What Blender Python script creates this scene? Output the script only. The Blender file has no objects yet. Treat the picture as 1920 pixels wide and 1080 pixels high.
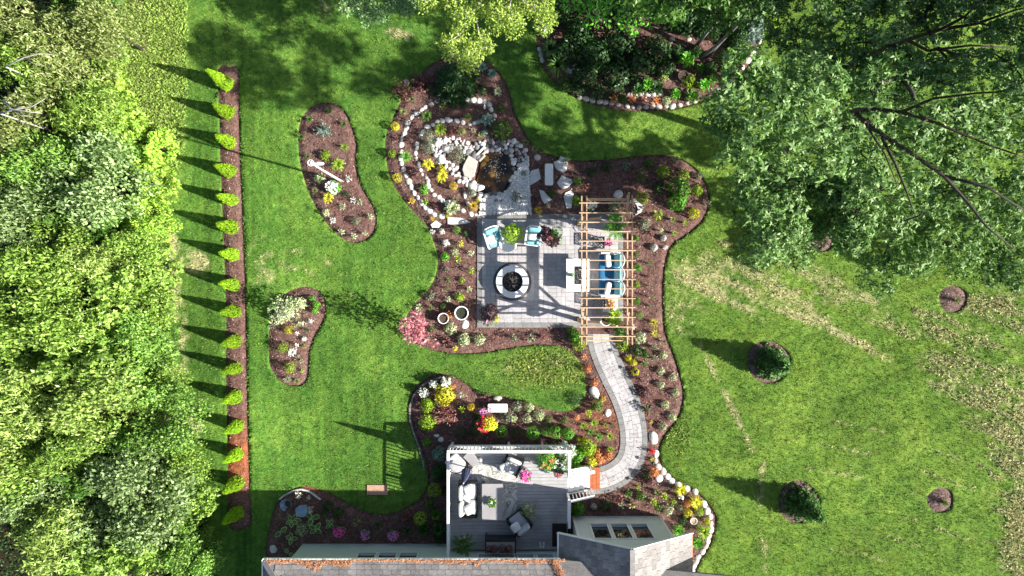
import bpy, bmesh, math, random
import numpy as np
from mathutils import Vector

rng = np.random.default_rng(7)
random.seed(7)
scene = bpy.context.scene
COL = scene.collection

# ---------------------------------------------------------------- camera, light
CAM_H = 32.0      # metres above the lawn
PPM = 40.0        # photo pixels per metre on the lawn
cam_d = bpy.data.cameras.new("camera")
cam_d.sensor_width = 36.0
cam_d.lens = 24.0
cam_d.clip_end = 2000.0
cam = bpy.data.objects.new("camera", cam_d)
cam.location = (0, 0, CAM_H)
COL.objects.link(cam)
scene.camera = cam

SUN_EL = math.radians(31.0)
SUN_AZ = math.atan2(0.964, -0.266)      # clockwise from +Y
sun_dir = Vector((math.sin(SUN_AZ) * math.cos(SUN_EL), math.cos(SUN_AZ) * math.cos(SUN_EL), math.sin(SUN_EL)))
world = bpy.data.worlds.new("World")
scene.world = world
world.use_nodes = True
wn = world.node_tree
bg = wn.nodes["Background"]
sky = wn.nodes.new("ShaderNodeTexSky")
sky.sky_type = 'NISHITA'
sky.sun_disc = False
sky.sun_elevation = SUN_EL
sky.sun_rotation = SUN_AZ
sky.air_density = 1.0
sky.dust_density = 1.5
wn.links.new(sky.outputs[0], bg.inputs[0])
bg.inputs[1].default_value = 0.064
sun_d = bpy.data.lights.new("sun", 'SUN')
sun_d.energy = 5.0
sun_d.angle = math.radians(0.55)
sun_d.color = (1.0, 0.95, 0.86)
sun = bpy.data.objects.new("sun", sun_d)
sun.rotation_euler = (-sun_dir).to_track_quat('-Z', 'Y').to_euler()
sun.location = (40, -10, 30)
COL.objects.link(sun)
scene.view_settings.view_transform = 'Standard'
scene.view_settings.look = 'None'
scene.view_settings.exposure = 1.33
scene.view_settings.gamma = 1.0
scene.view_settings.use_curve_mapping = False
scene.cycles.max_bounces = 6
scene.cycles.transparent_max_bounces = 4


def W(px, py, h=0.0):
    k = (CAM_H - h) / CAM_H / PPM
    return ((px - 960.0) * k, (540.0 - py) * k)


# ---------------------------------------------------------------- helpers
def vnoise(x, y, seed=0):
    x = np.asarray(x, float); y = np.asarray(y, float)
    xi = np.floor(x).astype(np.int64); yi = np.floor(y).astype(np.int64)
    fx = x - xi; fy = y - yi
    fx = fx * fx * (3 - 2 * fx); fy = fy * fy * (3 - 2 * fy)

    def h(a, b):
        n = (a * 374761393 + b * 668265263 + seed * 974634777) & 0xFFFFFFFF
        n = ((n ^ (n >> 13)) * 1274126177) & 0xFFFFFFFF
        n = n ^ (n >> 16)
        return (n & 0xFFFF) / 65535.0
    return (h(xi, yi) * (1 - fx) + h(xi + 1, yi) * fx) * (1 - fy) + (h(xi, yi + 1) * (1 - fx) + h(xi + 1, yi + 1) * fx) * fy


def fbm(x, y, seed=0, o=4):
    s = 0; a = 0.5; t = 0
    for i in range(o):
        s = s + a * vnoise(np.asarray(x) * 2 ** i, np.asarray(y) * 2 ** i, seed + i * 17); t += a; a *= 0.55
    return s / t


def tag(o, label=None, cat=None, group=None, kind=None):
    if label: o['label'] = label
    if cat: o['category'] = cat
    if group: o['group'] = group
    if kind: o['kind'] = kind
    return o


def empty(name, loc=(0, 0, 0), rz=0.0):
    o = bpy.data.objects.new(name, None)
    o.empty_display_size = 0.2
    o.location = loc; o.rotation_euler = (0, 0, rz)
    COL.objects.link(o)
    return o


def place(name, me, parent=None, loc=(0, 0, 0), rot=(0, 0, 0), scale=(1, 1, 1), mat=None):
    o = bpy.data.objects.new(name, me)
    COL.objects.link(o)
    o.parent = parent
    o.location = loc; o.rotation_euler = rot
    o.scale = scale
    if mat is not None:
        if not me.materials: me.materials.append(mat)
        if me.materials[0] != mat:
            o.material_slots[0].link = 'OBJECT'
            o.material_slots[0].material = mat
    return o


def mesh_pd(name, vf, mat=None, smooth=False):
    me = bpy.data.meshes.new(name)
    me.from_pydata([tuple(v) for v in vf[0]], [], [tuple(f) for f in vf[1]])
    if smooth: me.shade_smooth()
    if mat: me.materials.append(mat)
    me.update()
    return me


def obj(name, vf, mat, parent=None, smooth=False, loc=(0, 0, 0), rot=(0, 0, 0), bevel=0):
    me = mesh_pd(name, vf, mat, smooth)
    o = place(name, me, parent, loc, rot)
    if bevel:
        b = o.modifiers.new("bevel", 'BEVEL'); b.width = bevel; b.segments = 2; b.limit_method = 'ANGLE'
    return o


def mesh_quads(name, V, n, mat, col=None):
    """V: (4n,3) array, each four vertices one quad"""
    me = bpy.data.meshes.new(name)
    nv = len(V)
    me.vertices.add(nv); me.vertices.foreach_set("co", np.ascontiguousarray(V, np.float32).ravel())
    k = 4 if n * 4 == nv else 3
    me.loops.add(nv); me.loops.foreach_set("vertex_index", np.arange(nv, dtype=np.int32))
    me.polygons.add(n); me.polygons.foreach_set("loop_start", np.arange(0, nv, k, dtype=np.int32))
    me.polygons.foreach_set("loop_total", np.full(n, k, dtype=np.int32))
    if col is not None:
        a = me.attributes.new("Col", 'FLOAT_COLOR', 'POINT')
        a.data.foreach_set("color", np.ascontiguousarray(col, np.float32).ravel())
    if mat: me.materials.append(mat)
    me.update(); me.validate()
    return me


def join(*parts):
    V = []; F = []
    for v, f in parts:
        b = len(V); V += [tuple(p) for p in v]; F += [tuple(i + b for i in q) for q in f]
    return V, F


def rotz(vf, a, c=(0, 0)):
    s, co = math.sin(a), math.cos(a)
    return [(c[0] + (x - c[0]) * co - (y - c[1]) * s, c[1] + (x - c[0]) * s + (y - c[1]) * co, z) for x, y, z in vf[0]], vf[1]


def shift(vf, dx=0, dy=0, dz=0):
    return [(x + dx, y + dy, z + dz) for x, y, z in vf[0]], vf[1]


def roty(vf, a, c=(0, 0, 0)):
    s, co = math.sin(a), math.cos(a)
    return [(c[0] + (x - c[0]) * co + (z - c[2]) * s, y, c[2] - (x - c[0]) * s + (z - c[2]) * co) for x, y, z in vf[0]], vf[1]


def rotx(vf, a, c=(0, 0, 0)):
    s, co = math.sin(a), math.cos(a)
    return [(x, c[1] + (y - c[1]) * co - (z - c[2]) * s, c[2] + (y - c[1]) * s + (z - c[2]) * co) for x, y, z in vf[0]], vf[1]


def box(cx, cy, cz, sx, sy, sz, rz=0.0, b=0.0):
    """box with an optional chamfer round its top"""
    x, y, z = sx / 2, sy / 2, sz / 2
    if b:
        V = [(-x, -y, -z), (x, -y, -z), (x, y, -z), (-x, y, -z), (-x, -y, z - b), (x, -y, z - b), (x, y, z - b), (-x, y, z - b),
             (-x + b, -y + b, z), (x - b, -y + b, z), (x - b, y - b, z), (-x + b, y - b, z)]
        F = [(3, 2, 1, 0), (8, 9, 10, 11)]
        for i in range(4):
            j = (i + 1) % 4
            F += [(i, j, 4 + j, 4 + i), (4 + i, 4 + j, 8 + j, 8 + i)]
    else:
        V = [(-x, -y, -z), (x, -y, -z), (x, y, -z), (-x, y, -z), (-x, -y, z), (x, -y, z), (x, y, z), (-x, y, z)]
        F = [(3, 2, 1, 0), (4, 5, 6, 7)] + [(i, (i + 1) % 4, 4 + (i + 1) % 4, 4 + i) for i in range(4)]
    vf = (V, F)
    if rz: vf = rotz(vf, rz)
    return shift(vf, cx, cy, cz)


def bar(p, q, w, t):
    """straight rectangular bar from p to q, w across, t deep"""
    p = Vector(p); q = Vector(q); d = (q - p).normalized()
    up = Vector((0, 0, 1)) if abs(d.z) < 0.95 else Vector((1, 0, 0))
    s = d.cross(up).normalized() * w / 2; u = s.cross(d).normalized() * t / 2
    V = [p - s - u, p + s - u, p + s + u, p - s + u, q - s - u, q + s - u, q + s + u, q - s + u]
    F = [(3, 2, 1, 0), (4, 5, 6, 7)] + [(i, (i + 1) % 4, 4 + (i + 1) % 4, 4 + i) for i in range(4)]
    return [tuple(v) for v in V], F


def tube(pts, radii, n=7, cap=True):
    pts = [Vector(p) for p in pts]
    V = []; F = []
    ref = Vector((0.3, 0.2, 1)).normalized()
    for i, p in enumerate(pts):
        d = (pts[min(i + 1, len(pts) - 1)] - pts[max(i - 1, 0)]).normalized()
        if abs(d.dot(ref)) > 0.95: ref = Vector((1, 0.1, 0)).normalized()
        a = d.cross(ref).normalized(); b = a.cross(d)
        r = radii[i] if hasattr(radii, '__len__') else radii
        for k in range(n):
            t = 2 * math.pi * k / n
            V.append(tuple(p + a * (r * math.cos(t)) + b * (r * math.sin(t))))
    for i in range(len(pts) - 1):
        for k in range(n):
            F.append((i * n + k, i * n + (k + 1) % n, (i + 1) * n + (k + 1) % n, (i + 1) * n + k))
    if cap:
        F.append(tuple(range(n - 1, -1, -1))); F.append(tuple((len(pts) - 1) * n + k for k in range(n)))
    return V, F


def lathe(prof, n=28, cx=0, cy=0, wob=0.0):
    V = []; F = []
    for r, z in prof:
        for k in range(n):
            t = 2 * math.pi * k / n
            rr = r * (1 + wob * math.sin(t * 5))
            V.append((cx + rr * math.cos(t), cy + rr * math.sin(t), z))
    m = len(prof)
    for i in range(m - 1):
        for k in range(n):
            F.append((i * n + k, i * n + (k + 1) % n, (i + 1) * n + (k + 1) % n, (i + 1) * n + k))
    if prof[0][0] > 1e-4: F.append(tuple(range(n - 1, -1, -1)))
    if prof[-1][0] > 1e-4: F.append(tuple((m - 1) * n + k for k in range(n)))
    return V, F


def prism(poly, z0, z1, b=0.012):
    n = len(poly)
    A = sum(poly[i][0] * poly[(i + 1) % n][1] - poly[(i + 1) % n][0] * poly[i][1] for i in range(n))
    if A < 0: poly = poly[::-1]
    cx = sum(p[0] for p in poly) / n; cy = sum(p[1] for p in poly) / n
    V = [(x, y, z0) for x, y in poly] + [(x, y, z1 - b) for x, y in poly]
    for x, y in poly:
        d = math.hypot(x - cx, y - cy) + 1e-6
        V.append((x - (x - cx) / d * b, y - (y - cy) / d * b, z1))
    F = [tuple(range(n - 1, -1, -1)), tuple(range(2 * n, 3 * n))]
    for i in range(n):
        j = (i + 1) % n
        F += [(i, j, n + j, n + i), (n + i, n + j, 2 * n + j, 2 * n + i)]
    return V, F


def cushion(sx, sy, sz, e=0.45, n=14, m=8):
    V = []; F = []
    f = lambda c, p: math.copysign(abs(c) ** p, c)
    for i in range(m + 1):
        ph = -math.pi / 2 + math.pi * i / m
        for k in range(n):
            t = 2 * math.pi * (k + 0.5) / n
            V.append((sx / 2 * f(math.cos(ph), 0.6) * f(math.cos(t), e), sy / 2 * f(math.cos(ph), 0.6) * f(math.sin(t), e), sz / 2 * f(math.sin(ph), 0.8)))
    for i in range(m):
        for k in range(n):
            F.append((i * n + k, i * n + (k + 1) % n, (i + 1) * n + (k + 1) % n, (i + 1) * n + k))
    return V, F


# ---------------------------------------------------------------- materials
MATS = {}


def new_mat(name):
    m = bpy.data.materials.new(name); m.use_nodes = True
    nt = m.node_tree
    for n in list(nt.nodes): nt.nodes.remove(n)
    out = nt.nodes.new("ShaderNodeOutputMaterial")
    return m, nt, out


def N(nt, t, **kw):
    n = nt.nodes.new(t)
    for k, v in kw.items():
        if k.startswith('i_'):
            key = k[2:]
            n.inputs[int(key) if key.isdigit() else key.replace('_', ' ')].default_value = v
        else: setattr(n, k, v)
    return n


def c4(c): return (c[0], c[1], c[2], 1.0)


def mat(name, c1, c2=None, rough=0.7, scale=6.0, bump=0.0, bscale=None, metal=0.0, objvar=0.0, spec=0.4, stretch=None, detail=6.0, attr=False, isl=0.0, stain=0.0):
    """surface whose colour wanders between c1 and c2 by noise; objvar varies value per object"""
    if name in MATS: return MATS[name]
    m, nt, out = new_mat(name)
    L = nt.links.new
    tc = N(nt, "ShaderNodeTexCoord")
    mp = N(nt, "ShaderNodeMapping")
    if stretch: mp.inputs['Scale'].default_value = stretch
    L(tc.outputs['Object'], mp.inputs[0])
    nz = N(nt, "ShaderNodeTexNoise", i_Scale=scale, i_Detail=detail, i_Roughness=0.6)
    L(mp.outputs[0], nz.inputs['Vector'])
    ramp = N(nt, "ShaderNodeValToRGB")
    ramp.color_ramp.elements[0].position = 0.32; ramp.color_ramp.elements[1].position = 0.68
    ramp.color_ramp.elements[0].color = c4(c1); ramp.color_ramp.elements[1].color = c4(c2 or c1)
    L(nz.outputs[0], ramp.inputs[0])
    colout = ramp.outputs[0]
    if attr:
        at = N(nt, "ShaderNodeAttribute", attribute_name="Col")
        mx = N(nt, "ShaderNodeMix", data_type='RGBA', blend_type='MULTIPLY'); mx.inputs[0].default_value = 1.0
        L(colout, mx.inputs[6]); L(at.outputs[0], mx.inputs[7]); colout = mx.outputs[2]
    if stain:      # broad weathering that runs on from piece to piece
        g_ = N(nt, "ShaderNodeNewGeometry"); n2 = N(nt, "ShaderNodeTexNoise", i_Scale=1.1, i_Detail=7.0, i_Roughness=0.7)
        L(g_.outputs['Position'], n2.inputs['Vector'])
        mr = N(nt, "ShaderNodeMapRange", i_1=0.36, i_2=0.62, i_3=1 - stain, i_4=1 + stain * .3); L(n2.outputs[0], mr.inputs[0])
        hs = N(nt, "ShaderNodeHueSaturation"); L(mr.outputs[0], hs.inputs['Value']); L(colout, hs.inputs['Color']); colout = hs.outputs[0]
    for src, amt in (('obj', objvar), ('isl', isl)):
        if not amt: continue
        if src == 'obj':
            r = N(nt, "ShaderNodeObjectInfo").outputs['Random']
        else:
            r = N(nt, "ShaderNodeNewGeometry").outputs['Random Per Island']
        mr = N(nt, "ShaderNodeMapRange", i_3=1 - amt, i_4=1 + amt)
        L(r, mr.inputs[0])
        hs = N(nt, "ShaderNodeHueSaturation")
        L(mr.outputs[0], hs.inputs['Value']); L(colout, hs.inputs['Color']); colout = hs.outputs[0]
    bs = N(nt, "ShaderNodeBsdfPrincipled", i_Roughness=rough, i_Metallic=metal)
    bs.inputs['Specular IOR Level'].default_value = spec
    L(colout, bs.inputs['Base Color'])
    if bump:
        nb = N(nt, "ShaderNodeTexNoise", i_Scale=bscale or scale * 4, i_Detail=5.0)
        L(mp.outputs[0], nb.inputs['Vector'])
        bp = N(nt, "ShaderNodeBump", i_Strength=bump, i_Distance=0.02)
        L(nb.outputs[0], bp.inputs['Height']); L(bp.outputs[0], bs.inputs['Normal'])
    L(bs.outputs[0], out.inputs[0])
    MATS[name] = m
    return m


def leaf(name, c1, c2, c3=None, trans=0.3, rough=0.45, spec=0.35, attr=False, lo=0.65, hi=1.3, lift=1.3):
    if name in MATS: return MATS[name]
    if name.startswith('leaf_wood'):
        lift = 1.42; c1, c2, c3 = [(c[0] * 1.0, c[1] * 1.04, c[2] + .02 * c[1] / .3) for c in (c1, c2, c3)]
        c1 = tuple(v * .6 for v in c1)
    if name.startswith('petal_'): c1, c2, c3 = [tuple(min(.85, v * 1.15 + .02) for v in c) for c in (c1, c2, c3)]
    if c1 and name.startswith('leaf_'):
        c1, c2, c3 = [tuple(min(.85, v * lift) for v in c) for c in (c1, c2, c3 or c2)]
    m, nt, out = new_mat(name)
    L = nt.links.new
    r = N(nt, "ShaderNodeNewGeometry").outputs['Random Per Island']
    if attr:
        at = N(nt, "ShaderNodeAttribute", attribute_name="Col")
        mr = N(nt, "ShaderNodeMapRange", i_3=lo, i_4=hi); L(r, mr.inputs[0])
        hs = N(nt, "ShaderNodeHueSaturation"); L(mr.outputs[0], hs.inputs['Value']); L(at.outputs[0], hs.inputs['Color'])
        col = hs.outputs[0]
    else:
        ramp = N(nt, "ShaderNodeValToRGB")
        e = ramp.color_ramp.elements
        e[0].color = c4(c1); e[1].color = c4(c3 or c2); e[1].position = 1.0
        x = e.new(0.6); x.color = c4(c2)
        L(r, ramp.inputs[0]); col = ramp.outputs[0]
        oi = N(nt, "ShaderNodeObjectInfo")
        mr = N(nt, "ShaderNodeMapRange", i_3=0.82, i_4=1.18); L(oi.outputs['Random'], mr.inputs[0])
        hs = N(nt, "ShaderNodeHueSaturation"); L(mr.outputs[0], hs.inputs['Value']); L(col, hs.inputs['Color']); col = hs.outputs[0]
    bs = N(nt, "ShaderNodeBsdfPrincipled", i_Roughness=rough); bs.inputs['Specular IOR Level'].default_value = spec
    tr = N(nt, "ShaderNodeBsdfTranslucent")
    L(col, bs.inputs['Base Color']); L(col, tr.inputs['Color'])
    mx = N(nt, "ShaderNodeMixShader", i_Fac=trans)
    L(bs.outputs[0], mx.inputs[1]); L(tr.outputs[0], mx.inputs[2]); L(mx.outputs[0], out.inputs[0])
    MATS[name] = m
    return m


M_lawn = mat('lawn_ground', (0.55, 0.55, 0.55), (1.0, 1.0, 1.0), rough=0.95, scale=5, bump=0.9, bscale=28, attr=True, spec=0.1)
M_blade = leaf('grass_blade', None, None, attr=True, trans=0.25, rough=0.6, spec=0.2)
M_mulch = mat('mulch', (0.5, 0.5, 0.5), (1.25, 1.2, 1.2), rough=0.95, scale=9, bump=1.0, bscale=40, attr=True, spec=0.1)
M_chip = leaf('mulch_chip', None, None, attr=True, trans=0.0, rough=0.8, spec=0.15, lo=0.35, hi=1.7)
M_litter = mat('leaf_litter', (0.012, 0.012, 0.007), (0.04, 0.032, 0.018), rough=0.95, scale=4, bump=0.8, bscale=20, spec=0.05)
M_far = mat('far_meadow', (0.035, 0.07, 0.012), (0.08, 0.12, 0.03), rough=0.95, scale=0.3, bump=0.3, bscale=3, spec=0.1)
M_paver = mat('paver', (0.345, 0.335, 0.345), (0.455, 0.437, 0.445), rough=0.85, scale=5, bump=0.12, bscale=60, objvar=0.10, stain=0.13)
M_border = mat('border_paver', (0.19, 0.19, 0.19), (0.25, 0.245, 0.24), rough=0.85, scale=9, bump=0.25, bscale=60, objvar=0.06, stain=0.22)
M_joint = mat('joint_sand', (0.20, 0.19, 0.18), (0.34, 0.32, 0.30), rough=0.95, scale=20, bump=0.3)
M_cedar = mat('cedar', (0.46, 0.30, 0.185), (0.62, 0.44, 0.29), rough=0.75, scale=5, stretch=(6, 1, 6), bump=0.2, bscale=25, objvar=0.12, stain=.15)
M_white = mat('white_paint', (0.76, 0.76, 0.76), (0.82, 0.82, 0.81), rough=0.45, scale=4, bump=0.05)
M_conc = mat('white_concrete', (0.68, 0.68, 0.67), (0.78, 0.78, 0.77), rough=0.75, scale=8, bump=0.2, bscale=50)
M_board = mat('deck_board', (0.31, 0.31, 0.325), (0.42, 0.415, 0.42), rough=0.75, scale=3.5, stretch=(0.5, 9, 3), bump=0.2, bscale=20, objvar=0.07, stain=0.22)
M_stone = mat('pale_stone', (0.30, 0.285, 0.27), (0.66, 0.63, 0.60), rough=0.85, scale=4, bump=0.4, bscale=18, objvar=0.22)
M_white_stone = mat('white_stone', (0.52, 0.51, 0.49), (0.82, 0.81, 0.78), rough=0.85, scale=5, bump=0.4, bscale=18, objvar=0.08)
M_tan_stone = mat('tan_stone', (0.36, 0.32, 0.27), (0.56, 0.51, 0.44), rough=0.85, scale=5, bump=0.4, bscale=18, objvar=0.1)
M_dark_stone = mat('dark_stone', (0.10, 0.10, 0.11), (0.26, 0.24, 0.24), rough=0.8, scale=4, bump=0.4, bscale=18, objvar=0.2)
M_flag = mat('flagstone', (0.50, 0.50, 0.49), (0.63, 0.62, 0.60), rough=0.8, scale=3, bump=0.3, bscale=25)
M_gravel = mat('gravel', (0.16, 0.16, 0.16), (0.42, 0.42, 0.40), rough=0.9, scale=25, bump=0.8, bscale=40, isl=0.4)
M_shingle = mat('shingle', (0.19, 0.178, 0.172), (0.31, 0.29, 0.28), rough=0.92, scale=14, bump=0.12, bscale=60, objvar=0.2, stain=0.22)
M_wall = mat('siding', (0.50, 0.54, 0.52), (0.55, 0.59, 0.57), rough=0.8, scale=2, bump=0.05)
M_pebble = mat('white_pebble', (0.45, 0.45, 0.44), (0.85, 0.84, 0.82), rough=0.9, scale=20, isl=0.35)
M_trim = mat('window_trim', (0.60, 0.62, 0.61), (0.66, 0.68, 0.66), rough=0.5, scale=3)
M_glass = mat('window_glass', (0.012, 0.014, 0.014), (0.02, 0.022, 0.02), rough=0.03, spec=1.0, scale=2)
M_debris = leaf('orange_needles', (0.55, 0.22, 0.10), (0.75, 0.36, 0.18), (0.85, 0.5, 0.3), trans=0.0, rough=0.8)
M_teal = mat('teal_fabric', (0.16, 0.42, 0.47), (0.24, 0.52, 0.56), rough=0.85, scale=10, bump=0.2, bscale=90)
M_blue = mat('blue_fabric', (0.02, 0.14, 0.30), (0.03, 0.19, 0.38), rough=0.85, scale=10, bump=0.2, bscale=90)
M_cream = mat('cream_fabric', (0.50, 0.50, 0.495), (0.66, 0.65, 0.64), rough=0.9, scale=6, bump=0.25, bscale=40)
M_greyfab = mat('grey_fabric', (0.33, 0.33, 0.35), (0.42, 0.42, 0.44), rough=0.9, scale=6, bump=0.25, bscale=40)
M_black = mat('black_metal', (0.012, 0.012, 0.014), (0.022, 0.022, 0.024), rough=0.45, scale=8)
M_lava = mat('lava_rock', (0.03, 0.029, 0.029), (0.10, 0.09, 0.088), rough=0.9, scale=14, bump=0.6)
M_table = mat('stone_grey_top', (0.27, 0.26, 0.27), (0.32, 0.31, 0.315), rough=0.6, scale=2, bump=0.05)
M_rust = mat('rust_mat', (0.30, 0.07, 0.02), (0.48, 0.14, 0.05), rough=0.85, scale=9, bump=0.3, bscale=60)
M_clay = mat('terracotta', (0.45, 0.24, 0.15), (0.58, 0.33, 0.22), rough=0.8, scale=10, bump=0.2)
M_bark = mat('bark', (0.035, 0.028, 0.022), (0.10, 0.085, 0.07), rough=0.95, scale=5, bump=0.8, bscale=14, stretch=(3, 3, 0.6))
M_pale_bark = mat('pale_bark', (0.30, 0.28, 0.25), (0.48, 0.46, 0.42), rough=0.9, scale=5, bump=0.5, bscale=14)
M_navy = mat('navy_fabric', (0.015, 0.02, 0.10), (0.025, 0.03, 0.14), rough=0.85, scale=8, bump=0.2)
M_darkmat = mat('dark_mat', (0.015, 0.011, 0.012), (0.03, 0.02, 0.02), rough=0.95, scale=12, bump=0.3)
M_soil = mat('potting_soil', (0.05, 0.03, 0.02), (0.09, 0.06, 0.04), rough=0.95, scale=20, bump=0.6)
M_bluegla = mat('blue_glaze', (0.13, 0.22, 0.32), (0.25, 0.36, 0.46), rough=0.3, scale=5)
M_redwood = mat('doormat_brown', (0.28, 0.065, 0.02), (0.42, 0.13, 0.05), rough=0.8, scale=5, bump=0.4, bscale=30, stretch=(1, 3, 1))

LC = {
    'green': leaf('leaf_green', (0.035, 0.095, 0.014), (0.075, 0.17, 0.025), (0.13, 0.24, 0.04)),
    'bright': leaf('leaf_bright', (0.06, 0.20, 0.015), (0.11, 0.33, 0.03), (0.18, 0.42, 0.05)),
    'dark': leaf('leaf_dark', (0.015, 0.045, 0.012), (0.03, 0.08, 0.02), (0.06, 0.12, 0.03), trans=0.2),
    'yg': leaf('leaf_yellowgreen', (0.13, 0.24, 0.014), (0.24, 0.38, 0.025), (0.36, 0.50, 0.05)),
    'yellow': leaf('leaf_yellow', (0.34, 0.36, 0.015), (0.58, 0.56, 0.03), (0.72, 0.70, 0.08)),
    'gold': leaf('leaf_gold', (0.45, 0.30, 0.02), (0.62, 0.44, 0.04), (0.75, 0.6, 0.1)),
    'pale': leaf('leaf_pale', (0.16, 0.24, 0.09), (0.42, 0.48, 0.24), (0.75, 0.75, 0.58)),
    'grey': leaf('leaf_greygreen', (0.07, 0.10, 0.06), (0.17, 0.21, 0.13), (0.33, 0.36, 0.26)),
    'blue': leaf('leaf_blue', (0.09, 0.15, 0.12), (0.20, 0.30, 0.25), (0.34, 0.45, 0.38)),
    'white': leaf('leaf_white', (0.45, 0.48, 0.36), (0.8, 0.8, 0.72), (0.88, 0.88, 0.85), trans=0.2),
    'burgundy': leaf('leaf_burgundy', (0.018, 0.008, 0.012), (0.045, 0.016, 0.022), (0.09, 0.03, 0.04), trans=0.15),
    'redbrown': leaf('leaf_redbrown', (0.09, 0.03, 0.03), (0.17, 0.065, 0.055), (0.26, 0.13, 0.11), trans=0.15),
    'pinkleaf': leaf('leaf_pink', (0.24, 0.06, 0.08), (0.40, 0.14, 0.17), (0.58, 0.32, 0.33)),
    'orange': leaf('leaf_orange', (0.45, 0.13, 0.04), (0.66, 0.26, 0.09), (0.78, 0.45, 0.22)),
    'red': leaf('petal_red', (0.42, 0.01, 0.015), (0.68, 0.02, 0.03), (0.78, 0.08, 0.08), trans=0.15),
    'magenta': leaf('petal_magenta', (0.55, 0.03, 0.22), (0.75, 0.06, 0.36), (0.85, 0.28, 0.5), trans=0.15),
    'mauve': leaf('petal_mauve', (0.40, 0.10, 0.30), (0.58, 0.20, 0.44), (0.72, 0.4, 0.62), trans=0.15),
    'olive': leaf('leaf_olive', (0.08, 0.12, 0.025), (0.19, 0.25, 0.06), (0.40, 0.44, 0.20)),
    'woodyg': leaf('leaf_wood_yg', (0.10, 0.18, 0.015), (0.20, 0.32, 0.03), (0.34, 0.46, 0.08)),
    'woodgreen': leaf('leaf_wood_green', (0.08, 0.17, 0.015), (0.16, 0.29, 0.03), (0.28, 0.42, 0.08)),
    'woodbright': leaf('leaf_wood_bright', (0.17, 0.30, 0.015), (0.30, 0.48, 0.03), (0.44, 0.60, 0.07)),
    'woodgrey': leaf('leaf_wood_grey', (0.09, 0.14, 0.03), (0.17, 0.25, 0.07), (0.34, 0.43, 0.18)),
    'woodyellow': leaf('leaf_wood_yellow', (0.13, 0.21, 0.02), (0.25, 0.35, 0.05), (0.40, 0.48, 0.14)),
    'oak': leaf('leaf_oak', (0.04, 0.09, 0.018), (0.085, 0.17, 0.035), (0.21, 0.31, 0.12), trans=0.25, rough=0.5, spec=0.35, lift=1.7),
    'oakdeep': leaf('leaf_oak_deep', (0.036, 0.085, 0.018), (0.075, 0.155, 0.033), (0.17, 0.27, 0.10), trans=0.25, rough=0.5, spec=0.35, lift=1.55),
    'locust': leaf('leaf_locust', (0.13, 0.22, 0.03), (0.28, 0.38, 0.06), (0.42, 0.52, 0.12)),
    'fir': leaf('leaf_fir', (0.10, 0.20, 0.07), (0.22, 0.36, 0.14), (0.33, 0.48, 0.22)),
    'thuja': leaf('leaf_thuja', (0.13, 0.25, 0.014), (0.25, 0.42, 0.022), (0.38, 0.55, 0.04), lift=1.5),
    'spruce': leaf('leaf_spruce', (0.03, 0.075, 0.02), (0.06, 0.14, 0.035), (0.12, 0.22, 0.06), lift=1.9),
}
# ---------------------------------------------------------------- outlines (photo pixels)
def Z(x0, y0, s, pts): return [(x0 + x / s, y0 + y / s) for x, y in pts]


def smooth_closed(pts, step=6.0):
    P = np.array(pts, float); n = len(P); out = []
    for i in range(n):
        p0, p1, p2, p3 = P[i - 1], P[i], P[(i + 1) % n], P[(i + 2) % n]
        m = max(2, int(np.hypot(*(p2 - p1)) / step))
        for k in range(m):
            t = k / m
            out.append(0.5 * ((2 * p1) + (-p0 + p2) * t + (2 * p0 - 5 * p1 + 4 * p2 - p3) * t * t + (-p0 + 3 * p1 - 3 * p2 + p3) * t ** 3))
    return np.array(out)


def smooth_open(pts, step=6.0):
    P = np.array(pts, float); n = len(P); out = []
    for i in range(n - 1):
        p0, p1, p2, p3 = P[max(i - 1, 0)], P[i], P[i + 1], P[min(i + 2, n - 1)]
        m = max(2, int(np.hypot(*(p2 - p1)) / step))
        for k in range(m):
            t = k / m
            out.append(0.5 * ((2 * p1) + (-p0 + p2) * t + (2 * p0 - 5 * p1 + 4 * p2 - p3) * t * t + (-p0 + 3 * p1 - 3 * p2 + p3) * t ** 3))
    out.append(P[-1])
    return np.array(out)


def w2(a):
    a = np.asarray(a, float)
    return np.stack([(a[:, 0] - 960) / PPM, (540 - a[:, 1]) / PPM], 1)


main_bed = [(812, 118), (840, 108), (900, 110), (935, 135), (955, 170), (965, 210), (985, 250), (1010, 280), (1060, 298), (1110, 300), (1160, 296),
            (1210, 291), (1260, 292), (1300, 312), (1325, 345), (1332, 380), (1318, 415), (1290, 440), (1262, 460), (1248, 500), (1245, 560),
            (1248, 620), (1262, 660), (1275, 700), (1283, 740), (1275, 780), (1250, 815), (1238, 840), (1242, 870), (1270, 900), (1300, 915),
            (1330, 945), (1345, 975), (1335, 1020), (1312, 1060), (1290, 1110), (1200, 1125), (900, 1125), (600, 1125), (515, 1110), (498, 1050), (503, 995),
            (515, 950), (545, 918), (580, 912), (620, 926), (660, 948), (700, 963), (740, 960), (778, 942), (800, 915), (802, 890), (792, 850), (778, 820),
            (767, 785), (768, 745), (790, 715), (832, 699), (870, 716), (902, 738), (950, 744), (990, 756), (1040, 770), (1075, 768), (1096, 745),
            (1097, 710), (1088, 680), (1062, 654), (1030, 648), (1000, 648), (950, 655), (910, 662), (860, 664), (815, 658), (783, 645), (765, 625),
            (760, 598), (775, 572), (798, 548), (815, 520), (821, 490), (815, 460), (803, 430), (785, 408), (768, 390), (750, 367), (733, 337), (724, 301),
            (722, 260), (733, 227), (747, 198), (768, 168), (789, 138)]
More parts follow.
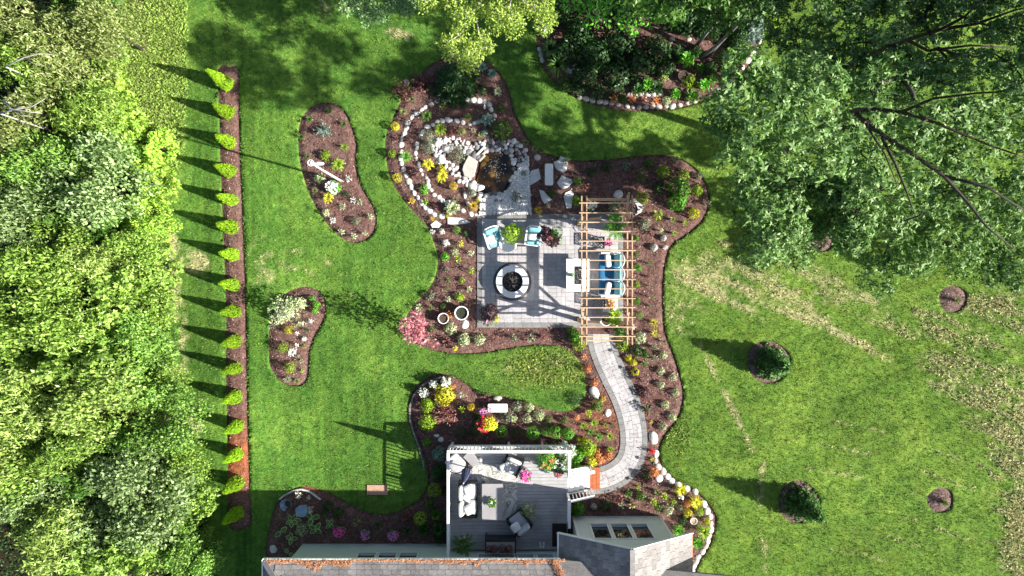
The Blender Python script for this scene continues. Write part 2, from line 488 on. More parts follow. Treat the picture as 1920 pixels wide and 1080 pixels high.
kid1 = Z(480, 140, 3.177, [(420, 165), (340, 182), (280, 240), (250, 330), (253, 470), (275, 590), (320, 720), (380, 830), (450, 920), (520, 980), (590, 1003), (660, 985),
                           (710, 930), (722, 860), (700, 780), (650, 700), (612, 610), (598, 520), (602, 420), (575, 310), (540, 235), (490, 180)])
kid2 = Z(480, 480, 4.153, [(360, 240), (270, 265), (190, 330), (130, 420), (105, 520), (97, 650), (97, 770), (110, 870), (160, 950), (220, 1000), (300, 1015), (370, 1005),
                           (405, 950), (414, 850), (420, 760), (447, 660), (500, 560), (540, 480), (550, 390), (532, 320), (485, 265), (420, 243)])
strip = [(408, 128), (428, 126), (448, 130), (450, 220), (453, 320), (457, 420), (461, 520), (463, 620), (465, 720), (467, 820), (470, 920), (471, 985), (450, 992), (428, 990),
         (426, 900), (425, 800), (423, 700), (423, 600), (420, 500), (416, 400), (412, 300), (410, 210)]
rock_bed = [(1010, 100), (1022, 135), (1052, 165), (1090, 189), (1140, 204), (1190, 209), (1250, 207), (1310, 194), (1360, 170), (1400, 132), (1425, 90), (1433, 50), (1428, 0), (1415, -50),
            (1350, -80), (1100, -80), (1020, -50), (1004, 0), (1004, 60)]


def ring(cx, cy, r, n=22, wob=0.05):
    return [(cx + r * (1 + wob * math.sin(3 * t + cx)) * math.cos(t), cy + r * (1 + wob * math.sin(2 * t + cy)) * math.sin(t)) for t in [2 * math.pi * k / n for k in range(n)]]


beds_px = [('main', main_bed), ('kid1', kid1), ('kid2', kid2), ('strip', strip), ('rock', rock_bed),
           ('ring1', ring(1787, 561, 27)), ('ring2', ring(1441, 679, 41)), ('ring3', ring(1497, 941, 39)), ('ring4', ring(1764, 938, 25)),
           ('ring5', ring(1537, 440, 33)), ('ring6', ring(1580, 228, 30))]
# the deck landing path and the patio lie inside the main bed
path_c = smooth_open([(1127, 612), (1127, 640), (1136, 670), (1153, 708), (1172, 748), (1184, 788), (1188, 828), (1181, 862), (1160, 886), (1130, 899), (1098, 901)], 4)
pond_px = Z(780, 220, 5.4, [(680, 415), (745, 355), (850, 345), (935, 365), (985, 430), (992, 540), (955, 630), (905, 700), (880, 755), (800, 790), (730, 780), (670, 760), (630, 705), (612, 620), (640, 545), (652, 470)])

# signed distance fields on a 0.1 m grid (negative inside)
GX0, GY0, GS, GNX, GNY = -32.0, -20.0, 0.1, 641, 401
gx = GX0 + GS * np.arange(GNX); gy = GY0 + GS * np.arange(GNY)


def sdf(poly, x, y):
    x = x.ravel(); y = y.ravel()
    d2 = np.full(x.shape, 1e9); inside = np.zeros(x.shape, bool)
    n = len(poly)
    for i in range(n):
        ax, ay = poly[i]; bx, by = poly[(i + 1) % n]
        ex, ey = bx - ax, by - ay
        t = np.clip(((x - ax) * ex + (y - ay) * ey) / (ex * ex + ey * ey + 1e-12), 0, 1)
        d2 = np.minimum(d2, (x - ax - t * ex) ** 2 + (y - ay - t * ey) ** 2)
        c = (ay > y) != (by > y)
        inside ^= c & (x < ex * (y - ay) / (ey + 1e-15) + ax)
    return np.where(inside, -1, 1) * np.sqrt(d2)


def field(poly):
    f = np.full((GNY, GNX), 3.0)
    m = 1.2
    i0 = max(0, int((poly[:, 0].min() - m - GX0) / GS)); i1 = min(GNX, int((poly[:, 0].max() + m - GX0) / GS) + 2)
    j0 = max(0, int((poly[:, 1].min() - m - GY0) / GS)); j1 = min(GNY, int((poly[:, 1].max() + m - GY0) / GS) + 2)
    X, Y = np.meshgrid(gx[i0:i1], gy[j0:j1])
    f[j0:j1, i0:i1] = np.clip(sdf(poly, X, Y).reshape(X.shape), -3, 3)
    return f


def look(f, x, y):
    u = np.clip((np.asarray(x) - GX0) / GS, 0, GNX - 1.001); v = np.clip((np.asarray(y) - GY0) / GS, 0, GNY - 1.001)
    i = u.astype(int); j = v.astype(int); fu = u - i; fv = v - j
    return (f[j, i] * (1 - fu) + f[j, i + 1] * fu) * (1 - fv) + (f[j + 1, i] * (1 - fu) + f[j + 1, i + 1] * fu) * fv


BED = {}
for nm, pp in beds_px:
    BED[nm] = field(w2(smooth_closed(pp, 8)))
ALL = np.min(np.stack(list(BED.values())), 0)
pond_poly = w2(smooth_closed(pond_px, 8))
POND = field(pond_poly)
PATX0, PATX1, PATY0, PATY1 = (894.5 - 960) / PPM, (1168 - 960) / PPM, (540 - 614) / PPM, (540 - 401.5) / PPM
pc = w2(path_c)


def hard_mask(x, y):
    """True on the patio and the path"""
    m = (x > PATX0) & (x < PATX1) & (y > PATY0) & (y < PATY1)
    d = np.full(np.shape(x), 9.0)
    for i in range(0, len(pc)):
        d = np.minimum(d, np.hypot(x - pc[i, 0], y - pc[i, 1]))
    return m | (d < 0.64)


# ---------------------------------------------------------------- colours of the lawn
def gauss(px, py, cx, cy, rx, ry, deg=0):
    a = math.radians(deg); u = (px - cx) * math.cos(a) + (py - cy) * math.sin(a); v = -(px - cx) * math.sin(a) + (py - cy) * math.cos(a)
    return np.exp(-((u / rx) ** 2 + (v / ry) ** 2))


STRAW = [(1330, 520, 75, 42, 10, 1.0), (1420, 545, 80, 36, 15, 1.0), (1275, 590, 30, 30, 0, .6), (1500, 585, 70, 26, 25, .95), (1600, 640, 55, 9, 24, 1.3), (1560, 545, 110, 26, 22, .6), (1660, 600, 60, 26, 20, .6),
         (1740, 600, 90, 30, 15, .65), (1860, 600, 80, 55, 0, .8), (1800, 690, 60, 26, 10, .6), (1770, 722, 26, 12, 10, 1.2), (1860, 740, 50, 60, 0, .85),
         (1885, 830, 34, 90, 0, .95), (1905, 960, 26, 130, 0, 1.2), (1915, 780, 18, 60, 0, 1.2), (322, 470, 9, 34, 0, 1.2), (366, 490, 26, 24, 20, 1.0), (330, 540, 10, 70, 0, .9),
         (335, 700, 13, 22, 0, 1.0), (366, 800, 9, 34, 0, 1.0), (345, 640, 8, 60, 0, .6), (640, 15, 40, 20, 0, .4), (745, 62, 26, 8, 20, .8), (425, 130, 18, 6, 0, 1.4), (1360, 460, 22, 14, 0, .6),
         (500, 500, 40, 60, 0, .25), (270, 40, 20, 70, 0, .7), (285, 230, 30, 60, 0, .6), (240, 110, 20, 30, 0, .5), (1050, 690, 30, 28, 0, .5), (958, 688, 22, 4, 0, .6), (1000, 691, 14, 4, 0, .6)]


def lawn_col(px, py):
    x = px / PPM; y = py / PPM
    n1 = fbm(x * 0.35, y * 0.35, 3); n2 = fbm(x * 1.6, y * 1.6, 9); n3 = fbm(x * 5.5, y * 5.5, 21, 3)
    # mowing stripes: up and down on the left, slanting on the right
    left = 1 / (1 + np.exp((px - 830) / 60))
    st = vnoise(px / 17.0, py / 700.0, 5) * left + (1 - left) * vnoise((px * 0.36 + py) / 24.0, (px - py * 0.36) / 500.0, 6)
    fine = vnoise(px / 5.0, py / 130.0, 15) * left + (1 - left) * vnoise((px * 0.36 + py) / 7.0, (px - py * 0.36) / 120.0, 16)
    v = 0.24 + 0.62 * n1 + 0.46 * n2 + 0.60 * n3 + (0.12 + .20 * left) * (st - 0.5) + (.30 + .12 * left) * (fine - 0.5)
    v = np.clip(v, .3, 2)
    base = np.stack([0.091 * v, 0.203 * v, 0.031 * v], -1)
    east = 1 / (1 + np.exp(-(px - 1240) / 50))
    base *= (1 + .12 / (1 + np.exp(-(px - 1240) / 50)))[..., None]
    base[..., 0] *= 1.05 + 0.24 * east + 0.45 * (n2 - 0.5)
    yel = np.clip((n1 - 0.48) * 4, 0, 1) * np.clip((n3 - 0.35) * 3, 0, 1)
    base += yel[..., None] * np.array([0.06, 0.055, 0.012])
    s = np.zeros_like(px)
    for cx, cy, rx, ry, dg, a in STRAW:
        s = np.maximum(s, a * gauss(px, py, cx, cy, rx, ry, dg))
    # thin dry line running down the east lawn, wheel marks on the left lawn
    ln = np.abs(px - (1310 + (py - 640) * 0.50)); s = np.maximum(s, 0.75 * np.exp(-(ln / 5.0) ** 2) * ((py > 640) & (py < 850)))
    ln = np.abs(px - (1430 + 6 * np.sin(py / 40))); s = np.maximum(s, 0.35 * np.exp(-(ln / 6.0) ** 2) * (py > 850))
    for r in (88, 60, 120):
        rr = np.abs(np.hypot(px - 545, py - 590) - r); s = np.maximum(s, 0.32 * np.exp(-(rr / 3.5) ** 2) * ((py < 560) & (px > 470)))
    for a in range(6):
        ln = np.abs((py - (790 + a * 48)) - (px - 1560) * 0.27 - 6 * np.sin(px / 55)); s = np.maximum(s, 0.30 * np.exp(-(ln / 2.2) ** 2) * ((px > 1480) & (px < 1860)))
    u_ = px * .927 + py * .375; v_ = -px * .375 + py * .927; n4 = np.where(px > 1240, fbm(u_ / 75 + 9, v_ / 11, 61), fbm(x * 2.6 + 9, y * 2.6, 61))
    ks = np.clip(s * 1.3 + (n3 - 0.5) * 2.2 * (s > 0.08) + (n4 - .5) * 3.4 * (s > .08) - 0.28, 0, 1) * np.clip(s * 3, 0, 1)
    tan = np.stack([0.40 + 0.16 * n3, 0.37 + 0.14 * n3, 0.19 + 0.08 * n3], -1)
    out = base * (1 - ks[..., None] * 0.82) + tan * ks[..., None] * 0.82
    # weedy yellow-green corner top left and the end of the lawn tongue
    wd = np.clip(gauss(px, py, 275, 60, 62, 130) * 1.6 + gauss(px, py, 300, 250, 34, 90) * 1.1, 0, 1) * (px < 352)
    wd = np.maximum(wd, np.clip(gauss(px, py, 1025, 690, 75, 30) * 1.1, 0, 0.6))
    wcol = np.stack([0.20 + 0.12 * n3, 0.29 + 0.10 * n3, 0.05 + 0.04 * n3], -1)
    k2 = (wd * (0.5 + 0.8 * (n3 > 0.4)))[..., None].clip(0, 1) * (1 - ks[..., None] * 0.7)
    out = out * (1 - k2) + wcol * k2
    soil = np.clip((wd * 1.3 - n2 * 1.5), 0, 1)[..., None] * 0.5
    out = out * (1 - soil) + np.array([0.14, 0.10, 0.06]) * soil
    return np.clip(out, 0.002, 1), ks, wd


def to_px(x, y): return x * PPM + 960, 540 - y * PPM


def grid_sheet(name, f, x0, x1, y0, y1, step, keep_out, zf, colf, material, skirt=None, kind='structure', wall=0.0):
    nx = int((x1 - x0) / step) + 1; ny = int((y1 - y0) / step) + 1
    X, Y = np.meshgrid(x0 + step * np.arange(nx), y0 + step * np.arange(ny))
    X = X.ravel(); Y = Y.ravel()
    cx = (X.reshape(ny, nx)[:-1, :-1] + step / 2).ravel(); cy = (Y.reshape(ny, nx)[:-1, :-1] + step / 2).ravel()
    s = look(f, cx, cy)
    keep = (s > 0) if keep_out else (s < 0)
    for _ in range(2):
        d = look(f, X, Y); e = 0.05
        gxx = (look(f, X + e, Y) - look(f, X - e, Y)) / (2 * e); gyy = (look(f, X, Y + e) - look(f, X, Y - e)) / (2 * e)
        near = np.abs(d) < step * 0.72
        X = np.where(near, X - d * gxx, X); Y = np.where(near, Y - d * gyy, Y)
    idx = np.arange(nx * ny).reshape(ny, nx)
    q = np.stack([idx[:-1, :-1].ravel(), idx[:-1, 1:].ravel(), idx[1:, 1:].ravel(), idx[1:, :-1].ravel()], 1)[keep]
    Zv = zf(X, Y, look(f, X, Y))
    used, inv = np.unique(q, return_inverse=True); q = inv.reshape(-1, 4)
    V = np.stack([X[used], Y[used], Zv[used]], 1)
    px, py = to_px(V[:, 0], V[:, 1])
    C = colf(px, py)
    if wall:
        ed = np.concatenate([q[:, [0, 1]], q[:, [1, 2]], q[:, [2, 3]], q[:, [3, 0]]])
        key = ed.min(1).astype(np.int64) * len(V) + ed.max(1)
        u, ix, cnt = np.unique(key, return_index=True, return_counts=True)
        be = ed[ix[cnt == 1]]
        b0 = len(V)
        low = V.copy(); low[:, 2] -= wall
        V = np.concatenate([V, low]); C = np.concatenate([C, C * 0.0 + np.array([0.03, 0.022, 0.014])])
        q = np.concatenate([q, np.stack([be[:, 1], be[:, 0], be[:, 0] + b0, be[:, 1] + b0], 1)])
        used, inv = np.unique(q, return_inverse=True); q = inv.reshape(-1, 4); V = V[used]; C = C[used]
    me = bpy.data.meshes.new(name)
    me.vertices.add(len(V)); me.vertices.foreach_set("co", V.astype(np.float32).ravel())
    me.loops.add(q.size); me.loops.foreach_set("vertex_index", q.astype(np.int32).ravel())
    me.polygons.add(len(q)); me.polygons.foreach_set("loop_start", np.arange(0, q.size, 4, dtype=np.int32)); me.polygons.foreach_set("loop_total", np.full(len(q), 4, np.int32))
    a = me.attributes.new("Col", 'FLOAT_COLOR', 'POINT')
    a.data.foreach_set("color", np.concatenate([C, np.ones((len(C), 1))], 1).astype(np.float32).ravel())
    me.materials.append(material)
    me.update(); me.validate()
    return tag(place(name, me), kind=kind)


def lawn_z(x, y): return 0.03 * (fbm(x * 0.5, y * 0.5, 44) - 0.5)


# far ground under everything
tag(obj('ground', ([(-400, -400, -0.3), (400, -400, -0.3), (400, 400, -0.3), (-400, 400, -0.3)], [(0, 1, 2, 3)]), M_far), kind='structure')
grid_sheet('lawn', ALL, -30, 30, -18, 18, 0.125, True, lambda x, y, d: lawn_z(x, y) * np.clip(d * 3, 0, 1), lambda a, b: lawn_col(a, b)[0], M_lawn, wall=0.2)


def bed_z(x, y, d):
    t = np.clip((-d - 0.04) / 0.28, 0, 1); t = t * t * (3 - 2 * t)
    z = -0.07 + 0.10 * t + t * (0.05 * (fbm(x * 3.3, y * 3.3, 70) - 0.5) + 0.035 * (fbm(x * 11, y * 11, 71, 2) - 0.5))
    p = look(POND, x, y)
    z = z - 0.45 * np.clip((0.25 - p) / 0.35, 0, 1)
    return z


def bed_col(px, py):
    n = fbm(px / 22., py / 22., 31)[..., None]; n2 = fbm(px / 5., py / 5., 33, 3)[..., None]
    c = np.array([0.145, 0.082, 0.070]) * (0.6 + 0.9 * n2) * (1 - 0.25 * (n - .5)) + np.array([0.03, 0.025, 0.02]) * (n > 0.6)
    orange_mask = np.clip(1.4 * gauss(px, py, 447, 855, 60, 62) - 0.2, 0, 1) + 0.8 * gauss(px, py, 585, 915, 35, 9) + 0.5 * gauss(px, py, 1125, 780, 60, 40)  # orange soil in the strip, orange patches in the main bed
    orange_mask = np.clip(orange_mask * (0.4 + n[..., 0]), 0, 1)[..., None]
    c = c * (1 - orange_mask) + np.array([0.30, 0.105, 0.05]) * (0.6 + 0.8 * n2) * orange_mask
    return np.clip(c, 0.004, 1)


def bed_col_r(px, py):      # weathered grey mulch in the tree rings and along worn bed margins
    n2 = fbm(px / 5., py / 5., 35, 3)[..., None]
    return np.array([0.18, 0.125, 0.11]) * (0.6 + 0.9 * n2)


for nm, pp in beds_px:
    P = w2(pp); m = 0.4
    x0 = np.floor((P[:, 0].min() - m) / 0.09) * 0.09; y0 = np.floor((P[:, 1].min() - m) / 0.09) * 0.09
    g = nm.startswith('ring')
    grid_sheet('mulch_ring' if g else 'mulch_bed', BED[nm], x0, P[:, 0].max() + m, y0, P[:, 1].max() + m, 0.09, False, bed_z, bed_col_r if g else bed_col, M_mulch)


# woodland floor
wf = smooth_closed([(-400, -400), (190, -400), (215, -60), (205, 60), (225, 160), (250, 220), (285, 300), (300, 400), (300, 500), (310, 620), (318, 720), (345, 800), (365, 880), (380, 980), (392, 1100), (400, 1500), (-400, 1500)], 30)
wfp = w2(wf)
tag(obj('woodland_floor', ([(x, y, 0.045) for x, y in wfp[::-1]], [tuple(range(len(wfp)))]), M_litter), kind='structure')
WOODF = field(wfp)
for jj in range(GNY):      # the outline runs past the grid: everything left of it is wood
    pass


# ---------------------------------------------------------------- leaf geometry
def unit(v): return v / (np.linalg.norm(v, axis=-1, keepdims=True) + 1e-9)


def leaf_quads(P, D, Nn, Ln, Wd, droop=0.15):
    """rhombic leaves: P base points, D axis, Nn rough normal"""
    D = unit(D); S = unit(np.cross(D, Nn)); U = np.cross(S, D)
    Ln = np.broadcast_to(np.asarray(Ln, float), (len(P),))[:, None]; Wd = np.broadcast_to(np.asarray(Wd, float), (len(P),))[:, None]
    mid = P + D * Ln * 0.45 + U * Ln * 0.06
    V = np.stack([P, mid + S * Wd * 0.5, P + D * Ln - U * Ln * droop, mid - S * Wd * 0.5], 1)
    return V.reshape(-1, 3)


def rand_dir(n, r=rng):
    return unit(r.normal(size=(n, 3)))


def lobe_leaves(lobes, per, Ln, Wd, up=0.6, shell=0.55, r=rng, zmin=-0.35, flat=1.0, cluster=1):
    """leaves spread through the outer shell of each lobe (x, y, z, r)"""
    out = []
    for (x, y, z, R) in lobes:
        n = int(per * R * R / cluster)
        d = rand_dir(int(n * 1.6) + 8, r); d = d[d[:, 2] > zmin][:n]; n = len(d)
        rad = R * (shell + (1 - shell) * r.random(n) ** 0.5) * (0.82 + 0.36 * vnoise(d[:, 0] * 3 + x * 7, d[:, 1] * 3 + d[:, 2] * 2 + y * 5, 3))
        P = np.array([x, y, z]) + d * rad[:, None] * np.array([1, 1, flat])
        nn = unit(d * (1 - up) + np.array([0, 0, up]) + 0.55 * r.normal(size=(n, 3)))
        if cluster > 1:
            T = unit(np.cross(nn, rand_dir(n, r))); B = np.cross(nn, T)
            P = np.repeat(P, cluster, 0); an = np.tile(np.arange(cluster) * 2 * math.pi / cluster, n) + r.uniform(-.4, .4, n * cluster)
            nn = np.repeat(nn, cluster, 0); ax = unit(np.repeat(T, cluster, 0) * np.cos(an)[:, None] + np.repeat(B, cluster, 0) * np.sin(an)[:, None] + nn * r.uniform(-.35, .35, (n * cluster, 1)))
            nn = unit(nn + .25 * r.normal(size=nn.shape)); n = n * cluster
        else:
            ax = unit(rand_dir(n, r) + 0.6 * d)
        L_ = Ln * (0.6 + 0.8 * r.random(n))
        out.append(leaf_quads(P, ax, nn, L_, L_ * Wd / Ln))
    return np.concatenate(out)


def blade_tris(P, D, Ln, Wd):
    S = unit(np.cross(D, np.array([0, 0, 1.0]) + 0.01)); Ln = np.asarray(Ln)[:, None]; Wd = np.asarray(Wd)[:, None]
    return np.stack([P - S * Wd / 2, P + S * Wd / 2, P + D * Ln], 1).reshape(-1, 3)


# ---------------------------------------------------------------- grass
def scatter_grass(n, x0, x1, y0, y1):
    x = rng.uniform(x0, x1, n); y = rng.uniform(y0, y1, n)
    s = look(ALL, x, y); w = look(WOODF, x, y)
    k = (s > 0.0) & ((w > -0.15) | (x > -10))
    return x[k], y[k]


x, y = scatter_grass(380000, -24.6, 24.6, -14.2, 14.2)
px, py = to_px(x, y)
C, ks, wd = lawn_col(px, py)
# clumps: drop some tufts by noise so the turf is uneven
dn = fbm(x * 2.2, y * 2.2, 88, 3)
k = rng.random(len(x)) < 0.45 + 1.1 * dn - 0.25 * (ks > 0.5)
x, y, C, ks, wd = x[k], y[k], C[k], ks[k], wd[k]
BL = []; BC = []
for b in range(2):
    n = len(x)
    bear = rng.uniform(0, 2 * math.pi, n); lean = rng.uniform(0.35, 1.3, n)
    D = np.stack([np.cos(bear) * np.sin(lean), np.sin(bear) * np.sin(lean), np.cos(lean)], 1)
    big = 1 + 0.9 * np.clip(wd, 0, 1) + 0.5 * ks
    big = big * (0.6 + .85 * fbm(x * 6.5, y * 6.5, 55, 2))
    pale = rng.random(n) < .03
    P = np.stack([x + rng.normal(0, 0.02, n), y + rng.normal(0, 0.02, n), lawn_z(x, y) - 0.008], 1)
    BL.append(blade_tris(P, D, rng.uniform(0.05, 0.115, n) * big, rng.uniform(0.018, 0.036, n) * big))
    CC = C * rng.uniform(0.7, 1.55, (n, 1)); CC[pale] = np.array([.34, .34, .13]) * rng.uniform(.6, 1.2, (pale.sum(), 1))
    BC.append(np.repeat(np.concatenate([CC, np.ones((n, 1))], 1), 3, 0))
BL = np.concatenate(BL); BC = np.concatenate(BC)
g = place('grass', mesh_quads('grass', BL, len(BL) // 3, M_blade, BC)); tag(g, 'short mown lawn grass with dry straw patches across the garden', 'grass', kind='stuff')

# broad weed leaves in the top left corner beside the wood and on the lawn tongue
px = np.concatenate([rng.uniform(195, 352, 26000), rng.uniform(960, 1098, 2600), rng.uniform(1236, 1310, 1300), rng.uniform(1680, 1925, 16000)])
py = np.concatenate([rng.uniform(-20, 345, 26000), rng.uniform(645, 765, 2600), rng.uniform(760, 870, 1300), rng.uniform(540, 1085, 16000)])
x, y = (px - 960) / PPM, (540 - py) / PPM
_, ks, wd = lawn_col(px, py)
k = (look(ALL, x, y) > 0.03) & (((px < 352) & (wd > 0.22) & (rng.random(len(px)) < 1.1 * fbm(x * 1.3, y * 1.3, 5) + .15)) | ((px > 900) & (px < 1200) & (wd > 0.15 + .5 * rng.random(len(px)))) |
    ((px > 1200) & (px < 1400) & (gauss(px, py, 1275, 820, 22, 34) > .15 + rng.random(len(px)))) | ((px > 1680) & (ks * (0.3 + vnoise(x * 2, y * 2, 4)) > 0.32)))
px, py, x, y, wd = px[k], py[k], x[k], y[k], wd[k]
n = len(x)
P = np.stack([x, y, lawn_z(x, y) + rng.uniform(0.02, 0.11, n) * np.where((px > 900) & (px < 1400), .5, 1)], 1)
ax = unit(rand_dir(n) * np.array([1, 1, 0.5])); nn = unit(np.array([0, 0, 1.0]) + 0.5 * rng.normal(size=(n, 3)))
V = leaf_quads(P, ax, nn, rng.uniform(0.08, 0.17, n), rng.uniform(0.035, 0.075, n))
wc = np.where((px > 1680)[:, None], np.array([0.42, 0.41, 0.18]) * rng.uniform(0.5, 1.4, (n, 1)), np.where((px > 900)[:, None], np.array([0.24, 0.32, 0.06]), np.array([0.31, 0.46, 0.09])) * rng.uniform(0.6, 1.3, (n, 1)))
wc = np.where((px > 1680)[:, None] & (rng.random(n) < 0.35)[:, None], np.array([0.14, 0.22, 0.045]), wc)
g = place('weed_leaves', mesh_quads('weed_leaves', V, n, M_blade, np.repeat(np.concatenate([wc, np.ones((n, 1))], 1), 4, 0)))
tag(g, 'coarse yellow-green weeds and dry stalks on the rough lawn margins', 'weeds', kind='stuff')

# mulch chips
def chips(n):
    j = rng.integers(0, GNY - 1, n * 5); i = rng.integers(0, GNX - 1, n * 5)
    k = ALL[j, i] < 0.02; j, i = j[k][:n], i[k][:n]
    x = gx[i] + rng.uniform(0, GS, len(i)); y = gy[j] + rng.uniform(0, GS, len(i))
    k = (look(ALL, x, y) < -0.02) & (look(POND, x, y) > 0.1) & ~hard_mask(x, y) & (np.abs(x) < 25) & (np.abs(y) < 15)
    return x[k], y[k]


x, y = chips(120000)
px, py = to_px(x, y); n = len(x)
C = bed_col(px, py) * rng.uniform(0.7, 1.6, (n, 1))
gr = rng.random(n) < 0.16; C[gr] = np.array([0.33, 0.25, 0.23]) * rng.uniform(0.6, 1.4, (gr.sum(), 1))
P = np.stack([x, y, bed_z(x, y, look(ALL, x, y)) + rng.uniform(0.0, 0.02, n)], 1)
ax = unit(rand_dir(n) * np.array([1, 1, 0.45])); nn = unit(np.array([0, 0, 1.0]) + 0.6 * rng.normal(size=(n, 3)))
V = leaf_quads(P, ax, nn, rng.uniform(0.04, 0.12, n), rng.uniform(0.015, 0.04, n), droop=0.0)
g = place('mulch_chips', mesh_quads('mulch_chips', V, n, M_chip, np.repeat(np.concatenate([C, np.ones((n, 1))], 1), 4, 0)))
tag(g, 'loose shredded reddish brown bark mulch covering the planting beds', 'mulch', kind='stuff')
# ---------------------------------------------------------------- patio and path
def ashlar(nx, ny, seed):
    r = random.Random(seed); used = [[False] * nx for _ in range(ny)]; out = []
    for j in range(ny):
        for i in range(nx):
            if used[j][i]: continue
            opts = [(1, 1)] + [(2, 1)] * 3 + [(1, 2)] * 3 + [(2, 2)] * 4
            r.shuffle(opts)
            for (a, b) in opts:
                if i + a <= nx and j + b <= ny and not any(used[jj][ii] for jj in range(j, j + b) for ii in range(i, i + a)):
                    for jj in range(j, j + b):
                        for ii in range(i, i + a): used[jj][ii] = True
                    out.append((i, j, a, b)); break
    return out


patio = tag(obj('patio', box((PATX0 + PATX1) / 2, (PATY0 + PATY1) / 2, -0.045, PATX1 - PATX0, PATY1 - PATY0, 0.18), M_joint), kind='structure')
BW = 0.23
ix0, ix1, iy0, iy1 = PATX0 + BW, PATX1 - BW, PATY0 + BW, PATY1 - BW
nx, ny = 31, 24
ux, uy = (ix1 - ix0) / nx, (iy1 - iy0) / ny
pm = {}
PTOP = 0.07
for (i, j, a, b) in ashlar(nx, ny, 11):
    if (a, b) not in pm: pm[(a, b)] = mesh_pd('paver', box(0, 0, 0, a * ux - 0.008, b * uy - 0.008, 0.06, b=0.006), M_paver)
    place('paver', pm[(a, b)], patio, (ix0 + (i + a / 2) * ux, iy0 + (j + b / 2) * uy, PTOP - 0.03 + random.uniform(-.003, .003)), (random.gauss(0, .006), random.gauss(0, .006), 0))
V = []
bl = []
k = 0
def course(xa, ya, xb, yb, w):
    """soldier course of border stones between two corners"""
    L_ = math.hypot(xb - xa, yb - ya); m = max(1, round(L_ / 0.42))
    for t in range(m):
        cx = xa + (xb - xa) * (t + .5) / m; cy = ya + (yb - ya) * (t + .5) / m
        hor = abs(xb - xa) > abs(yb - ya)
        sx, sy = (L_ / m - 0.008, w - 0.01) if hor else (w - 0.01, L_ / m - 0.008)
        key = (round(sx, 4), round(sy, 4))
        if key not in pm: pm[key] = mesh_pd('border_stone', box(0, 0, 0, sx, sy, 0.06, b=0.005), M_border)
        place('border_stone', pm[key], patio, (cx, cy, PTOP - 0.03 + random.uniform(-.002, .002)))


course(PATX0, PATY1 - BW / 2, PATX1, PATY1 - BW / 2, BW); course(PATX0, PATY0 + BW / 2, PATX1, PATY0 + BW / 2, BW)
course(PATX0 + BW / 2, PATY0 + BW, PATX0 + BW / 2, PATY1 - BW, BW); course(PATX1 - BW / 2, PATY0 + BW, PATX1 - BW / 2, PATY1 - BW, BW)

# path in ribbon coordinates (s along, t across)
seg = np.hypot(*(pc[1:] - pc[:-1]).T); cum = np.concatenate([[0], np.cumsum(seg)]); PLEN = cum[-1]


def ribbon(s, t):
    s = min(max(s, 0), PLEN)
    x = np.interp(s, cum, pc[:, 0]); y = np.interp(s, cum, pc[:, 1]); e = 0.12
    dx = np.interp(min(s + e, PLEN), cum, pc[:, 0]) - np.interp(max(s - e, 0), cum, pc[:, 0]); dy = np.interp(min(s + e, PLEN), cum, pc[:, 1]) - np.interp(max(s - e, 0), cum, pc[:, 1])
    d = math.hypot(dx, dy)
    return (x - dy / d * t, y + dx / d * t)


def rib_prism(s0, s1, t0, t1, z0, z1, m=3, b=0.006):
    A = [ribbon(s0 + (s1 - s0) * i / m, t0) for i in range(m + 1)] + [ribbon(s1 - (s1 - s0) * i / m, t1) for i in range(m + 1)]
    return prism(A, z0, z1, b)


S0 = 0.35
path_o = tag(obj('garden_path', rib_prism(S0, PLEN, -0.63, 0.63, -0.1, 0.035, m=60), M_joint), kind='structure')
for side in (-1, 1):
    s = S0
    while s < PLEN - 0.1:
        e = min(s + 0.34, PLEN)
        obj('border_stone', rib_prism(s + .003, e - .003, side * 0.63, side * 0.39, 0.0, 0.06, m=2), M_border, path_o)
        s = e
r = random.Random(4)
uni = 0.205
ns = int((PLEN - S0) / uni); us = (PLEN - S0) / ns
for (i, j, a, b) in ashlar(ns, 4, 5):
    t0 = -0.385 + 0.77 * j / 4; t1 = -0.385 + 0.77 * (j + b) / 4
    obj('paver', rib_prism(S0 + us * i + .004, S0 + us * (i + a) - .004, t0 + .004, t1 - .004, 0.0, 0.062 + r.uniform(-.003, .003), m=1 + a), M_paver, path_o)

# ---------------------------------------------------------------- stones
def rock_mesh(seed, flat=0.6, n=2, ang=0.25):
    bm = bmesh.new(); bmesh.ops.create_icosphere(bm, subdivisions=n, radius=1.0)
    r = random.Random(seed); ax = [Vector((r.gauss(0, 1), r.gauss(0, 1), r.gauss(0, 1))).normalized() for _ in range(5)]
    am = [r.uniform(-ang, ang) for _ in range(5)]
    for v in bm.verts:
        d = v.co.normalized(); f = 1 + sum(a * max(0, d.dot(x)) ** 2 for a, x in zip(am, ax)) + r.uniform(-.05, .05)
        v.co = d * f; v.co.z *= flat
        v.co.z = max(v.co.z, -flat * 0.6)
    me = bpy.data.meshes.new('stone'); bm.to_mesh(me); bm.free(); me.shade_smooth(); me.materials.append(M_stone)
    return me


ROCK = [rock_mesh(i) for i in range(9)]


def stone(parent, px, py, rx, ry, m, ang=0.0, name='stone', z=0.0, hz=None, r=random):
    """stone of half-axes rx, ry in photo pixels"""
    x, y = W(px, py, 0.1)
    p = parent.location if parent else Vector((0, 0, 0))
    sx, sy = rx / PPM, ry / PPM
    return place(name, r.choice(ROCK), parent, (x - p.x, y - p.y, z + 0.012 - p.z), (r.uniform(-.15, .15), r.uniform(-.15, .15), ang), (sx, sy, hz or (sx + sy) * 0.55), m)


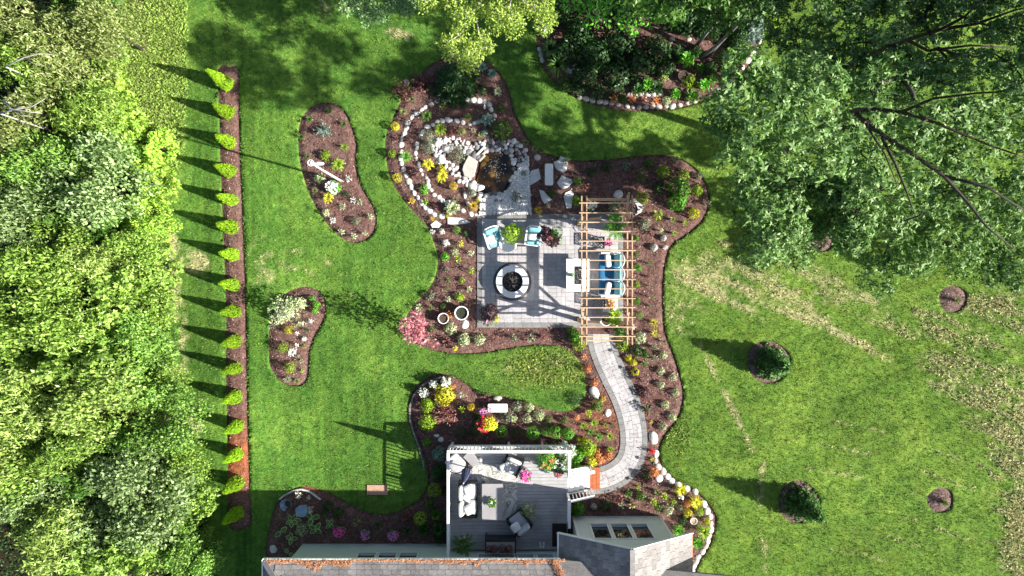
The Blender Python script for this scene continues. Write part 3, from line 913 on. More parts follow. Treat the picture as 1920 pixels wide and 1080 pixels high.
def stone_line(label, group, pts, sizes, mats, seed):
    r = random.Random(seed)
    root = tag(empty('stone_edging', (*W(*pts[len(pts) // 2]), 0)), label, 'stone edging', group)
    for i, (px, py) in enumerate(pts):
        a = pts[max(i - 1, 0)]; b = pts[min(i + 1, len(pts) - 1)]
        an = math.atan2(-(b[1] - a[1]), b[0] - a[0])
        s = sizes * r.uniform(0.85, 1.2)
        stone(root, px, py, s * 1.12, s * 0.86, r.choice(mats), an + r.gauss(0, .2), r=r)
    return root


R6 = lambda pts: Z(700, 100, 3.375, pts)
outer = R6([(765, 390), (745, 355), (735, 322), (703, 305), (670, 300), (632, 293), (592, 294), (553, 293), (518, 293), (482, 290), (445, 296), (404, 300), (362, 320), (326, 337), (303, 358), (272, 377),
            (244, 404), (218, 438), (204, 474), (194, 502), (183, 538), (177, 573), (175, 618), (170, 660), (176, 690), (187, 728), (202, 768), (222, 805), (242, 845), (260, 882), (280, 912), (301, 942),
            (326, 970), (352, 990), (382, 1018), (430, 1030)])
inner = R6([(668, 430), (642, 438), (607, 450), (566, 438), (531, 428), (490, 420), (468, 418), (434, 422), (402, 432), (376, 448), (338, 464), (314, 488), (300, 518), (273, 570), (272, 600), (268, 632),
            (272, 665), (285, 705), (300, 736), (308, 765), (335, 785), (342, 808), (347, 837), (366, 865), (387, 893), (415, 910), (437, 932), (470, 940), (530, 975), (570, 993), (615, 1015), (650, 1020)])
stone_line('outer arc of pale rounded stones curving round the pond terrace', None, outer, 5.3, [M_stone, M_white_stone, M_white_stone], 1)
stone_line('inner arc of pale rounded stones nearest the pond', None, inner, 4.7, [M_stone, M_white_stone, M_white_stone], 2)
se = Z(1180, 840, 4.5, [(232, 55), (222, 108), (243, 157), (285, 195), (322, 244), (360, 283), (412, 308), (485, 345), (560, 375), (632, 470), (660, 535), (692, 585), (690, 640), (694, 695), (672, 745), (668, 790), (650, 833), (622, 882), (585, 932), (565, 965), (545, 1002), (525, 1040)])
stone_line('line of big whitish stones edging the bed at the house corner', None, se, 6.0, [M_white_stone, M_tan_stone, M_white_stone], 3)
rb = [(1088, 182), (1098, 184), (1111, 186), (1124, 190), (1136, 191), (1148, 192), (1160, 195), (1176, 198), (1188, 199), (1200, 200), (1212, 200), (1224, 199), (1236, 199), (1250, 199), (1262, 197), (1275, 196), (1290, 193), (1305, 188)]
stone_line('row of tan edging stones along the shaded rock bed', None, rb, 5.0, [M_tan_stone, M_stone], 4)
stone_line('short upper row of small stones inside the shaded rock bed', None, [(1181, 175), (1192, 176), (1202, 175), (1214, 176), (1226, 175), (1238, 176)], 5.0, [M_tan_stone, M_stone], 5)
stone_line('stones along the right rim of the shaded rock bed', None, [(1345, 170), (1357, 160), (1370, 148), (1382, 136), (1393, 124), (1402, 112), (1412, 98), (1418, 90), (1424, 76)], 5.5, [M_tan_stone, M_stone], 6)
stone_line('tight cluster of tan stones in the left of the rock bed', None, [(1058, 120), (1064, 128), (1071, 133), (1078, 122), (1084, 130), (1074, 112)], 5, [M_tan_stone, M_stone], 7)
stone_line('three grey stones on the left rim of the rock bed', None, [(1013, 92), (1015, 101), (1017, 112)], 5, [M_stone], 8)

# pond rocks: boulders and cobbles round the water, kept as pieces of one rock garden
pond = tag(empty('rock_garden', (*W(915, 315), 0)), 'pile of pale boulders and cobbles framing the amber garden pond', 'rock garden')
zones = [  # (polygon px, number, size range, materials)
    (Z(780, 220, 5.4, [(150, 290), (190, 230), (260, 200), (430, 205), (560, 260), (600, 300), (560, 400), (480, 360), (400, 300), (300, 330), (280, 430), (230, 470), (190, 400)]), 62, (2.2, 5.0), [M_white_stone, M_white_stone, M_stone]),
    (Z(780, 220, 5.4, [(600, 260), (720, 225), (980, 220), (1120, 300), (1140, 480), (1060, 520), (1000, 420), (930, 355), (740, 345), (640, 330)]), 64, (2.8, 5.4), [M_stone, M_white_stone, M_stone, M_dark_stone]),
    (Z(780, 220, 5.4, [(280, 440), (340, 440), (430, 520), (480, 600), (600, 640), (680, 780), (660, 830), (600, 800), (520, 700), (410, 650), (330, 550)]), 46, (3.0, 5.2), [M_white_stone, M_stone, M_white_stone]),
    (Z(780, 220, 5.4, [(480, 330), (620, 300), (640, 420), (600, 440), (490, 400)]), 10, (4.5, 7.5), [M_dark_stone, M_dark_stone, M_stone]),
    (Z(780, 220, 5.4, [(680, 780), (760, 770), (880, 770), (930, 690), (980, 610), (1010, 640), (960, 760), (890, 850), (700, 840)]), 22, (3.5, 6.0), [M_stone, M_dark_stone]),
    (Z(780, 220, 5.4, [(960, 420), (1000, 420), (1020, 600), (960, 640), (990, 540)]), 12, (3.5, 6.0), [M_dark_stone, M_white_stone])]
r = random.Random(12)
for poly, num, (a, b), ms in zones:
    P = np.array(poly); pw = [tuple(p) for p in P]
    placed = []; tries = 0
    while len(placed) < num and tries < 4000:
        tries += 1
        x = r.uniform(P[:, 0].min(), P[:, 0].max()); y = r.uniform(P[:, 1].min(), P[:, 1].max())
        if sdf(P, np.array([x]), np.array([y]))[0] > 0: continue
        s = r.uniform(a, b)
        if any(math.hypot(x - q[0], y - q[1]) < (s + q[2]) * 0.82 for q in placed): continue
        placed.append((x, y, s)); stone(pond, x, y, s * r.uniform(.95, 1.25), s * r.uniform(.8, 1.0), r.choice(ms), r.uniform(0, 3.1), z=r.uniform(-.02, .08), r=r)
for x, y, rx, ry, m, an in [(822, 268, 9, 7, M_white_stone, .4), (827, 298, 7, 9, M_white_stone, .2), (840, 278, 10, 8, M_stone, 0), (834, 262, 6, 5, M_white_stone, 1), (889, 292, 8, 7, M_dark_stone, 0), (878, 284, 9, 6, M_dark_stone, .5), (902, 350, 8, 6, M_white_stone, 0),
                            (912, 368, 6, 5, M_stone, 0), (885, 348, 9, 6, M_stone, -.3), (872, 366, 4, 7, M_white_stone, 0), (887, 352, 10, 5, M_white_stone, .4), (963, 351, 5, 5, M_stone, 0)]:
    stone(pond, x, y, rx, ry, m, an, z=0.05, r=r)
# beige ledge slab and the long striped spill stones over the pond edge
sl = Z(780, 220, 5.4, [(535, 390), (625, 450), (610, 520), (590, 600), (540, 620), (490, 600), (470, 540), (480, 490)])
cx, cy = pond.location.x, pond.location.y
obj('ledge_slab', prism([(a - cx, b - cy) for a, b in w2(sl)], 0.02, 0.20, .03), M_tan_stone, pond)
for t, (a, b) in enumerate([((618, 430), (735, 330)), ((600, 400), (700, 300)), ((640, 450), (700, 390))]):
    p = w2(Z(780, 220, 5.4, [a, b])); obj('spill_stone', bar((p[0, 0] - cx, p[0, 1] - cy, 0.06 + .03 * t), (p[1, 0] - cx, p[1, 1] - cy, 0.12 + .03 * t), 0.10, 0.12), M_tan_stone if t != 1 else M_stone, pond, bevel=.02)

# water
m, nt, out = new_mat('pond_water')
bs = N(nt, "ShaderNodeBsdfPrincipled", i_Roughness=0.05); bs.inputs['Specular IOR Level'].default_value = 0.6
nz = N(nt, "ShaderNodeTexNoise", i_Scale=1.8, i_Detail=5.0); tc = N(nt, "ShaderNodeTexCoord")
nt.links.new(tc.outputs['Object'], nz.inputs['Vector'])
rp = N(nt, "ShaderNodeValToRGB"); e = rp.color_ramp.elements
e[0].position = 0.36; e[0].color = (0.008, 0.006, 0.004, 1); e[1].position = 0.66; e[1].color = (0.28, 0.13, 0.02, 1); x_ = e.new(0.5); x_.color = (0.07, 0.035, 0.008, 1)
nt.links.new(nz.outputs[0], rp.inputs[0]); nt.links.new(rp.outputs[0], bs.inputs['Base Color'])
nb = N(nt, "ShaderNodeTexNoise", i_Scale=14.0); bp = N(nt, "ShaderNodeBump", i_Strength=0.25, i_Distance=0.02)
nt.links.new(nb.outputs[0], bp.inputs['Height']); nt.links.new(bp.outputs[0], bs.inputs['Normal']); nt.links.new(bs.outputs[0], out.inputs[0])
M_water = m
wp = pond_poly
tag(obj('pond_water', ([(x, y, -0.13) for x, y in wp[::-1]], [tuple(range(len(wp)))][::1]), M_water), kind='structure')
# amber stones under the surface edge and floating foam flecks
for i, (a, b, s) in enumerate([(700, 400, 7), (680, 470, 6), (765, 570, 5.5), (720, 420, 5)]):
    q = Z(780, 220, 5.4, [(a, b)])[0]
    stone(pond, q[0], q[1], s, s * .8, mat('amber_stone', (0.45, 0.22, 0.04), (0.62, 0.36, 0.08), rough=0.4), i, z=-0.17, hz=.1, r=r)
n = 60
q = np.array(Z(780, 220, 5.4, [(rng.normal(800, 55), rng.normal(500, 75)) for _ in range(n)]))
P = np.concatenate([w2(q), np.full((n, 1), -0.118)], 1)
V = leaf_quads(P, unit(rand_dir(n) * np.array([1, 1, 0.02])), np.tile([0, 0, 1.0], (n, 1)), rng.uniform(.05, .16, n), rng.uniform(.02, .05, n), 0)
tag(place('floating_petals', mesh_quads('floating_petals', V, n, LC['white'])), 'pale petals and foam flecks floating on the amber pond', 'petals', kind='stuff')

# gravel beside the pond: a shaped bed of small stones
gp = w2(Z(780, 220, 5.4, [(640, 985), (650, 830), (760, 800), (900, 770), (960, 700), (1020, 560), (1060, 480), (1140, 420), (1150, 700), (1168, 980)]))
n = 5200; x = rng.uniform(gp[:, 0].min(), gp[:, 0].max(), n); y = rng.uniform(gp[:, 1].min(), gp[:, 1].max(), n)
k = sdf(gp, x, y) < 0; x, y = x[k], y[k]
oc = np.array([[1, 0, 0], [-1, 0, 0], [0, 1, 0], [0, -1, 0], [0, 0, 1]], float)
of = np.array([[0, 2, 4], [2, 1, 4], [1, 3, 4], [3, 0, 4]])
n = len(x); sz = rng.uniform(.022, .065, (n, 1, 1)); an = rng.uniform(0, 6.28, n)
R = np.stack([np.stack([np.cos(an), -np.sin(an), 0 * an], 1), np.stack([np.sin(an), np.cos(an), 0 * an], 1), np.stack([0 * an, 0 * an, 1 + 0 * an], 1)], 1)
vv = np.einsum('nij,kj->nki', R, oc * np.array([1.3, .9, .8])) * sz + np.stack([x, y, 0.06 + rng.uniform(0, .03, n)], 1)[:, None, :]
VV = vv[:, of, :].reshape(-1, 3)
tag(obj('gravel_bed', prism([tuple(p) for p in gp], -0.05, 0.062, .02), M_gravel), kind='structure')
tag(place('gravel', mesh_quads('gravel', VV, len(VV) // 3, M_pebble)), 'fine white and grey gravel between the pond and the patio', 'gravel', kind='stuff')

# flagstones and slabs laid in the mulch
R1 = lambda pts: Z(980, 260, 4.5, pts)
for lab, pts in [('pale four-sided flagstone nearest the gravel, left of the white bench', R1([(62, 290), (75, 268), (135, 252), (155, 335), (105, 370), (62, 392)])),
                 ('large star-cornered flagstone above and right of the white bench', R1([(262, 195), (305, 180), (318, 148), (360, 165), (378, 205), (372, 260), (340, 290), (290, 262), (272, 238)])),
                 ('pale diamond flagstone right of the white bench', R1([(288, 372), (330, 310), (415, 345), (425, 370), (380, 410), (335, 428), (305, 400)])),
                 ('narrow pointed flagstone below the white bench', R1([(138, 430), (175, 440), (248, 515), (185, 550), (160, 510)])),
                 ('tall curved flagstone just left of the pergola corner', R1([(345, 490), (360, 455), (405, 435), (430, 460), (412, 585), (370, 588)])),
                 ('fan-shaped slab at the upper left corner of the patio', [(839, 407), (862, 408), (876, 412), (882, 417), (870, 420), (839, 421)]),
                 ('small kite-shaped slab at the tip of the stone arcs', [(807, 421), (817, 413), (829, 421), (822, 427), (810, 427)]),
                 ('crescent slab half hidden under the right end of the pergola', R1([(905, 520), (945, 510), (1010, 560), (1020, 590), (995, 628), (950, 645), (975, 600), (960, 555)]))]:
    P = [W(a, b, .08) for a, b in pts]; cx = sum(p[0] for p in P) / len(P); cy = sum(p[1] for p in P) / len(P)
    tag(obj('flagstone', prism([(a - cx, b - cy) for a, b in P], -0.03, 0.09, .012), M_flag, loc=(cx, cy, 0)), lab, 'flagstone', 'flagstones laid in the mulch')


def boulder(label, px, py, rx, ry, m, an=0.0, h=None, cat='boulder', seed=1):
    x, y = W(px, py, .15)
    o = place('boulder', rock_mesh(seed * 13 + 5, .7, 3, .4), None, (x, y, 0.02), (0, 0, an), (rx / PPM, ry / PPM, h or (rx + ry) / PPM / 2 * .8), m)
    return tag(o, label, cat)


for i, a in enumerate([('white boulder beside the left edge of the curved path', 1116, 739, 9, 13, M_white_stone, .1), ('tall white boulder on the right of the path by the lawn edge', 1227, 823, 8, 16, M_white_stone, .1),
                       ('small white rock just below the tall white boulder', 1231, 853, 5, 7, M_white_stone, 0), ('grey-white boulder above the pergola top beam', 1160, 362, 10, 10, M_stone, 0),
                       ('flat oval tan stone above the white bench by the deck', 932, 748, 8, 5, M_tan_stone, 0), ('left of two white rocks near the deck corner', 817, 818, 5, 4, M_white_stone, 0),
                       ('right of two white rocks near the deck corner', 826, 825, 6, 6, M_white_stone, 1), ('white rounded rock on the grass by the red shrub', 762, 153, 5, 5, M_stone, 0),
                       ('grey boulder in shade at the house left corner', 511, 1033, 7, 9, M_stone, .4), ('white rock between stone edging and path bend', 1237, 898, 8, 8, M_white_stone, .4),
                       ('white quartz rock beside the path left edge', 1140, 775, 8, 8, M_white_stone, .9), ('white stone below the round black bowl', 871, 608, 8, 8, M_white_stone, .2),
                       ('pale rock at the rear of the flagstones', 1008, 294, 5, 5, M_tan_stone, .2), ('grey rock at the lower edge of the pond gravel', 877, 382, 3.6, 5.6, M_white_stone, .2),
                       ('brown stone in the top of the rock bed', 1262, 72, 5, 4, M_tan_stone, .2), ('pale stone beside the trunks in the rock bed', 1293, 72, 6, 4, M_tan_stone, .2)]):
    boulder(*a, seed=i)
# ---------------------------------------------------------------- house
EY = -449 / PPM; EH = 3.8; EX0 = -411 / PPM; PITCH = 0.64     # main eave
WY = -479 / PPM; WX0 = -392 / PPM
GY = -427 / PPM; GX0w, GX1w = 112 / PPM, 277.5 / PPM          # gable wall
GE = -415 / PPM; GL, GP, GR = 79 / PPM, 191 / PPM, 303 / PPM; GH0, GH1 = 3.17, 4.95
DEPTH = 12.0
house = tag(empty('house', (0, -14, 0)), 'grey house with shingled roof, cream gutters and a gabled wing', 'house')
hs = lambda vf: shift(vf, 0, 14, 0)
# walls with real window openings: built from strips round each opening


def wall_x(x0, x1, y, z0, z1, th, wins):
    """wall along x facing +y, openings wins = [(xa, xb, za, zb)]"""
    out = []; xs = sorted(wins); c = x0
    for xa, xb, za, zb in xs:
        if xa > c: out.append(box((c + xa) / 2, y - th / 2, (z0 + z1) / 2, xa - c, th, z1 - z0))
        out.append(box((xa + xb) / 2, y - th / 2, (z0 + za) / 2, xb - xa, th, za - z0))
        if z1 > zb: out.append(box((xa + xb) / 2, y - th / 2, (zb + z1) / 2, xb - xa, th, z1 - zb))
        c = xb
    out.append(box((c + x1) / 2, y - th / 2, (z0 + z1) / 2, x1 - c, th, z1 - z0))
    return join(*out)


main_w = [(-6.92 + i * 0.93, -6.92 + i * 0.93 + 0.84, 1.22, 2.7) for i in range(3)] + [(-1.52 + i * 0.88, -1.52 + i * 0.88 + 0.74, 1.35, 3.0) for i in range(4)]
gab_w = [(3.50 + i * 0.90, 3.50 + i * 0.90 + 0.80, 1.22, 2.95) for i in range(3)]
wl = obj('wall', hs(join(wall_x(WX0, GX0w + .02, WY, 0, 3.72, 0.2, main_w), box(WX0 + .1, WY - .2 - 5, 1.86, .2, 10, 3.72))), M_wall, house)
gw = join(wall_x(GX0w, GX1w, GY, 0, 3.15, 0.2, gab_w),
          box(GX0w + .1, (GY + WY) / 2 - .1, 1.575, .2, GY - WY - .2, 3.15), box(GX1w - .1, GY - .2 - 5, 1.575, .2, 10, 3.15),
          ([(GX0w, GY, 3.15), (GX1w, GY, 3.15), (GP, GY, 4.62), (GX0w, GY - .2, 3.15), (GX1w, GY - .2, 3.15), (GP, GY - .2, 4.62)], [(1, 0, 2), (3, 4, 5), (0, 1, 4, 3), (1, 2, 5, 4), (2, 0, 3, 5)]))
obj('gable_wall', hs(gw), M_wall, house)
obj('corner_trim', hs(join(box(GX1w + .011, GY - .05, 1.57, .018, .12, 3.14), box(GX1w - .05, GY + .012, 1.57, .12, .018, 3.14))), M_trim, house)
obj('corner_trim', hs(join(box(GX0w + .06, GY + .012, 1.57, .12, .018, 3.14))), M_trim, house)
for (xa, xb, za, zb), yw in [(w, WY) for w in main_w] + [(w, GY) for w in gab_w]:
    f = 0.07
    fr = join(box((xa + xb) / 2, yw + .015, za - .03, xb - xa + .1, .10, .06), box((xa + xb) / 2, yw + .005, zb + .03, xb - xa + .1, .07, .06),
              box(xa + f / 2 - .03, yw + .004, (za + zb) / 2, f, .068, zb - za), box(xb - f / 2 + .03, yw + .004, (za + zb) / 2, f, .068, zb - za),
              box((xa + xb) / 2, yw - .05, za + .03, xb - xa - .08, .04, .05))
    w = obj('window', hs(fr), M_trim, house)
    obj('pane', hs(box((xa + xb) / 2, yw - .09, (za + zb) / 2, xb - xa - .01, .02, zb - za - .01)), M_glass, w)
# roofs
TS = (-DEPTH)
ridge = 3.6
rp_y = EY - ridge; rz = EH + ridge * PITCH
xr0 = EX0 + ridge


def slab(q, t=0.12):
    """thick sheet from a planar quad or polygon given counter-clockwise from above"""
    n = len(q); V = [tuple(p) for p in q] + [(p[0], p[1], p[2] - t) for p in q]
    F = [tuple(range(n)), tuple(range(2 * n - 1, n - 1, -1))] + [(i, n + i, n + (i + 1) % n, (i + 1) % n) for i in range(n)]
    return V, F


XJ = GL - 0.01
mr = obj('main_roof', hs(join(slab([(EX0, EY, EH), (xr0, rp_y, rz), (XJ, rp_y, rz), (XJ, EY, EH)][::-1]),
                              slab([(EX0, EY, EH), (EX0, EY - 2 * ridge, EH), (xr0, rp_y, rz)]),
                              slab([(xr0, rp_y, rz), (EX0, EY - 2 * ridge, EH), (XJ + 9, EY - 2 * ridge, EH), (XJ + 9, rp_y, rz)]),
                              slab([(XJ, rp_y, rz), (XJ + 9, rp_y, rz), (XJ + 9, EY - .7, EH + .45), (XJ, EY, EH)][::-1]))), M_shingle, house)
mr.data.flip_normals() if False else None
obj('soffit', hs(box((EX0 + XJ) / 2, EY - .42, EH - .16, XJ - EX0 - .06, .8, .02)), M_trim, mr)
obj('gutter', hs(join(box((EX0 + XJ) / 2, EY + .03, EH - .03, XJ - EX0 + .05, .05, .13), box(EX0 - .03, EY - 3.5, EH - .03, .05, 7.0, .13))), M_white, mr)
r = random.Random(3)
shm = {}


def shingle(parent, P, u, v, nrm, w, l, th=0.016):
    """tile on the slope: P centre, u along the eave, v up the slope"""
    key = (round(w, 3), round(l, 3))
    if key not in shm: shm[key] = mesh_pd('shingle', box(0, 0, 0, w, l, th), M_shingle)
    from mathutils import Matrix
    o = place('shingle', shm[key], parent)
    u = Vector(u).normalized(); v = Vector(v).normalized(); n = u.cross(v)
    if n.z < 0: u = -u; n = -n
    v2 = (v + n * -0.05).normalized(); n2 = u.cross(v2)
    m = Matrix((u, v2, n2)).transposed().to_4x4(); m.translation = Vector(P) + n * (th * 0.5 + 0.004 + r.uniform(0, .004))
    o.matrix_local = m
    return o


sl = math.hypot(1, PITCH)
for row in range(4):
    s = 0.10 + row * 0.20
    y = EY - s / sl; z = EH + s / sl * PITCH
    xa = EX0 + s / sl + .12; x = xa + (row % 2) * 0.17
    while x < XJ - 0.2:
        w = r.choice([0.30, 0.36, 0.42])
        shingle(mr, (x + w / 2, y + 14, z), (1, 0, 0), (0, -1, PITCH), None, w - 0.012, 0.195)
        x += w
# hip cap
obj('hip_cap', hs(bar((EX0 + .02, EY - .02, EH + .03), (xr0, rp_y, rz + .03), .22, .03)), M_shingle, mr)
gr = obj('gable_roof', hs(join(slab([(GL, GE, GH0), (GL, GE - 7, GH0), (GP, GE - 7, GH1), (GP, GE, GH1)][::-1]), slab([(GP, GE, GH1), (GP, GE - 7, GH1), (GR, GE - 7, GH0), (GR, GE, GH0)][::-1]))), M_shingle, house)
obj('gutter', hs(box(GR + .03, GE - 3.5, GH0 - .03, .05, 7.0, .12)), M_clay, gr)
obj('gutter', hs(box(GL - .03, GE - .6, GH0 - .03, .06, 1.25, .13)), M_white, gr)
obj('rake_board', hs(join(bar((GL - .05, GE + .02, GH0 - .06), (GP, GE + .02, GH1 - .06), .04, .15), bar((GP, GE + .0205, GH1 - .06), (GR + .05, GE + .0205, GH0 - .06), .04, .15))), M_trim, gr)
gs = (GH1 - GH0) / (GP - GL); gl = math.hypot(1, gs)
for side, x_e, dx in ((0, GL, 1), (1, GR, -1)):
    L_ = (GP - GL) * gl; rows = 13; ex = L_ / rows
    for row in range(rows):
        s = (row + .5) * ex
        y = GE - 0.02 - (row % 2) * 0.0
        first = True
        while y > GE - 1.75:
            w = r.choice([0.30, 0.40]) if not first else (0.4 if row % 2 else 0.2)
            first = False
            shingle(gr, (x_e + dx * s / gl, y - w / 2 + 14, GH0 + s / gl * gs), (0, -1 if dx > 0 else 1, 0), (dx, 0, gs), None, w - .012, ex - .004)
            y -= w
obj('ridge_cap', hs(box(GP, GE - 3.5, GH1 + .02, .2, 7.0, .035)), M_shingle, gr)
# orange needle litter lying along the eave and in the valley
n = 9000
xx = EX0 + 0.1 + rng.random(n) ** 1.0 * (XJ - EX0 + .1); dens = 0.035 + 0.62 * np.clip(fbm(xx * 1.1, 0 * xx, 91) - 0.52, 0, 1) + 0.14 * ((xx < -6.6) & (xx > -10)) + .12 * ((xx > -2.6) & (xx < -1.7))
ss = rng.random(n) * dens * (.35 + 1.3 * vnoise(xx * 4, 0 * xx, 93)) * .9
val = rng.random(n) < 0.16
ss = np.where(val, rng.uniform(0, 1.4, n), ss); xx = np.where(val, XJ - 0.15 + ss * 0.55 + rng.normal(0, .07, n) - .1, xx)
P = np.stack([xx, EY - ss / sl + 14, EH + ss / sl * PITCH + 0.035 + rng.uniform(0, .03, n) + np.where(val, .06, 0)], 1)
V = leaf_quads(P, unit(rand_dir(n) * [1, 1, .3]), unit(np.array([0, .4, 1.0]) + .4 * rng.normal(size=(n, 3))), rng.uniform(.04, .10, n), rng.uniform(.012, .026, n), 0)
tag(place('needle_litter', mesh_quads('needle_litter', V, n, M_debris), mr), 'orange brown needles heaped along the eave', kind='stuff')

# ---------------------------------------------------------------- deck
DX0, DX1, DY1 = -112.5 / PPM, 101 / PPM, -288 / PPM
DZ = 1.0; RZ = 2.0
deck = tag(empty('deck', (0, (DY1 + WY) / 2, 0)), 'raised grey board deck with white railing beside the house', 'deck')
oy = -(DY1 + WY) / 2
dk = lambda vf: shift(vf, 0, oy, 0)
nb_ = 30; bw = (DY1 - WY - .1) / nb_
bmesh_ = mesh_pd('deck_board', box(0, 0, 0, DX1 - DX0, bw - 0.010, 0.03), M_board)
for i in range(nb_):
    place('deck_board', bmesh_, deck, ((DX0 + DX1) / 2, DY1 - bw * (i + .5) + oy, DZ - .015))
obj('joists', dk(join(*[box(DX0 + .1 + i * .58, (DY1 + WY) / 2, DZ - .13, .05, DY1 - WY - .3, .2) for i in range(10)])), M_bark, deck)
obj('fascia', dk(join(box((DX0 + DX1) / 2, DY1 + .012, DZ - .14, DX1 - DX0 + .05, .02, .26), box(DX0 - .012, (DY1 + WY) / 2, DZ - .14, .02, DY1 - WY - .1, .26))), M_white, deck)
for x_, y_ in [(DX0 + .05, DY1 - .05), (DX1 - .05, DY1 - .05), ((DX0 + DX1) / 2, DY1 - .05), (DX0 + .05, (DY1 + WY) / 2)]:
    obj('post', dk(box(x_, y_, .44, .12, .12, .86)), M_white, deck)
SG0, SG1 = (540 - 892 - 0) / PPM / 1.055, (540 - 927) / PPM / 1.045       # stair opening in y
SG0, SG1 = -8.35, -9.35
# railings: top rail, bottom rail, newel posts, balusters
rails = [((DX0, DY1), (DX1, DY1)), ((DX0, DY1), (DX0, WY + .02)), ((DX1, DY1), (DX1, SG0)), ((DX1, SG1), (DX1, GY + .03))]
bal = mesh_pd('baluster', box(0, 0, 0, .038, .038, RZ - DZ - .16), M_white)
for a, b in rails:
    hx = abs(b[0] - a[0]) > abs(b[1] - a[1])
    e = .05 if hx else -.05
    L_ = math.hypot(b[0] - a[0], b[1] - a[1])
    cx, cyy = (a[0] + b[0]) / 2, (a[1] + b[1]) / 2
    obj('top_rail', dk(box(cx, cyy, RZ - .02 + (0.0 if hx else -.003), L_ + .1 if hx else .12, .12 if hx else L_ - .13, .04, b=.006)), M_white, deck)
    obj('bottom_rail', dk(box(cx, cyy, DZ + .09, L_ - .12 if hx else .04, .04 if hx else L_ - .12, .05)), M_white, deck)
    k = max(2, int(L_ / 0.157))
    for i in range(1, k):
        place('baluster', bal, deck, (a[0] + (b[0] - a[0]) * i / k, a[1] + (b[1] - a[1]) * i / k + oy, (RZ + DZ) / 2 + .01))
for x_, y_ in [(DX0, DY1), (DX1, DY1), (DX1, SG0), (DX1, SG1), (DX0, (DY1 + WY) / 2)]:
    obj('newel_post', dk(box(x_, y_, (RZ + DZ) / 2 - .03, .10, .10, RZ - DZ - .04)), M_white, deck)
# stairs to the right
ST = 4; tr = 0.27
for i in range(ST):
    zt = DZ - (i + 1) * DZ / (ST + 1)
    x0 = DX1 + i * tr
    s = obj('stair_tread', dk(box(x0 + tr / 2 + .01, (SG0 + SG1) / 2, zt - .02, tr + .02, SG0 - SG1 - .06, .04, b=.006)), M_white, deck)
    obj('riser', dk(box(x0 + .012, (SG0 + SG1) / 2, zt + .08, .02, SG0 - SG1 - .08, .155)), M_white, s)
for y_ in (SG0 + .04, SG1 - .04):
    p, q = (DX1 + .06, y_, RZ - .03), (DX1 + ST * tr + .12, y_, RZ - .03 - DZ * .78)
    rl = obj('stair_rail', dk(bar(p, q, .10, .05)), M_white, deck)
    obj('stringer', dk(bar((DX1, y_, DZ - .2), (DX1 + ST * tr + .02, y_, .08), .035, .24)), M_white, deck)
    obj('newel_post', dk(box(q[0] - .04, y_, .55, .10, .10, 1.1)), M_white, deck)
    for i in range(1, 7):
        t = i / 7
        obj('baluster', dk(box(p[0] + (q[0] - p[0]) * t, y_, p[2] + (q[2] - p[2]) * t - .45, .038, .038, .84)), M_white, deck)
# rust coloured plank mat at the foot of the stairs
x_, y_ = W(1111, 897, .1)
dm = tag(empty('wooden_step', (x_, y_, 0.06)), 'rust brown wooden plank step at the foot of the deck stairs', 'step')
for i in range(4): obj('plank', box(-.25 + .17 * i, 0, .045, .163, 1.04, .07, b=.005), M_redwood, dm)
x_, y_ = W(708, 918)
tag(obj('paving_slab', box(0, 0, .02, .98, .46, .06, b=.006), mat('tan_slab', (.36, .21, .15), (.46, .29, .21), rough=.9, scale=8, bump=.5, bscale=50), loc=(x_, y_, 0)), 'tan rectangular slab in the lawn beside the deck shadow', 'slab')

# ---------------------------------------------------------------- pergola
PH = 2.62
pg = tag(empty('pergola', (*W(1136, 510, PH)[:1], W(1136, 510, PH)[1], 0)), 'open cedar pergola with slim rafters over the right side of the patio', 'pergola')
pxo, pyo = pg.location.x, pg.location.y
ploc = lambda px_, py_, h: (W(px_, py_, h)[0] - pxo, W(px_, py_, h)[1] - pyo, h)
for bx, ya, yb in [(1090.5, 367, 646), (1099.8, 367, 646), (1176, 366, 646), (1185, 366, 646)]:
    p = ploc(bx, ya, PH); q = ploc(bx, yb, PH)
    obj('beam', bar(p, q, .045, .22), M_cedar, pg)
for ry in [380.8, 399.2, 417, 434.7, 452.3, 470.4, 488.2, 505.8, 524, 541.8, 559.6, 577.2, 595, 613, 630.8, 638.5]:
    h = PH + .11 + .065
    p = ploc(1086, ry, h); q = ploc(1191.5, ry + random.uniform(-.4, .4), h)
    if ry > 637: p = ploc(1100, ry, PH - .06); q = ploc(1174, ry, PH - .06)
    obj('rafter', bar(p, q, .038, .13), M_cedar, pg)
obj('cross_beam', bar(ploc(1100, 374, PH - .08), ploc(1176, 374, PH - .08), .10, .16), M_cedar, pg)
for bx, by in [(1095.2, 409), (1095.2, 604), (1180.5, 392), (1180.5, 612), (1095.2, 632), (1180.5, 632)]:
    a = ploc(bx, by, PH)
    if by == 632: continue
    obj('post', box(a[0], a[1], PH / 2 + .0, .165, .165, PH + .05), M_cedar, pg)
    s = -1 if by > 500 else 1
    for sg in (-1, 1):
        obj('knee_brace', bar((a[0], a[1] + sg * .08, PH - .75), (a[0], a[1] + sg * .72, PH - .12), .085, .085), M_cedar, pg)
    obj('knee_brace', bar((a[0] + (.08 if bx < 1130 else -.08), a[1], PH - .75), (a[0] + (.7 if bx < 1130 else -.7), a[1], PH + .10), .085, .085), M_cedar, pg)
    obj('post_base', box(a[0], a[1], .10, .21, .21, .12), M_black, pg)

# ---------------------------------------------------------------- furniture
PT = 0.075      # patio surface


def leg4(w, d, h, t, m, parent, z0=0):
    for sx in (-1, 1):
        for sy in (-1, 1):
            obj('leg', box(sx * (w / 2 - t), sy * (d / 2 - t), z0 + h / 2, t, t, h), m, parent)


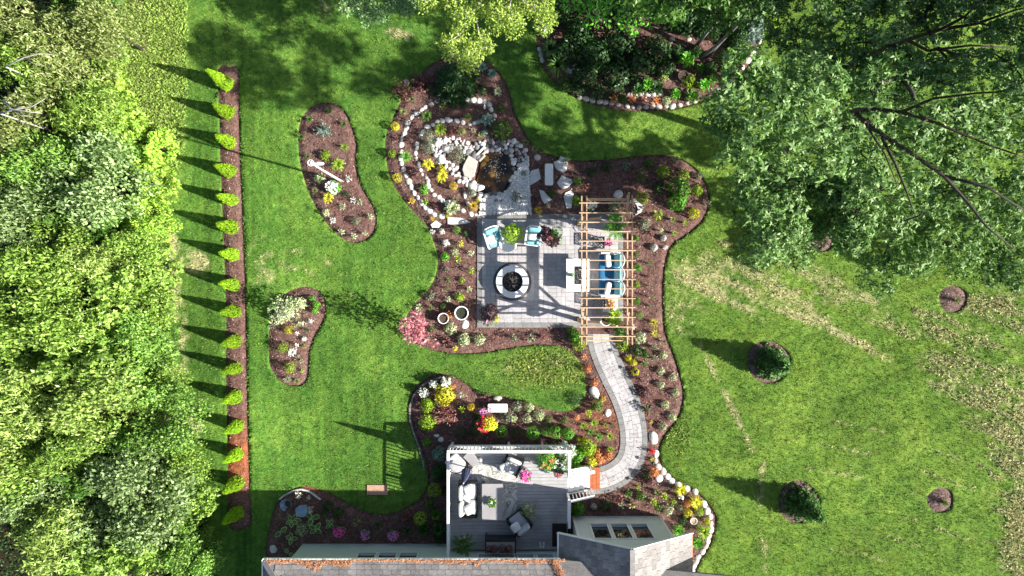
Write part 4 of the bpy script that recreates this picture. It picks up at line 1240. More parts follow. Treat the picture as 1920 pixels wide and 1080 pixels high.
def club_chair(label, x, y, z, rz, seatm, backm, framem, w=0.78, d=0.86, round_back=True):
    """deep chair that faces local -y"""
    o = tag(empty('armchair', (x, y, z), rz), label, 'armchair')
    leg4(w, d - .1, .3, .05, framem, o)
    obj('seat_frame', box(0, -.02, .29, w - .04, d - .08, .06), framem, o, bevel=.01)
    for s in (-1, 1):
        obj('armrest', join(bar((s * (w / 2 - .04), -d / 2 + .06, .56), (s * (w / 2 - .04), d / 2 - .1, .60), .085, .035), bar((s * (w / 2 - .04), -d / 2 + .1, .3), (s * (w / 2 - .04), -d / 2 + .1, .56), .04, .05)), framem, o, bevel=.008)
    # arched back: a top hoop and slats behind the cushion
    pts = []
    for i in range(9):
        t = math.pi * i / 8
        pts.append(((w / 2 - .04) * math.cos(t), d / 2 - .10 + .13 * math.sin(t), .60 + .26 * math.sin(t)))
    obj('back_hoop', tube(pts, .032, 6), framem, o, smooth=True)
    for i in range(1, 6):
        a = pts[i + 1] if i < 5 else pts[7]
        a = pts[1 + i]
        obj('back_slat', bar((a[0] * .85, a[1] - .06, .30), (a[0], a[1], a[2]), .045, .02), framem, o)
    obj('seat_cushion', shift(cushion(w - .16, d - .2, .15, .35), 0, -.06, .38), seatm, o, smooth=True)
    obj('back_cushion', shift(rotx(cushion(w - .17, .46, .16, .35), 1.15), 0, d / 2 - .17, .64), backm, o, smooth=True)
    return o


x_, y_ = W(926, 446, .45)
club_chair('turquoise cushioned patio chair at the left, turned toward the fire pit', x_, y_, PT, math.radians(18), M_teal, M_teal, M_white, w=.82, d=.92)
x_, y_ = W(1000, 444, .45)
club_chair('turquoise cushioned patio chair with a small white pillow, nearer the pergola', x_, y_, PT, math.radians(-8), M_teal, M_teal, M_white, w=.76, d=.88)


def pillow(label, px_, py_, h, sx, sy, rz, m, tilt=(0, 0), stripes=None):
    x, y = W(px_, py_, h)
    if stripes:
        o = tag(empty('pillow', (x, y, h), rz), label, 'pillow'); o.rotation_euler = (tilt[0], tilt[1], rz)
        obj('cover', cushion(sx, sy, .16, .4), m, o, smooth=True)
        for i in range(4):
            t = -0.32 + i * .22
            obj('stripe', shift(cushion(sx * .93 * (1 - abs(t) * .1), .022, .165, .3), 0, t * sy, 0), stripes, o, smooth=True)
    else:
        o = tag(obj('pillow', cushion(sx, sy, .16, .4), m, None, True, (x, y, h), (tilt[0], tilt[1], rz)), label, 'pillow')
    return o


pillow('white pillow on the seat of the left turquoise chair', 921, 449, .60, .42, .44, math.radians(30), M_cream, (.2, 0))
pillow('small white pillow on the right turquoise chair', 998, 443, .62, .40, .38, math.radians(-6), M_cream, (.35, 0))

# round white side table between the chairs
x_, y_ = W(961, 451, .4)
t_ = tag(empty('side_table', (x_ - .22, y_ - .12, PT)), 'white metal side table between the two turquoise chairs', 'side table')
obj('table_top', lathe([(0.0, .47), (.40, .47), (.42, .49), (.40, .51), (0, .51)], 24), M_white, t_)
for k in range(3):
    a = 2.1 * k + .3; obj('leg', tube([(.08 * math.cos(a), .08 * math.sin(a), .47), (.16 * math.cos(a), .16 * math.sin(a), .25), (.33 * math.cos(a), .33 * math.sin(a), 0)], .018, 6), M_white, t_, smooth=True)

# fire pit ring
x_, y_ = W(960.5, 528, .45)
fp = tag(empty('fire_pit', (x_, y_, PT)), 'round white concrete fire pit with charred kindling in the middle of the patio', 'fire pit')
obj('ring', lathe([(.70, 0), (.76, .40), (.755, .50), (.745, .52), (.49, .52), (.475, .50), (.47, .10)], 48), M_conc, fp, smooth=False)
obj('fire_bowl', lathe([(.0, .26), (.465, .28), (.468, .12)], 32), M_lava, fp)
pts = []
for i in range(60):
    a = random.uniform(0, 6.28); rr = .42 * math.sqrt(random.random())
    pts.append(shift(rotz(roty(box(0, 0, 0, random.uniform(.05, .11), random.uniform(.05, .09), random.uniform(.04, .07)), random.uniform(-.5, .5)), a), rr * math.cos(a), rr * math.sin(a), (.30 + random.uniform(0, .05))))
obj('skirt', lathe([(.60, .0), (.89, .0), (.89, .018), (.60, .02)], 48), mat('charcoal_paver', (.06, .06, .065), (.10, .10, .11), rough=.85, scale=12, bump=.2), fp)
tag(obj('lava_rock', join(*pts), M_lava, fp), kind='stuff')
for i in range(9):
    a = random.uniform(0, 3.14); l = random.uniform(.18, .36); cx, cy_ = random.gauss(0, .12), random.gauss(0, .12)
    obj('charred_stick', tube([(cx - l * math.cos(a), cy_ - l * math.sin(a), .36), (cx, cy_ + .02, .40), (cx + l * math.cos(a), cy_ + l * math.sin(a), .38)], .014, 5), M_lava, fp)

# rectangular white fire table
x_, y_ = W(1082.8, 516, .7)
ft = tag(empty('fire_table', (x_, y_, PT)), 'white rectangular gas fire table at the pergola edge', 'fire table')
obj('base', box(0, 0, .28, .84, 1.28, .56), M_conc, ft, bevel=.01)
obj('table_top', join(box(-.35 + .02, 0, .60, .30 + .06, 1.50, .08), box(.36, 0, .60, .36, 1.50, .08), box(.015, .58, .60, .33, .34, .08), box(.015, -.58, .60, .33, .34, .08)), M_conc, ft)
obj('burner_tray', box(.02, 0, .565, .34, .83, .02), M_black, ft)
tag(obj('fire_glass', join(*[box(.02 + random.uniform(-.10, .10), random.uniform(-.34, .34), .60, .03, .03, .03, random.random()) for _ in range(70)]), M_dark_stone, ft), kind='stuff')
bt = tag(obj('planter_box', lathe([(.07, 0), (.09, .12), (.08, .12), (.07, .10), (0, .10)], 4), M_greyfab, loc=(x_ - .28, y_, PT + .64)), 'small grey pot on the white fire table', 'pot')

# three-seat sofa under the pergola, facing left
x_, y_ = W(1144, 515, .4)
sf = tag(empty('sofa', (x_, y_, PT), -math.pi / 2), 'three-seat blue cushioned sofa with arched white back under the pergola', 'sofa')
leg4(2.0, .95, .28, .06, M_white, sf)
obj('seat_frame', box(0, -.03, .28, 1.98, .98, .07), M_white, sf, bevel=.01)
obj('seat_cushion', shift(cushion(1.86, .92, .17, .18, 20), 0, -.08, .40), M_blue, sf, smooth=True)
for i in range(3):
    cx = (i - 1) * .64
    obj('back_cushion', shift(rotx(cushion(.60, .48, .17, .3), 1.05), cx, .30, .66), M_teal, sf, smooth=True)
    pts = [(cx + .31 * math.cos(math.pi * k / 8), .40 + .17 * math.sin(math.pi * k / 8), .66 + .26 * math.sin(math.pi * k / 8)) for k in range(9)]
    obj('back_hoop', tube(pts, .028, 6), M_white, sf, smooth=True)
    for k in range(2, 7):
        obj('back_slat', bar((pts[k][0] * .9 + cx * .1, .38, .3), pts[k], .035, .02), M_white, sf)
for s in (-1, 1):
    obj('armrest', join(bar((s * .99, -.45, .57), (s * .99, .42, .60), .09, .035), bar((s * .99, -.40, .28), (s * .99, -.40, .57), .05, .05)), M_white, sf, bevel=.008)
pillow('upper white pillow leaning on the blue pergola sofa', 1140, 489, .72, .30, .60, math.radians(6), M_cream, (0, .5))
pillow('lower white pillow leaning on the blue pergola sofa', 1140, 541, .72, .30, .60, math.radians(-14), M_cream, (0, .5))


def lattice_table(label, px_, py_):
    x, y = W(px_, py_, .5)
    o = tag(empty('lattice_table', (x, y, PT)), label, 'side table')
    s = .26
    obj('frame', join(box(0, s, .5, 2 * s + .03, .03, .03), box(0, -s, .5, 2 * s + .03, .03, .03), box(s, 0, .5, .03, 2 * s - .03, .03), box(-s, 0, .5, .03, 2 * s - .03, .03)), M_black, o)
    bars = []
    for k in range(-3, 4):
        c = k * .13
        a = max(-s, -s + c); b = min(s, s + c)
        bars.append(bar((a, a - c, .50), (b, b - c, .50), .022, .02)); bars.append(bar((a, -(a - c), .497), (b, -(b - c), .497), .022, .02))
    obj('lattice_top', join(*bars), M_black, o)
    sd = []
    for k in range(-2, 3):
        c = k * .13
        sd.append(bar((s, -s + max(0, c), .06 + max(0, -c)), (s, s + min(0, c), .46 + min(0, -c) * 1.0), .018, .018)); sd.append(bar((s, s - max(0, c), .06 + max(0, -c)), (s, -s - min(0, c), .46 + min(0, -c)), .018, .018))
    obj('lattice_side', join(*sd), M_black, o)
    leg4(2 * s + .03, 2 * s + .03, .5, .03, M_black, o)
    return o


lattice_table('black lattice side table above the pergola sofa', 1122, 455)
lattice_table('black lattice side table below the pergola sofa', 1123, 566)
x_, y_ = W(1140, 574, .1)
tag(obj('plinth', box(0, 0, .22, .5, .5, .44, b=.01), M_conc, loc=(x_, y_, PT)), 'square white plinth below the pergola sofa', 'plinth')

# bowls and pots ------------------------------------------------


def pot(name, label, px_, py_, r_, h, m, soil=M_soil, z=0.03, cat='pot', n=24):
    x, y = W(px_, py_, h)
    o = tag(empty(name, (x, y, z)), label, cat)
    obj('bowl', lathe([(r_ * .62, 0), (r_ * .85, h * .5), (r_, h * .97), (r_ * .98, h), (r_ * .86, h), (r_ * .84, h * .88), (r_ * .80, h * .84)], n), m, o, smooth=True)
    obj('soil', lathe([(0, h * .86), (r_ * .84, h * .855)], n), soil, o)
    return o


pot('pot', 'cream round urn filled with bare soil beside the pink-leaved tree', 831, 597, .26, .42, M_white)
pot('bowl_planter', 'large white-rimmed black bowl left of the patio corner', 865, 587, .33, .5, M_white, mat('dark_leaf_fill', (.01, .015, .008), (.03, .04, .02), rough=.9, scale=20, bump=.6), n=28)
pot('pot', 'white rimmed terracotta pot in the corner flower bed', 1300.7, 977, .165, .3, M_white, M_clay)
pot('pot', 'dark brown pot with pale centre in the shaded rock bed', 1281, 142, .25, .3, M_bark)
pot('planter', 'square white planter under the pergola flowers', 1136, 601, .26, .3, M_white, z=PT, cat='planter')
# blue scalloped bird bath and grey shell dish in the shaded corner
x_, y_ = W(565.6, 958, .5)
bb = tag(empty('bird_bath', (x_, y_, 0.02)), 'blue scalloped bird bath among the shaded hostas', 'bird bath')
obj('pedestal', lathe([(.16, 0), (.14, .05), (.06, .12), (.05, .38), (.11, .46)], 16), M_bluegla, bb, smooth=True)
obj('basin', lathe([(.08, .44), (.22, .48), (.28, .54), (.265, .55), (.18, .505), (0, .49)], 40, wob=.05), M_bluegla, bb, smooth=True)
x_, y_ = W(537, 946, .3)
sh = tag(empty('shell_planter', (x_, y_, .02)), 'open grey shell-shaped planter left of the blue bird bath', 'planter')
obj('shell', ([((.30 if k % 2 else .27) * (j / 4) * math.cos(2.6 + k * .33), (.30 if k % 2 else .27) * (j / 4) * math.sin(2.6 + k * .33) + .0, .05 + .30 * (j / 4) ** 2) for j in range(5) for k in range(-9, 7)], [(j * 16 + k, j * 16 + k + 1, (j + 1) * 16 + k + 1, (j + 1) * 16 + k) for j in range(4) for k in range(15)]), M_bluegla, sh, smooth=True)
obj('soil', lathe([(0, .12), (.17, .115)], 20), M_soil, sh)

# white stone benches


def bench(label, px_, py_, w, d, rz=0.0, h=.42, m=None):
    x, y = W(px_, py_, h)
    o = tag(empty('garden_bench', (x, y, 0.02), rz), label, 'bench')
    c = .05
    P = [(-w / 2 + c, -d / 2), (w / 2 - c, -d / 2), (w / 2, -d / 2 + c), (w / 2, d / 2 - c), (w / 2 - c, d / 2), (-w / 2 + c, d / 2), (-w / 2, d / 2 - c), (-w / 2, -d / 2 + c)]
    obj('seat', prism(P, h - .07, h, .015), M_conc, o)
    for s in (-1, 1):
        obj('support', box(s * (w / 2 - .2), 0, (h - .07) / 2, .10, d * .75, h - .07) if w > d else box(0, s * (d / 2 - .2), (h - .07) / 2, w * .75, .10, h - .07), M_conc, o)
    return o


bench('white stone bench standing among the flagstones by the gravel', 1029.5, 327, .38, 1.0)
bench('white stone bench beside the flowering shrub above the deck', 933, 765, .92, .40)

# slender white windmill with hub wheel and tail
wx, wy = W(639.5, 340.5, 0)
wm = tag(empty('garden_windmill', (wx, wy, 0)), 'tall slim white garden windmill with spoked wheel in the upper kidney bed', 'windmill')
HM = 4.70
obj('mast', tube([(0, 0, 0), (0, 0, HM * .5), (0, 0, HM)], [.045, .04, .035], 8), M_white, wm, smooth=True)
obj('stay', tube([(.13, 0, 0), (.03, 0, HM * .9)], .012, 5), M_white, wm)
obj('stay', tube([(-.07, .11, 0), (-.02, .03, HM * .9)], .012, 5), M_white, wm)
wh = obj('wheel', join(*[tube([(.125 * math.cos(2 * math.pi * k / 20), .125 * math.sin(2 * math.pi * k / 20), 0), (.125 * math.cos(2 * math.pi * (k + 1) / 20), .125 * math.sin(2 * math.pi * (k + 1) / 20), 0)], .016, 6) for k in range(20)]), M_white, wm, smooth=True)
wh.location = (-.01, 0, HM + .10); wh.rotation_euler = (.12, -.2, 0)
for k in range(6):
    a = k * math.pi / 3; obj('spoke', bar((0, 0, 0), (.12 * math.cos(a), .12 * math.sin(a), 0), .03, .008), M_white, wh)
obj('hub', lathe([(0, -.02), (.05, -.015), (.05, .02), (0, .03)], 12), M_white, wh, smooth=True)
obj('tail', join(bar((.1, 0, HM + .05), (.38, 0, HM + .04), .02, .02), bar((.1, -.03, HM + .05), (.38, -.06, HM + .04), .02, .02), prism([(.24, -.09), (.46, -.08), (.52, -.03), (.48, .04), (.24, .05)], HM + .02, HM + .04, .004)), M_white, wm)

# deck furniture ---------------------------------------------------
DT = DZ + .002
# patterned rug
m, nt, out = new_mat('leaf_rug')
tc = N(nt, "ShaderNodeTexCoord"); wv = N(nt, "ShaderNodeTexNoise", i_Scale=1.7, i_Detail=0.0, i_Distortion=1.6)
rp = N(nt, "ShaderNodeValToRGB"); rp.color_ramp.interpolation = 'CONSTANT'; e = rp.color_ramp.elements
e[0].color = (.62, .60, .54, 1); e[1].position = .36; e[1].color = (.22, .23, .22, 1)
for p_, c_ in ((.42, (.60, .58, .54, 1)), (.47, (.33, .30, .27, 1)), (.53, (.56, .55, .50, 1)), (.57, (.26, .29, .26, 1)), (.65, (.6, .59, .56, 1))): q_ = e.new(p_); q_.color = c_
bs = N(nt, "ShaderNodeBsdfPrincipled", i_Roughness=.95)
for a, b in ((tc.outputs['Object'], wv.inputs[0]), (wv.outputs[0], rp.inputs[0]), (rp.outputs[0], bs.inputs['Base Color']), (bs.outputs[0], out.inputs[0])): nt.links.new(a, b)
x_, y_ = W(930, 923, DZ)
tag(obj('rug', box(0, 0, .006, 2.05, 2.55, .012), m, loc=(x_ - .06, y_, DT)), 'grey and cream rug with large leaf pattern under the deck table', 'rug')
x_, y_ = W(923, 941, 1.6)
dt = tag(empty('coffee_table', (x_, y_, DT + .01)), 'long grey slab table on the patterned deck rug', 'table')
obj('table_top', box(0, 0, .60, .92, 1.62, .05), M_table, dt, bevel=.008)
for sx in (-1, 1):
    for sy in (-1, 1): obj('leg', box(sx * .40, sy * .74, .287, .07, .07, .575), M_black, dt)


def sofa(label, px_, py_, w, d, rz, seats, frame=M_black, cush=M_cream, h=.4, name='sofa'):
    x, y = W(px_, py_, DT + h)
    o = tag(empty(name, (x, y, DT + .012), rz), label, 'sofa' if seats > 1 else 'armchair')
    leg4(w, d, .26, .05, frame, o)
    obj('seat_frame', box(0, 0, .26, w, d, .08), frame, o, bevel=.01)
    for s in (-1, 1): obj('armrest', box(s * (w / 2 - .035), 0, .42, .07, d, .25), frame, o, bevel=.01)
    obj('backrest', box(0, d / 2 - .04, .5, w - .14, .07, .42), frame, o, bevel=.01)
    cw = (w - .16) / seats
    for i in range(seats):
        cx = (i - (seats - 1) / 2) * cw
        obj('seat_cushion', shift(cushion(cw - .01, d - .12, .16, .25), cx, -.03, .37), cush if seats == 1 else M_greyfab, o, smooth=True)
        obj('back_cushion', shift(rotx(cushion(cw - .03, .46, .20, .45), 1.2), cx, d / 2 - .17, .62), cush, o, smooth=True)
    return o


sofa('two-seat deck sofa with plump white back cushions by the left railing', 877, 936, 1.60, .86, math.pi / 2, 2)
pillow('upper striped pillow on the white deck sofa', 879, 918, DT + .68, .46, .44, math.radians(20), M_cream, (0, .3), M_navy)
pillow('middle striped pillow on the white deck sofa', 876, 930, DT + .66, .44, .40, math.radians(50), M_cream, (0, .35), M_navy)
pillow('lower striped pillow on the white deck sofa', 880, 955, DT + .68, .46, .46, math.radians(25), M_cream, (0, .3), M_navy)
sofa('black framed armchair with grey cushions near the deck planter bowl', 974, 980, .86, .90, math.radians(180 + 38), 1, cush=M_greyfab, name='armchair')
pillow('pale pillow with a grey emblem on the lower deck chair', 967, 989, DT + .66, .42, .42, math.radians(30), M_cream, (0, .25))
sofa('black framed armchair with oval white cushion at the top deck railing', 960, 872, .86, .84, math.radians(-24), 1, name='armchair')
pillow('crumpled white pillow on the chair by the top deck railing', 947, 877, DT + .66, .50, .42, math.radians(20), M_cream, (.15, .1))
# swivel chair pair with black hooped frame in the corner


def hoop_chair(label, px_, py_, rz, m):
    x, y = W(px_, py_, DT + .45)
    o = tag(empty('hoop_chair', (x, y, DT), rz), label, 'armchair')
    pts = [(.46 * math.cos(t), .46 * math.sin(t), .42 + .30 * (.5 + .5 * math.sin(t))) for t in [2 * math.pi * k / 18 for k in range(19)]]
    obj('rim_hoop', tube(pts, .025, 6), M_black, o, smooth=True)
    obj('base_ring', tube([(.28 * math.cos(t), .28 * math.sin(t), .02) for t in [2 * math.pi * k / 14 for k in range(15)]], .02, 6), M_black, o, smooth=True)
    for k in range(4):
        a = math.pi / 4 + k * math.pi / 2
        obj('leg', tube([(.27 * math.cos(a), .27 * math.sin(a), .02), (.44 * math.cos(a), .44 * math.sin(a), .42 + .3 * (.5 + .5 * math.sin(a)))], .016, 6), M_black, o)
    obj('seat_cushion', shift(cushion(.80, .78, .16, .9), 0, -.02, .45), m, o, smooth=True)
    obj('back_cushion', shift(rotx(cushion(.70, .44, .16, .7), 1.0), 0, .30, .66), m, o, smooth=True)
    return o


hoop_chair('grey cushioned hoop chair tucked into the top left deck corner', 856, 868, math.radians(40), M_greyfab)
x_, y_ = W(884, 861, DT + .6)
st = tag(empty('side_table', (x_, y_, DT)), 'pale square side table set diagonally by the top railing', 'side table')
obj('table_top', box(0, 0, .60, .40, .66, .04, rz=math.radians(45)), M_table, st, bevel=.008)
obj('pedestal', box(0, 0, .30, .24, .42, .56, rz=math.radians(45)), M_greyfab, st)
obj('lantern', lathe([(.05, 0), (.09, .04), (.09, .20), (.03, .26), (0, .27)], 12), M_white, None, True)
l_ = bpy.data.objects['lantern']; l_.location = (*W(901, 864, DT + .3), DT); tag(l_, 'small white lantern on the deck boards by the top railing', 'lantern')
# closed parasol
ux_, uy_ = W(869, 905, 3.9)
um = tag(empty('parasol', (ux_, uy_, DT)), 'closed navy and white striped parasol in the deck corner', 'parasol')
obj('pole', tube([(0, 0, 0), (0, 0, 2.95)], .024, 8), M_black, um, smooth=True)
obj('base', lathe([(.26, 0), (.26, .05), (.06, .09), (.04, .25)], 20), M_black, um, smooth=True)
nn_ = 16
prof = [(1.05, .15), (1.3, .17), (1.8, .14), (2.3, .10), (2.75, .055), (2.93, .02)]
for tone, m_ in ((0, M_navy), (1, M_cream)):
    V = []; F = []
    for k in range(8):
        a0, a1 = 2 * math.pi * k / 8, 2 * math.pi * (k + 1) / 8
        am = a0 + (a1 - a0) * .68
        A, B = (a0, am) if tone == 0 else (am, a1)
        b = len(V)
        for z_, r_ in prof:
            for j in range(4):
                t = A + (B - A) * j / 3; f = 1.0 + .28 * math.sin(t * 8 - 1.0); V.append((r_ * f * math.cos(t), r_ * f * math.sin(t), z_))
        for i in range(len(prof) - 1):
            for j in range(3): F.append((b + i * 4 + j, b + i * 4 + j + 1, b + (i + 1) * 4 + j + 1, b + (i + 1) * 4 + j))
    obj('canopy' if tone == 0 else 'canopy_stripe', (V, F), m_, um, smooth=True)
obj('finial', lathe([(0, 2.93), (.03, 2.95), (.03, 3.0), (0, 3.04)], 10), M_white, um, smooth=True)
# long black bench with grey top and four pots in front of the windows
x_, y_ = W(938.5, 1023, DT + .7)
cb = tag(empty('console_bench', (x_, y_, DT)), 'black bench with grey top standing below the deck windows', 'bench')
obj('table_top', box(0, -.08, .72, 1.26, .52, .04), M_table, cb, bevel=.006)
obj('backrest', box(0, .30, .60, 1.30, .10, .5), M_black, cb, bevel=.01)
for s in (-1, 1): obj('side_panel', box(s * .66, 0, .36, .06, .66, .72), M_black, cb, bevel=.01)
obj('shelf', box(0, 0, .30, 1.24, .6, .05), M_black, cb)
x_, y_ = W(1049, 1003, DZ)
tag(obj('door_mat', box(0, 0, .012, .66, 1.05, .02), M_darkmat, loc=(x_, y_, DT)), 'dark rectangular mat at the deck edge under the gable eave', 'mat')
for s, lab in ((-1, 'left white slipper lying on the deck by the windows'), (1, 'right white slipper lying on the deck by the windows')):
    x, y = W(1016 + s * 3, 1022, DZ)
    o = tag(empty('slipper', (x, y, DT), -s * .12), lab, 'shoe')
    obj('sole', shift(cushion(.10, .28, .03, .7), 0, 0, .015), M_white, o, smooth=True); obj('upper', shift(cushion(.10, .15, .08, .8), 0, .05, .04), M_cream, o, smooth=True)

# small ornaments
x_, y_ = W(1277, 932, .3)
st = tag(empty('garden_statue', (x_, y_, .02)), 'small white stone figurine in the corner flower bed', 'statue')
obj('body', lathe([(.12, 0), (.12, .04), (.09, .06), (.10, .16), (.06, .26), (.07, .32), (.035, .36), (.05, .42), (.035, .47), (0, .48)], 14), M_conc, st, smooth=True)
obj('wing', join(shift(cushion(.10, .22, .05, .8), -.08, .02, .28), shift(cushion(.10, .20, .05, .8), .08, -.03, .28)), M_conc, st, smooth=True)
x_, y_ = W(908.5, 201, .3)
og = tag(empty('garden_ornament', (x_, y_, .02)), 'slender white bird ornament beside the outer stone arc', 'ornament')
obj('body', shift(cushion(.09, .20, .10, .8), 0, 0, .32), M_white, og, smooth=True)
obj('neck', tube([(0, .08, .34), (.0, .13, .42), (.02, .16, .50), (.05, .17, .50)], .018, 6), M_white, og, smooth=True)
for s in (-1, 1): obj('leg', tube([(s * .02, 0, 0), (s * .02, 0, .3)], .008, 5), M_black, og)
# solar path lights (they throw little shadows over the path)
for i, (a, b, lab) in enumerate([(1171, 664, 'black path light at the upper right edge of the path'), (1190, 696, 'black path light right of the path beside the yellow flowers'), (1217, 760, 'black path light halfway down the right of the path'),
                     (1222, 866, 'black path light at the outside of the path bend'), (1203, 905, 'black path light at the lower end of the path bend')]):
    x, y = W(a, b, .2)
    o = tag(empty('path_light', (x, y, .02)), lab, 'path light', 'black solar lights along the path')
    obj('stake', tube([(0, 0, 0), (0, 0, .42)], .012, 6), M_black, o); obj('lamp_cap', lathe([(.03, .40), (.085, .44), (.06, .48), (0, .50)], 14), M_black, o, smooth=True)
# little chain-edged metal rim at the shaded bed and the dark edging of the deck bed
def edging(label, pts, m, h=.10):
    P = w2(smooth_open(pts, 10)); c = P[len(P) // 2]
    o = tag(empty('bed_edging', (c[0], c[1], 0)), label, 'edging')
    for i in range(0, len(P) - 2, 2):
        a, b = P[i], P[i + 2]
        obj('edging_block', bar((a[0] - c[0], a[1] - c[1], .03), (b[0] - c[0] - (b[0] - a[0]) * .04, b[1] - c[1] - (b[1] - a[1]) * .04, .03), .08, h), m, o)
    return o
edging('grey block edging curving round the left end of the deck bed', [(832, 706), (800, 716), (782, 732), (771, 752), (768, 775), (772, 800), (780, 822), (790, 850), (796, 880)], mat('edging_grey', (.12, .11, .11), (.22, .2, .2), rough=.9, scale=8))
edging('thin scalloped metal edging at the tip of the shaded hosta bed', [(524, 936), (534, 928), (550, 920), (566, 917), (582, 922), (596, 932), (602, 936)], M_stone, .06)
# ---------------------------------------------------------------- plant prototypes (radius 1, height 1)
def pr(seed): return np.random.default_rng(seed)


def m_mound(seed, n=230, L=.30, w=.13):
    r = pr(seed); d = rand_dir(n, r); d[:, 2] = np.abs(d[:, 2]); rad = (.55 + .45 * r.random(n) ** .5) * (.78 + .4 * vnoise(d[:, 0] * 2.5 + seed, d[:, 1] * 2.5, seed))
    P = d * rad[:, None] * [1, 1, .85]; P[:, 2] += .05
    q = r.normal(size=(n, 3)); q = q - (q * d).sum(1, keepdims=True) * d
    ax = unit(d * (1 - d[:, 2:3]) * .8 + .9 * unit(q)); nn = unit(np.array([0, 0, .8]) + .5 * d + .5 * r.normal(size=(n, 3)))
    l = L * r.uniform(.6, 1.3, n)
    return leaf_quads(P * .86, ax, nn, l, l * w / L)


def m_globe(seed):
    r = pr(seed); n = 620; d = rand_dir(n, r); d = d[d[:, 2] > -.5]; n = len(d)
    P = d * (.80 + .18 * r.random(n) + .14 * (vnoise(d[:, 0] * 4 + seed, d[:, 1] * 4 + d[:, 2] * 3, 2) - .5))[:, None] * [1, 1, .55]; P[:, 2] += .48
    q = r.normal(size=(n, 3)); q = q - (q * d).sum(1, keepdims=True) * d
    ax = unit(d * .45 + unit(q)); l = r.uniform(.14, .26, n)
    return leaf_quads(P, ax, unit(d + [0, 0, .4] + .5 * r.normal(size=(n, 3))), l, l * .5)


def m_rosette(seed, rings=((9, .95, .25), (8, .75, .55), (6, .45, .9)), w=.42):
    """broad arching leaves, three quads each"""
    r = pr(seed); V = []
    for cnt, ln, up in rings:
        for k in range(cnt):
            a = 2 * math.pi * (k + r.uniform(-.3, .3)) / cnt + up * 2; l = ln * r.uniform(.85, 1.12); ww = w * l * r.uniform(.85, 1.15)
            D = np.array([math.cos(a), math.sin(a), 0]); S = np.array([-math.sin(a), math.cos(a), 0])
            q = lambda t, s, z: D * l * t + S * ww * s + np.array([0, 0, z])
            z0, z1, z2, z3 = .05, .35 + up * .45, .45 + up * .5, .15 + up * .45
            V += [q(.05, -.06, z0), q(.05, .06, z0), q(.4, .5, z1), q(.4, -.5, z1), q(.4, -.5, z1), q(.4, .5, z1), q(.78, .38, z2), q(.78, -.38, z2), q(.78, -.38, z2), q(.78, .38, z2), q(1., .02, z3), q(1., -.02, z3)]
    return np.array(V)


def m_tuft(seed, n=46, arch=1.0):
    r = pr(seed); V = []
    for k in range(n):
        a = r.uniform(0, 6.283); l = r.uniform(.6, 1.05); ww = .035
        D = np.array([math.cos(a), math.sin(a), 0]); S = np.array([-math.sin(a), math.cos(a), 0]); u = r.uniform(.35, 1.1)
        p = [np.array([0, 0, 0.]) + D * .05, D * l * .35 + np.array([0, 0, .55 * u + .1]), D * l * .72 + np.array([0, 0, .75 * u]), D * l + np.array([0, 0, .45 * u * arch])]
        for i in range(3):
            w0 = ww * (1 - i * .25); w1 = ww * (1 - (i + 1) * .3)
            V += [p[i] - S * w0, p[i] + S * w0, p[i + 1] + S * w1, p[i + 1] - S * w1]
    return np.array(V)


def m_seedling(seed, n=36):
    r = pr(seed); a = r.uniform(0, 6.28, n); rr = r.uniform(.1, .7, n)
    P = np.stack([rr * np.cos(a), rr * np.sin(a), r.uniform(.2, 1., n)], 1)
    ax = unit(np.stack([np.cos(a), np.sin(a), r.uniform(-.2, .5, n)], 1) + .5 * r.normal(size=(n, 3))); l = r.uniform(.28, .5, n)
    st = leaf_quads(np.zeros((n, 3)), unit(P), np.tile([0.1, .9, .2], (n, 1)), np.linalg.norm(P, axis=1) * 1.08, .05, 0)
    return np.concatenate([leaf_quads(P, ax, unit(np.array([0, 0, 1.]) + .4 * r.normal(size=(n, 3))), l, l * .62), st])


def m_star(seed):
    """fern-like arms of narrow leaflets"""
    r = pr(seed); V = []
    for k in range(11):
        a = 2 * math.pi * k / 11 + r.uniform(-.2, .2); l = r.uniform(.75, 1.1)
        C_ = lambda t: np.array([math.cos(a) * l * t, math.sin(a) * l * t, .25 + .55 * math.sin(t * 2.6)]); S_ = np.array([-math.sin(a), math.cos(a), 0]) * .025
        for t in range(6):
            p_, q_ = C_(t / 6), C_((t + 1) / 6); V.append(np.array([p_ - S_, p_ + S_, q_ + S_, q_ - S_]))
        for t in np.linspace(.15, 1, 9):
            P = np.array([math.cos(a), math.sin(a), 0]) * l * t + np.array([0, 0, .25 + .55 * math.sin(t * 2.6)])
            for s in (-1, 1):
                b = a + s * .9
                V.append(leaf_quads(P[None], np.array([[math.cos(b), math.sin(b), .1]]), np.array([[0, 0, 1.]]) + .3 * r.normal(size=(1, 3)), .30 * (1.2 - t * .7), .11))
    return np.concatenate(V)


def m_cone(seed, n=2000):
    r = pr(seed); t = r.random(n) ** 1.5; a = r.uniform(0, 6.283, n); rad = (1 - t) ** .62 * (.86 + .3 * vnoise(a * 2.2, t * 6, seed)) * (.85 + .17 * r.random(n))
    P = np.stack([rad * np.cos(a), rad * np.sin(a), .03 + t * .97], 1)
    o = np.stack([np.cos(a), np.sin(a), 0 * a], 1)
    ax = unit(o * .55 + [0, 0, .75] + .4 * r.normal(size=(n, 3))); l = r.uniform(.10, .22, n)
    return leaf_quads(P, ax, unit(o + .6 * r.normal(size=(n, 3))), l, l * .45)


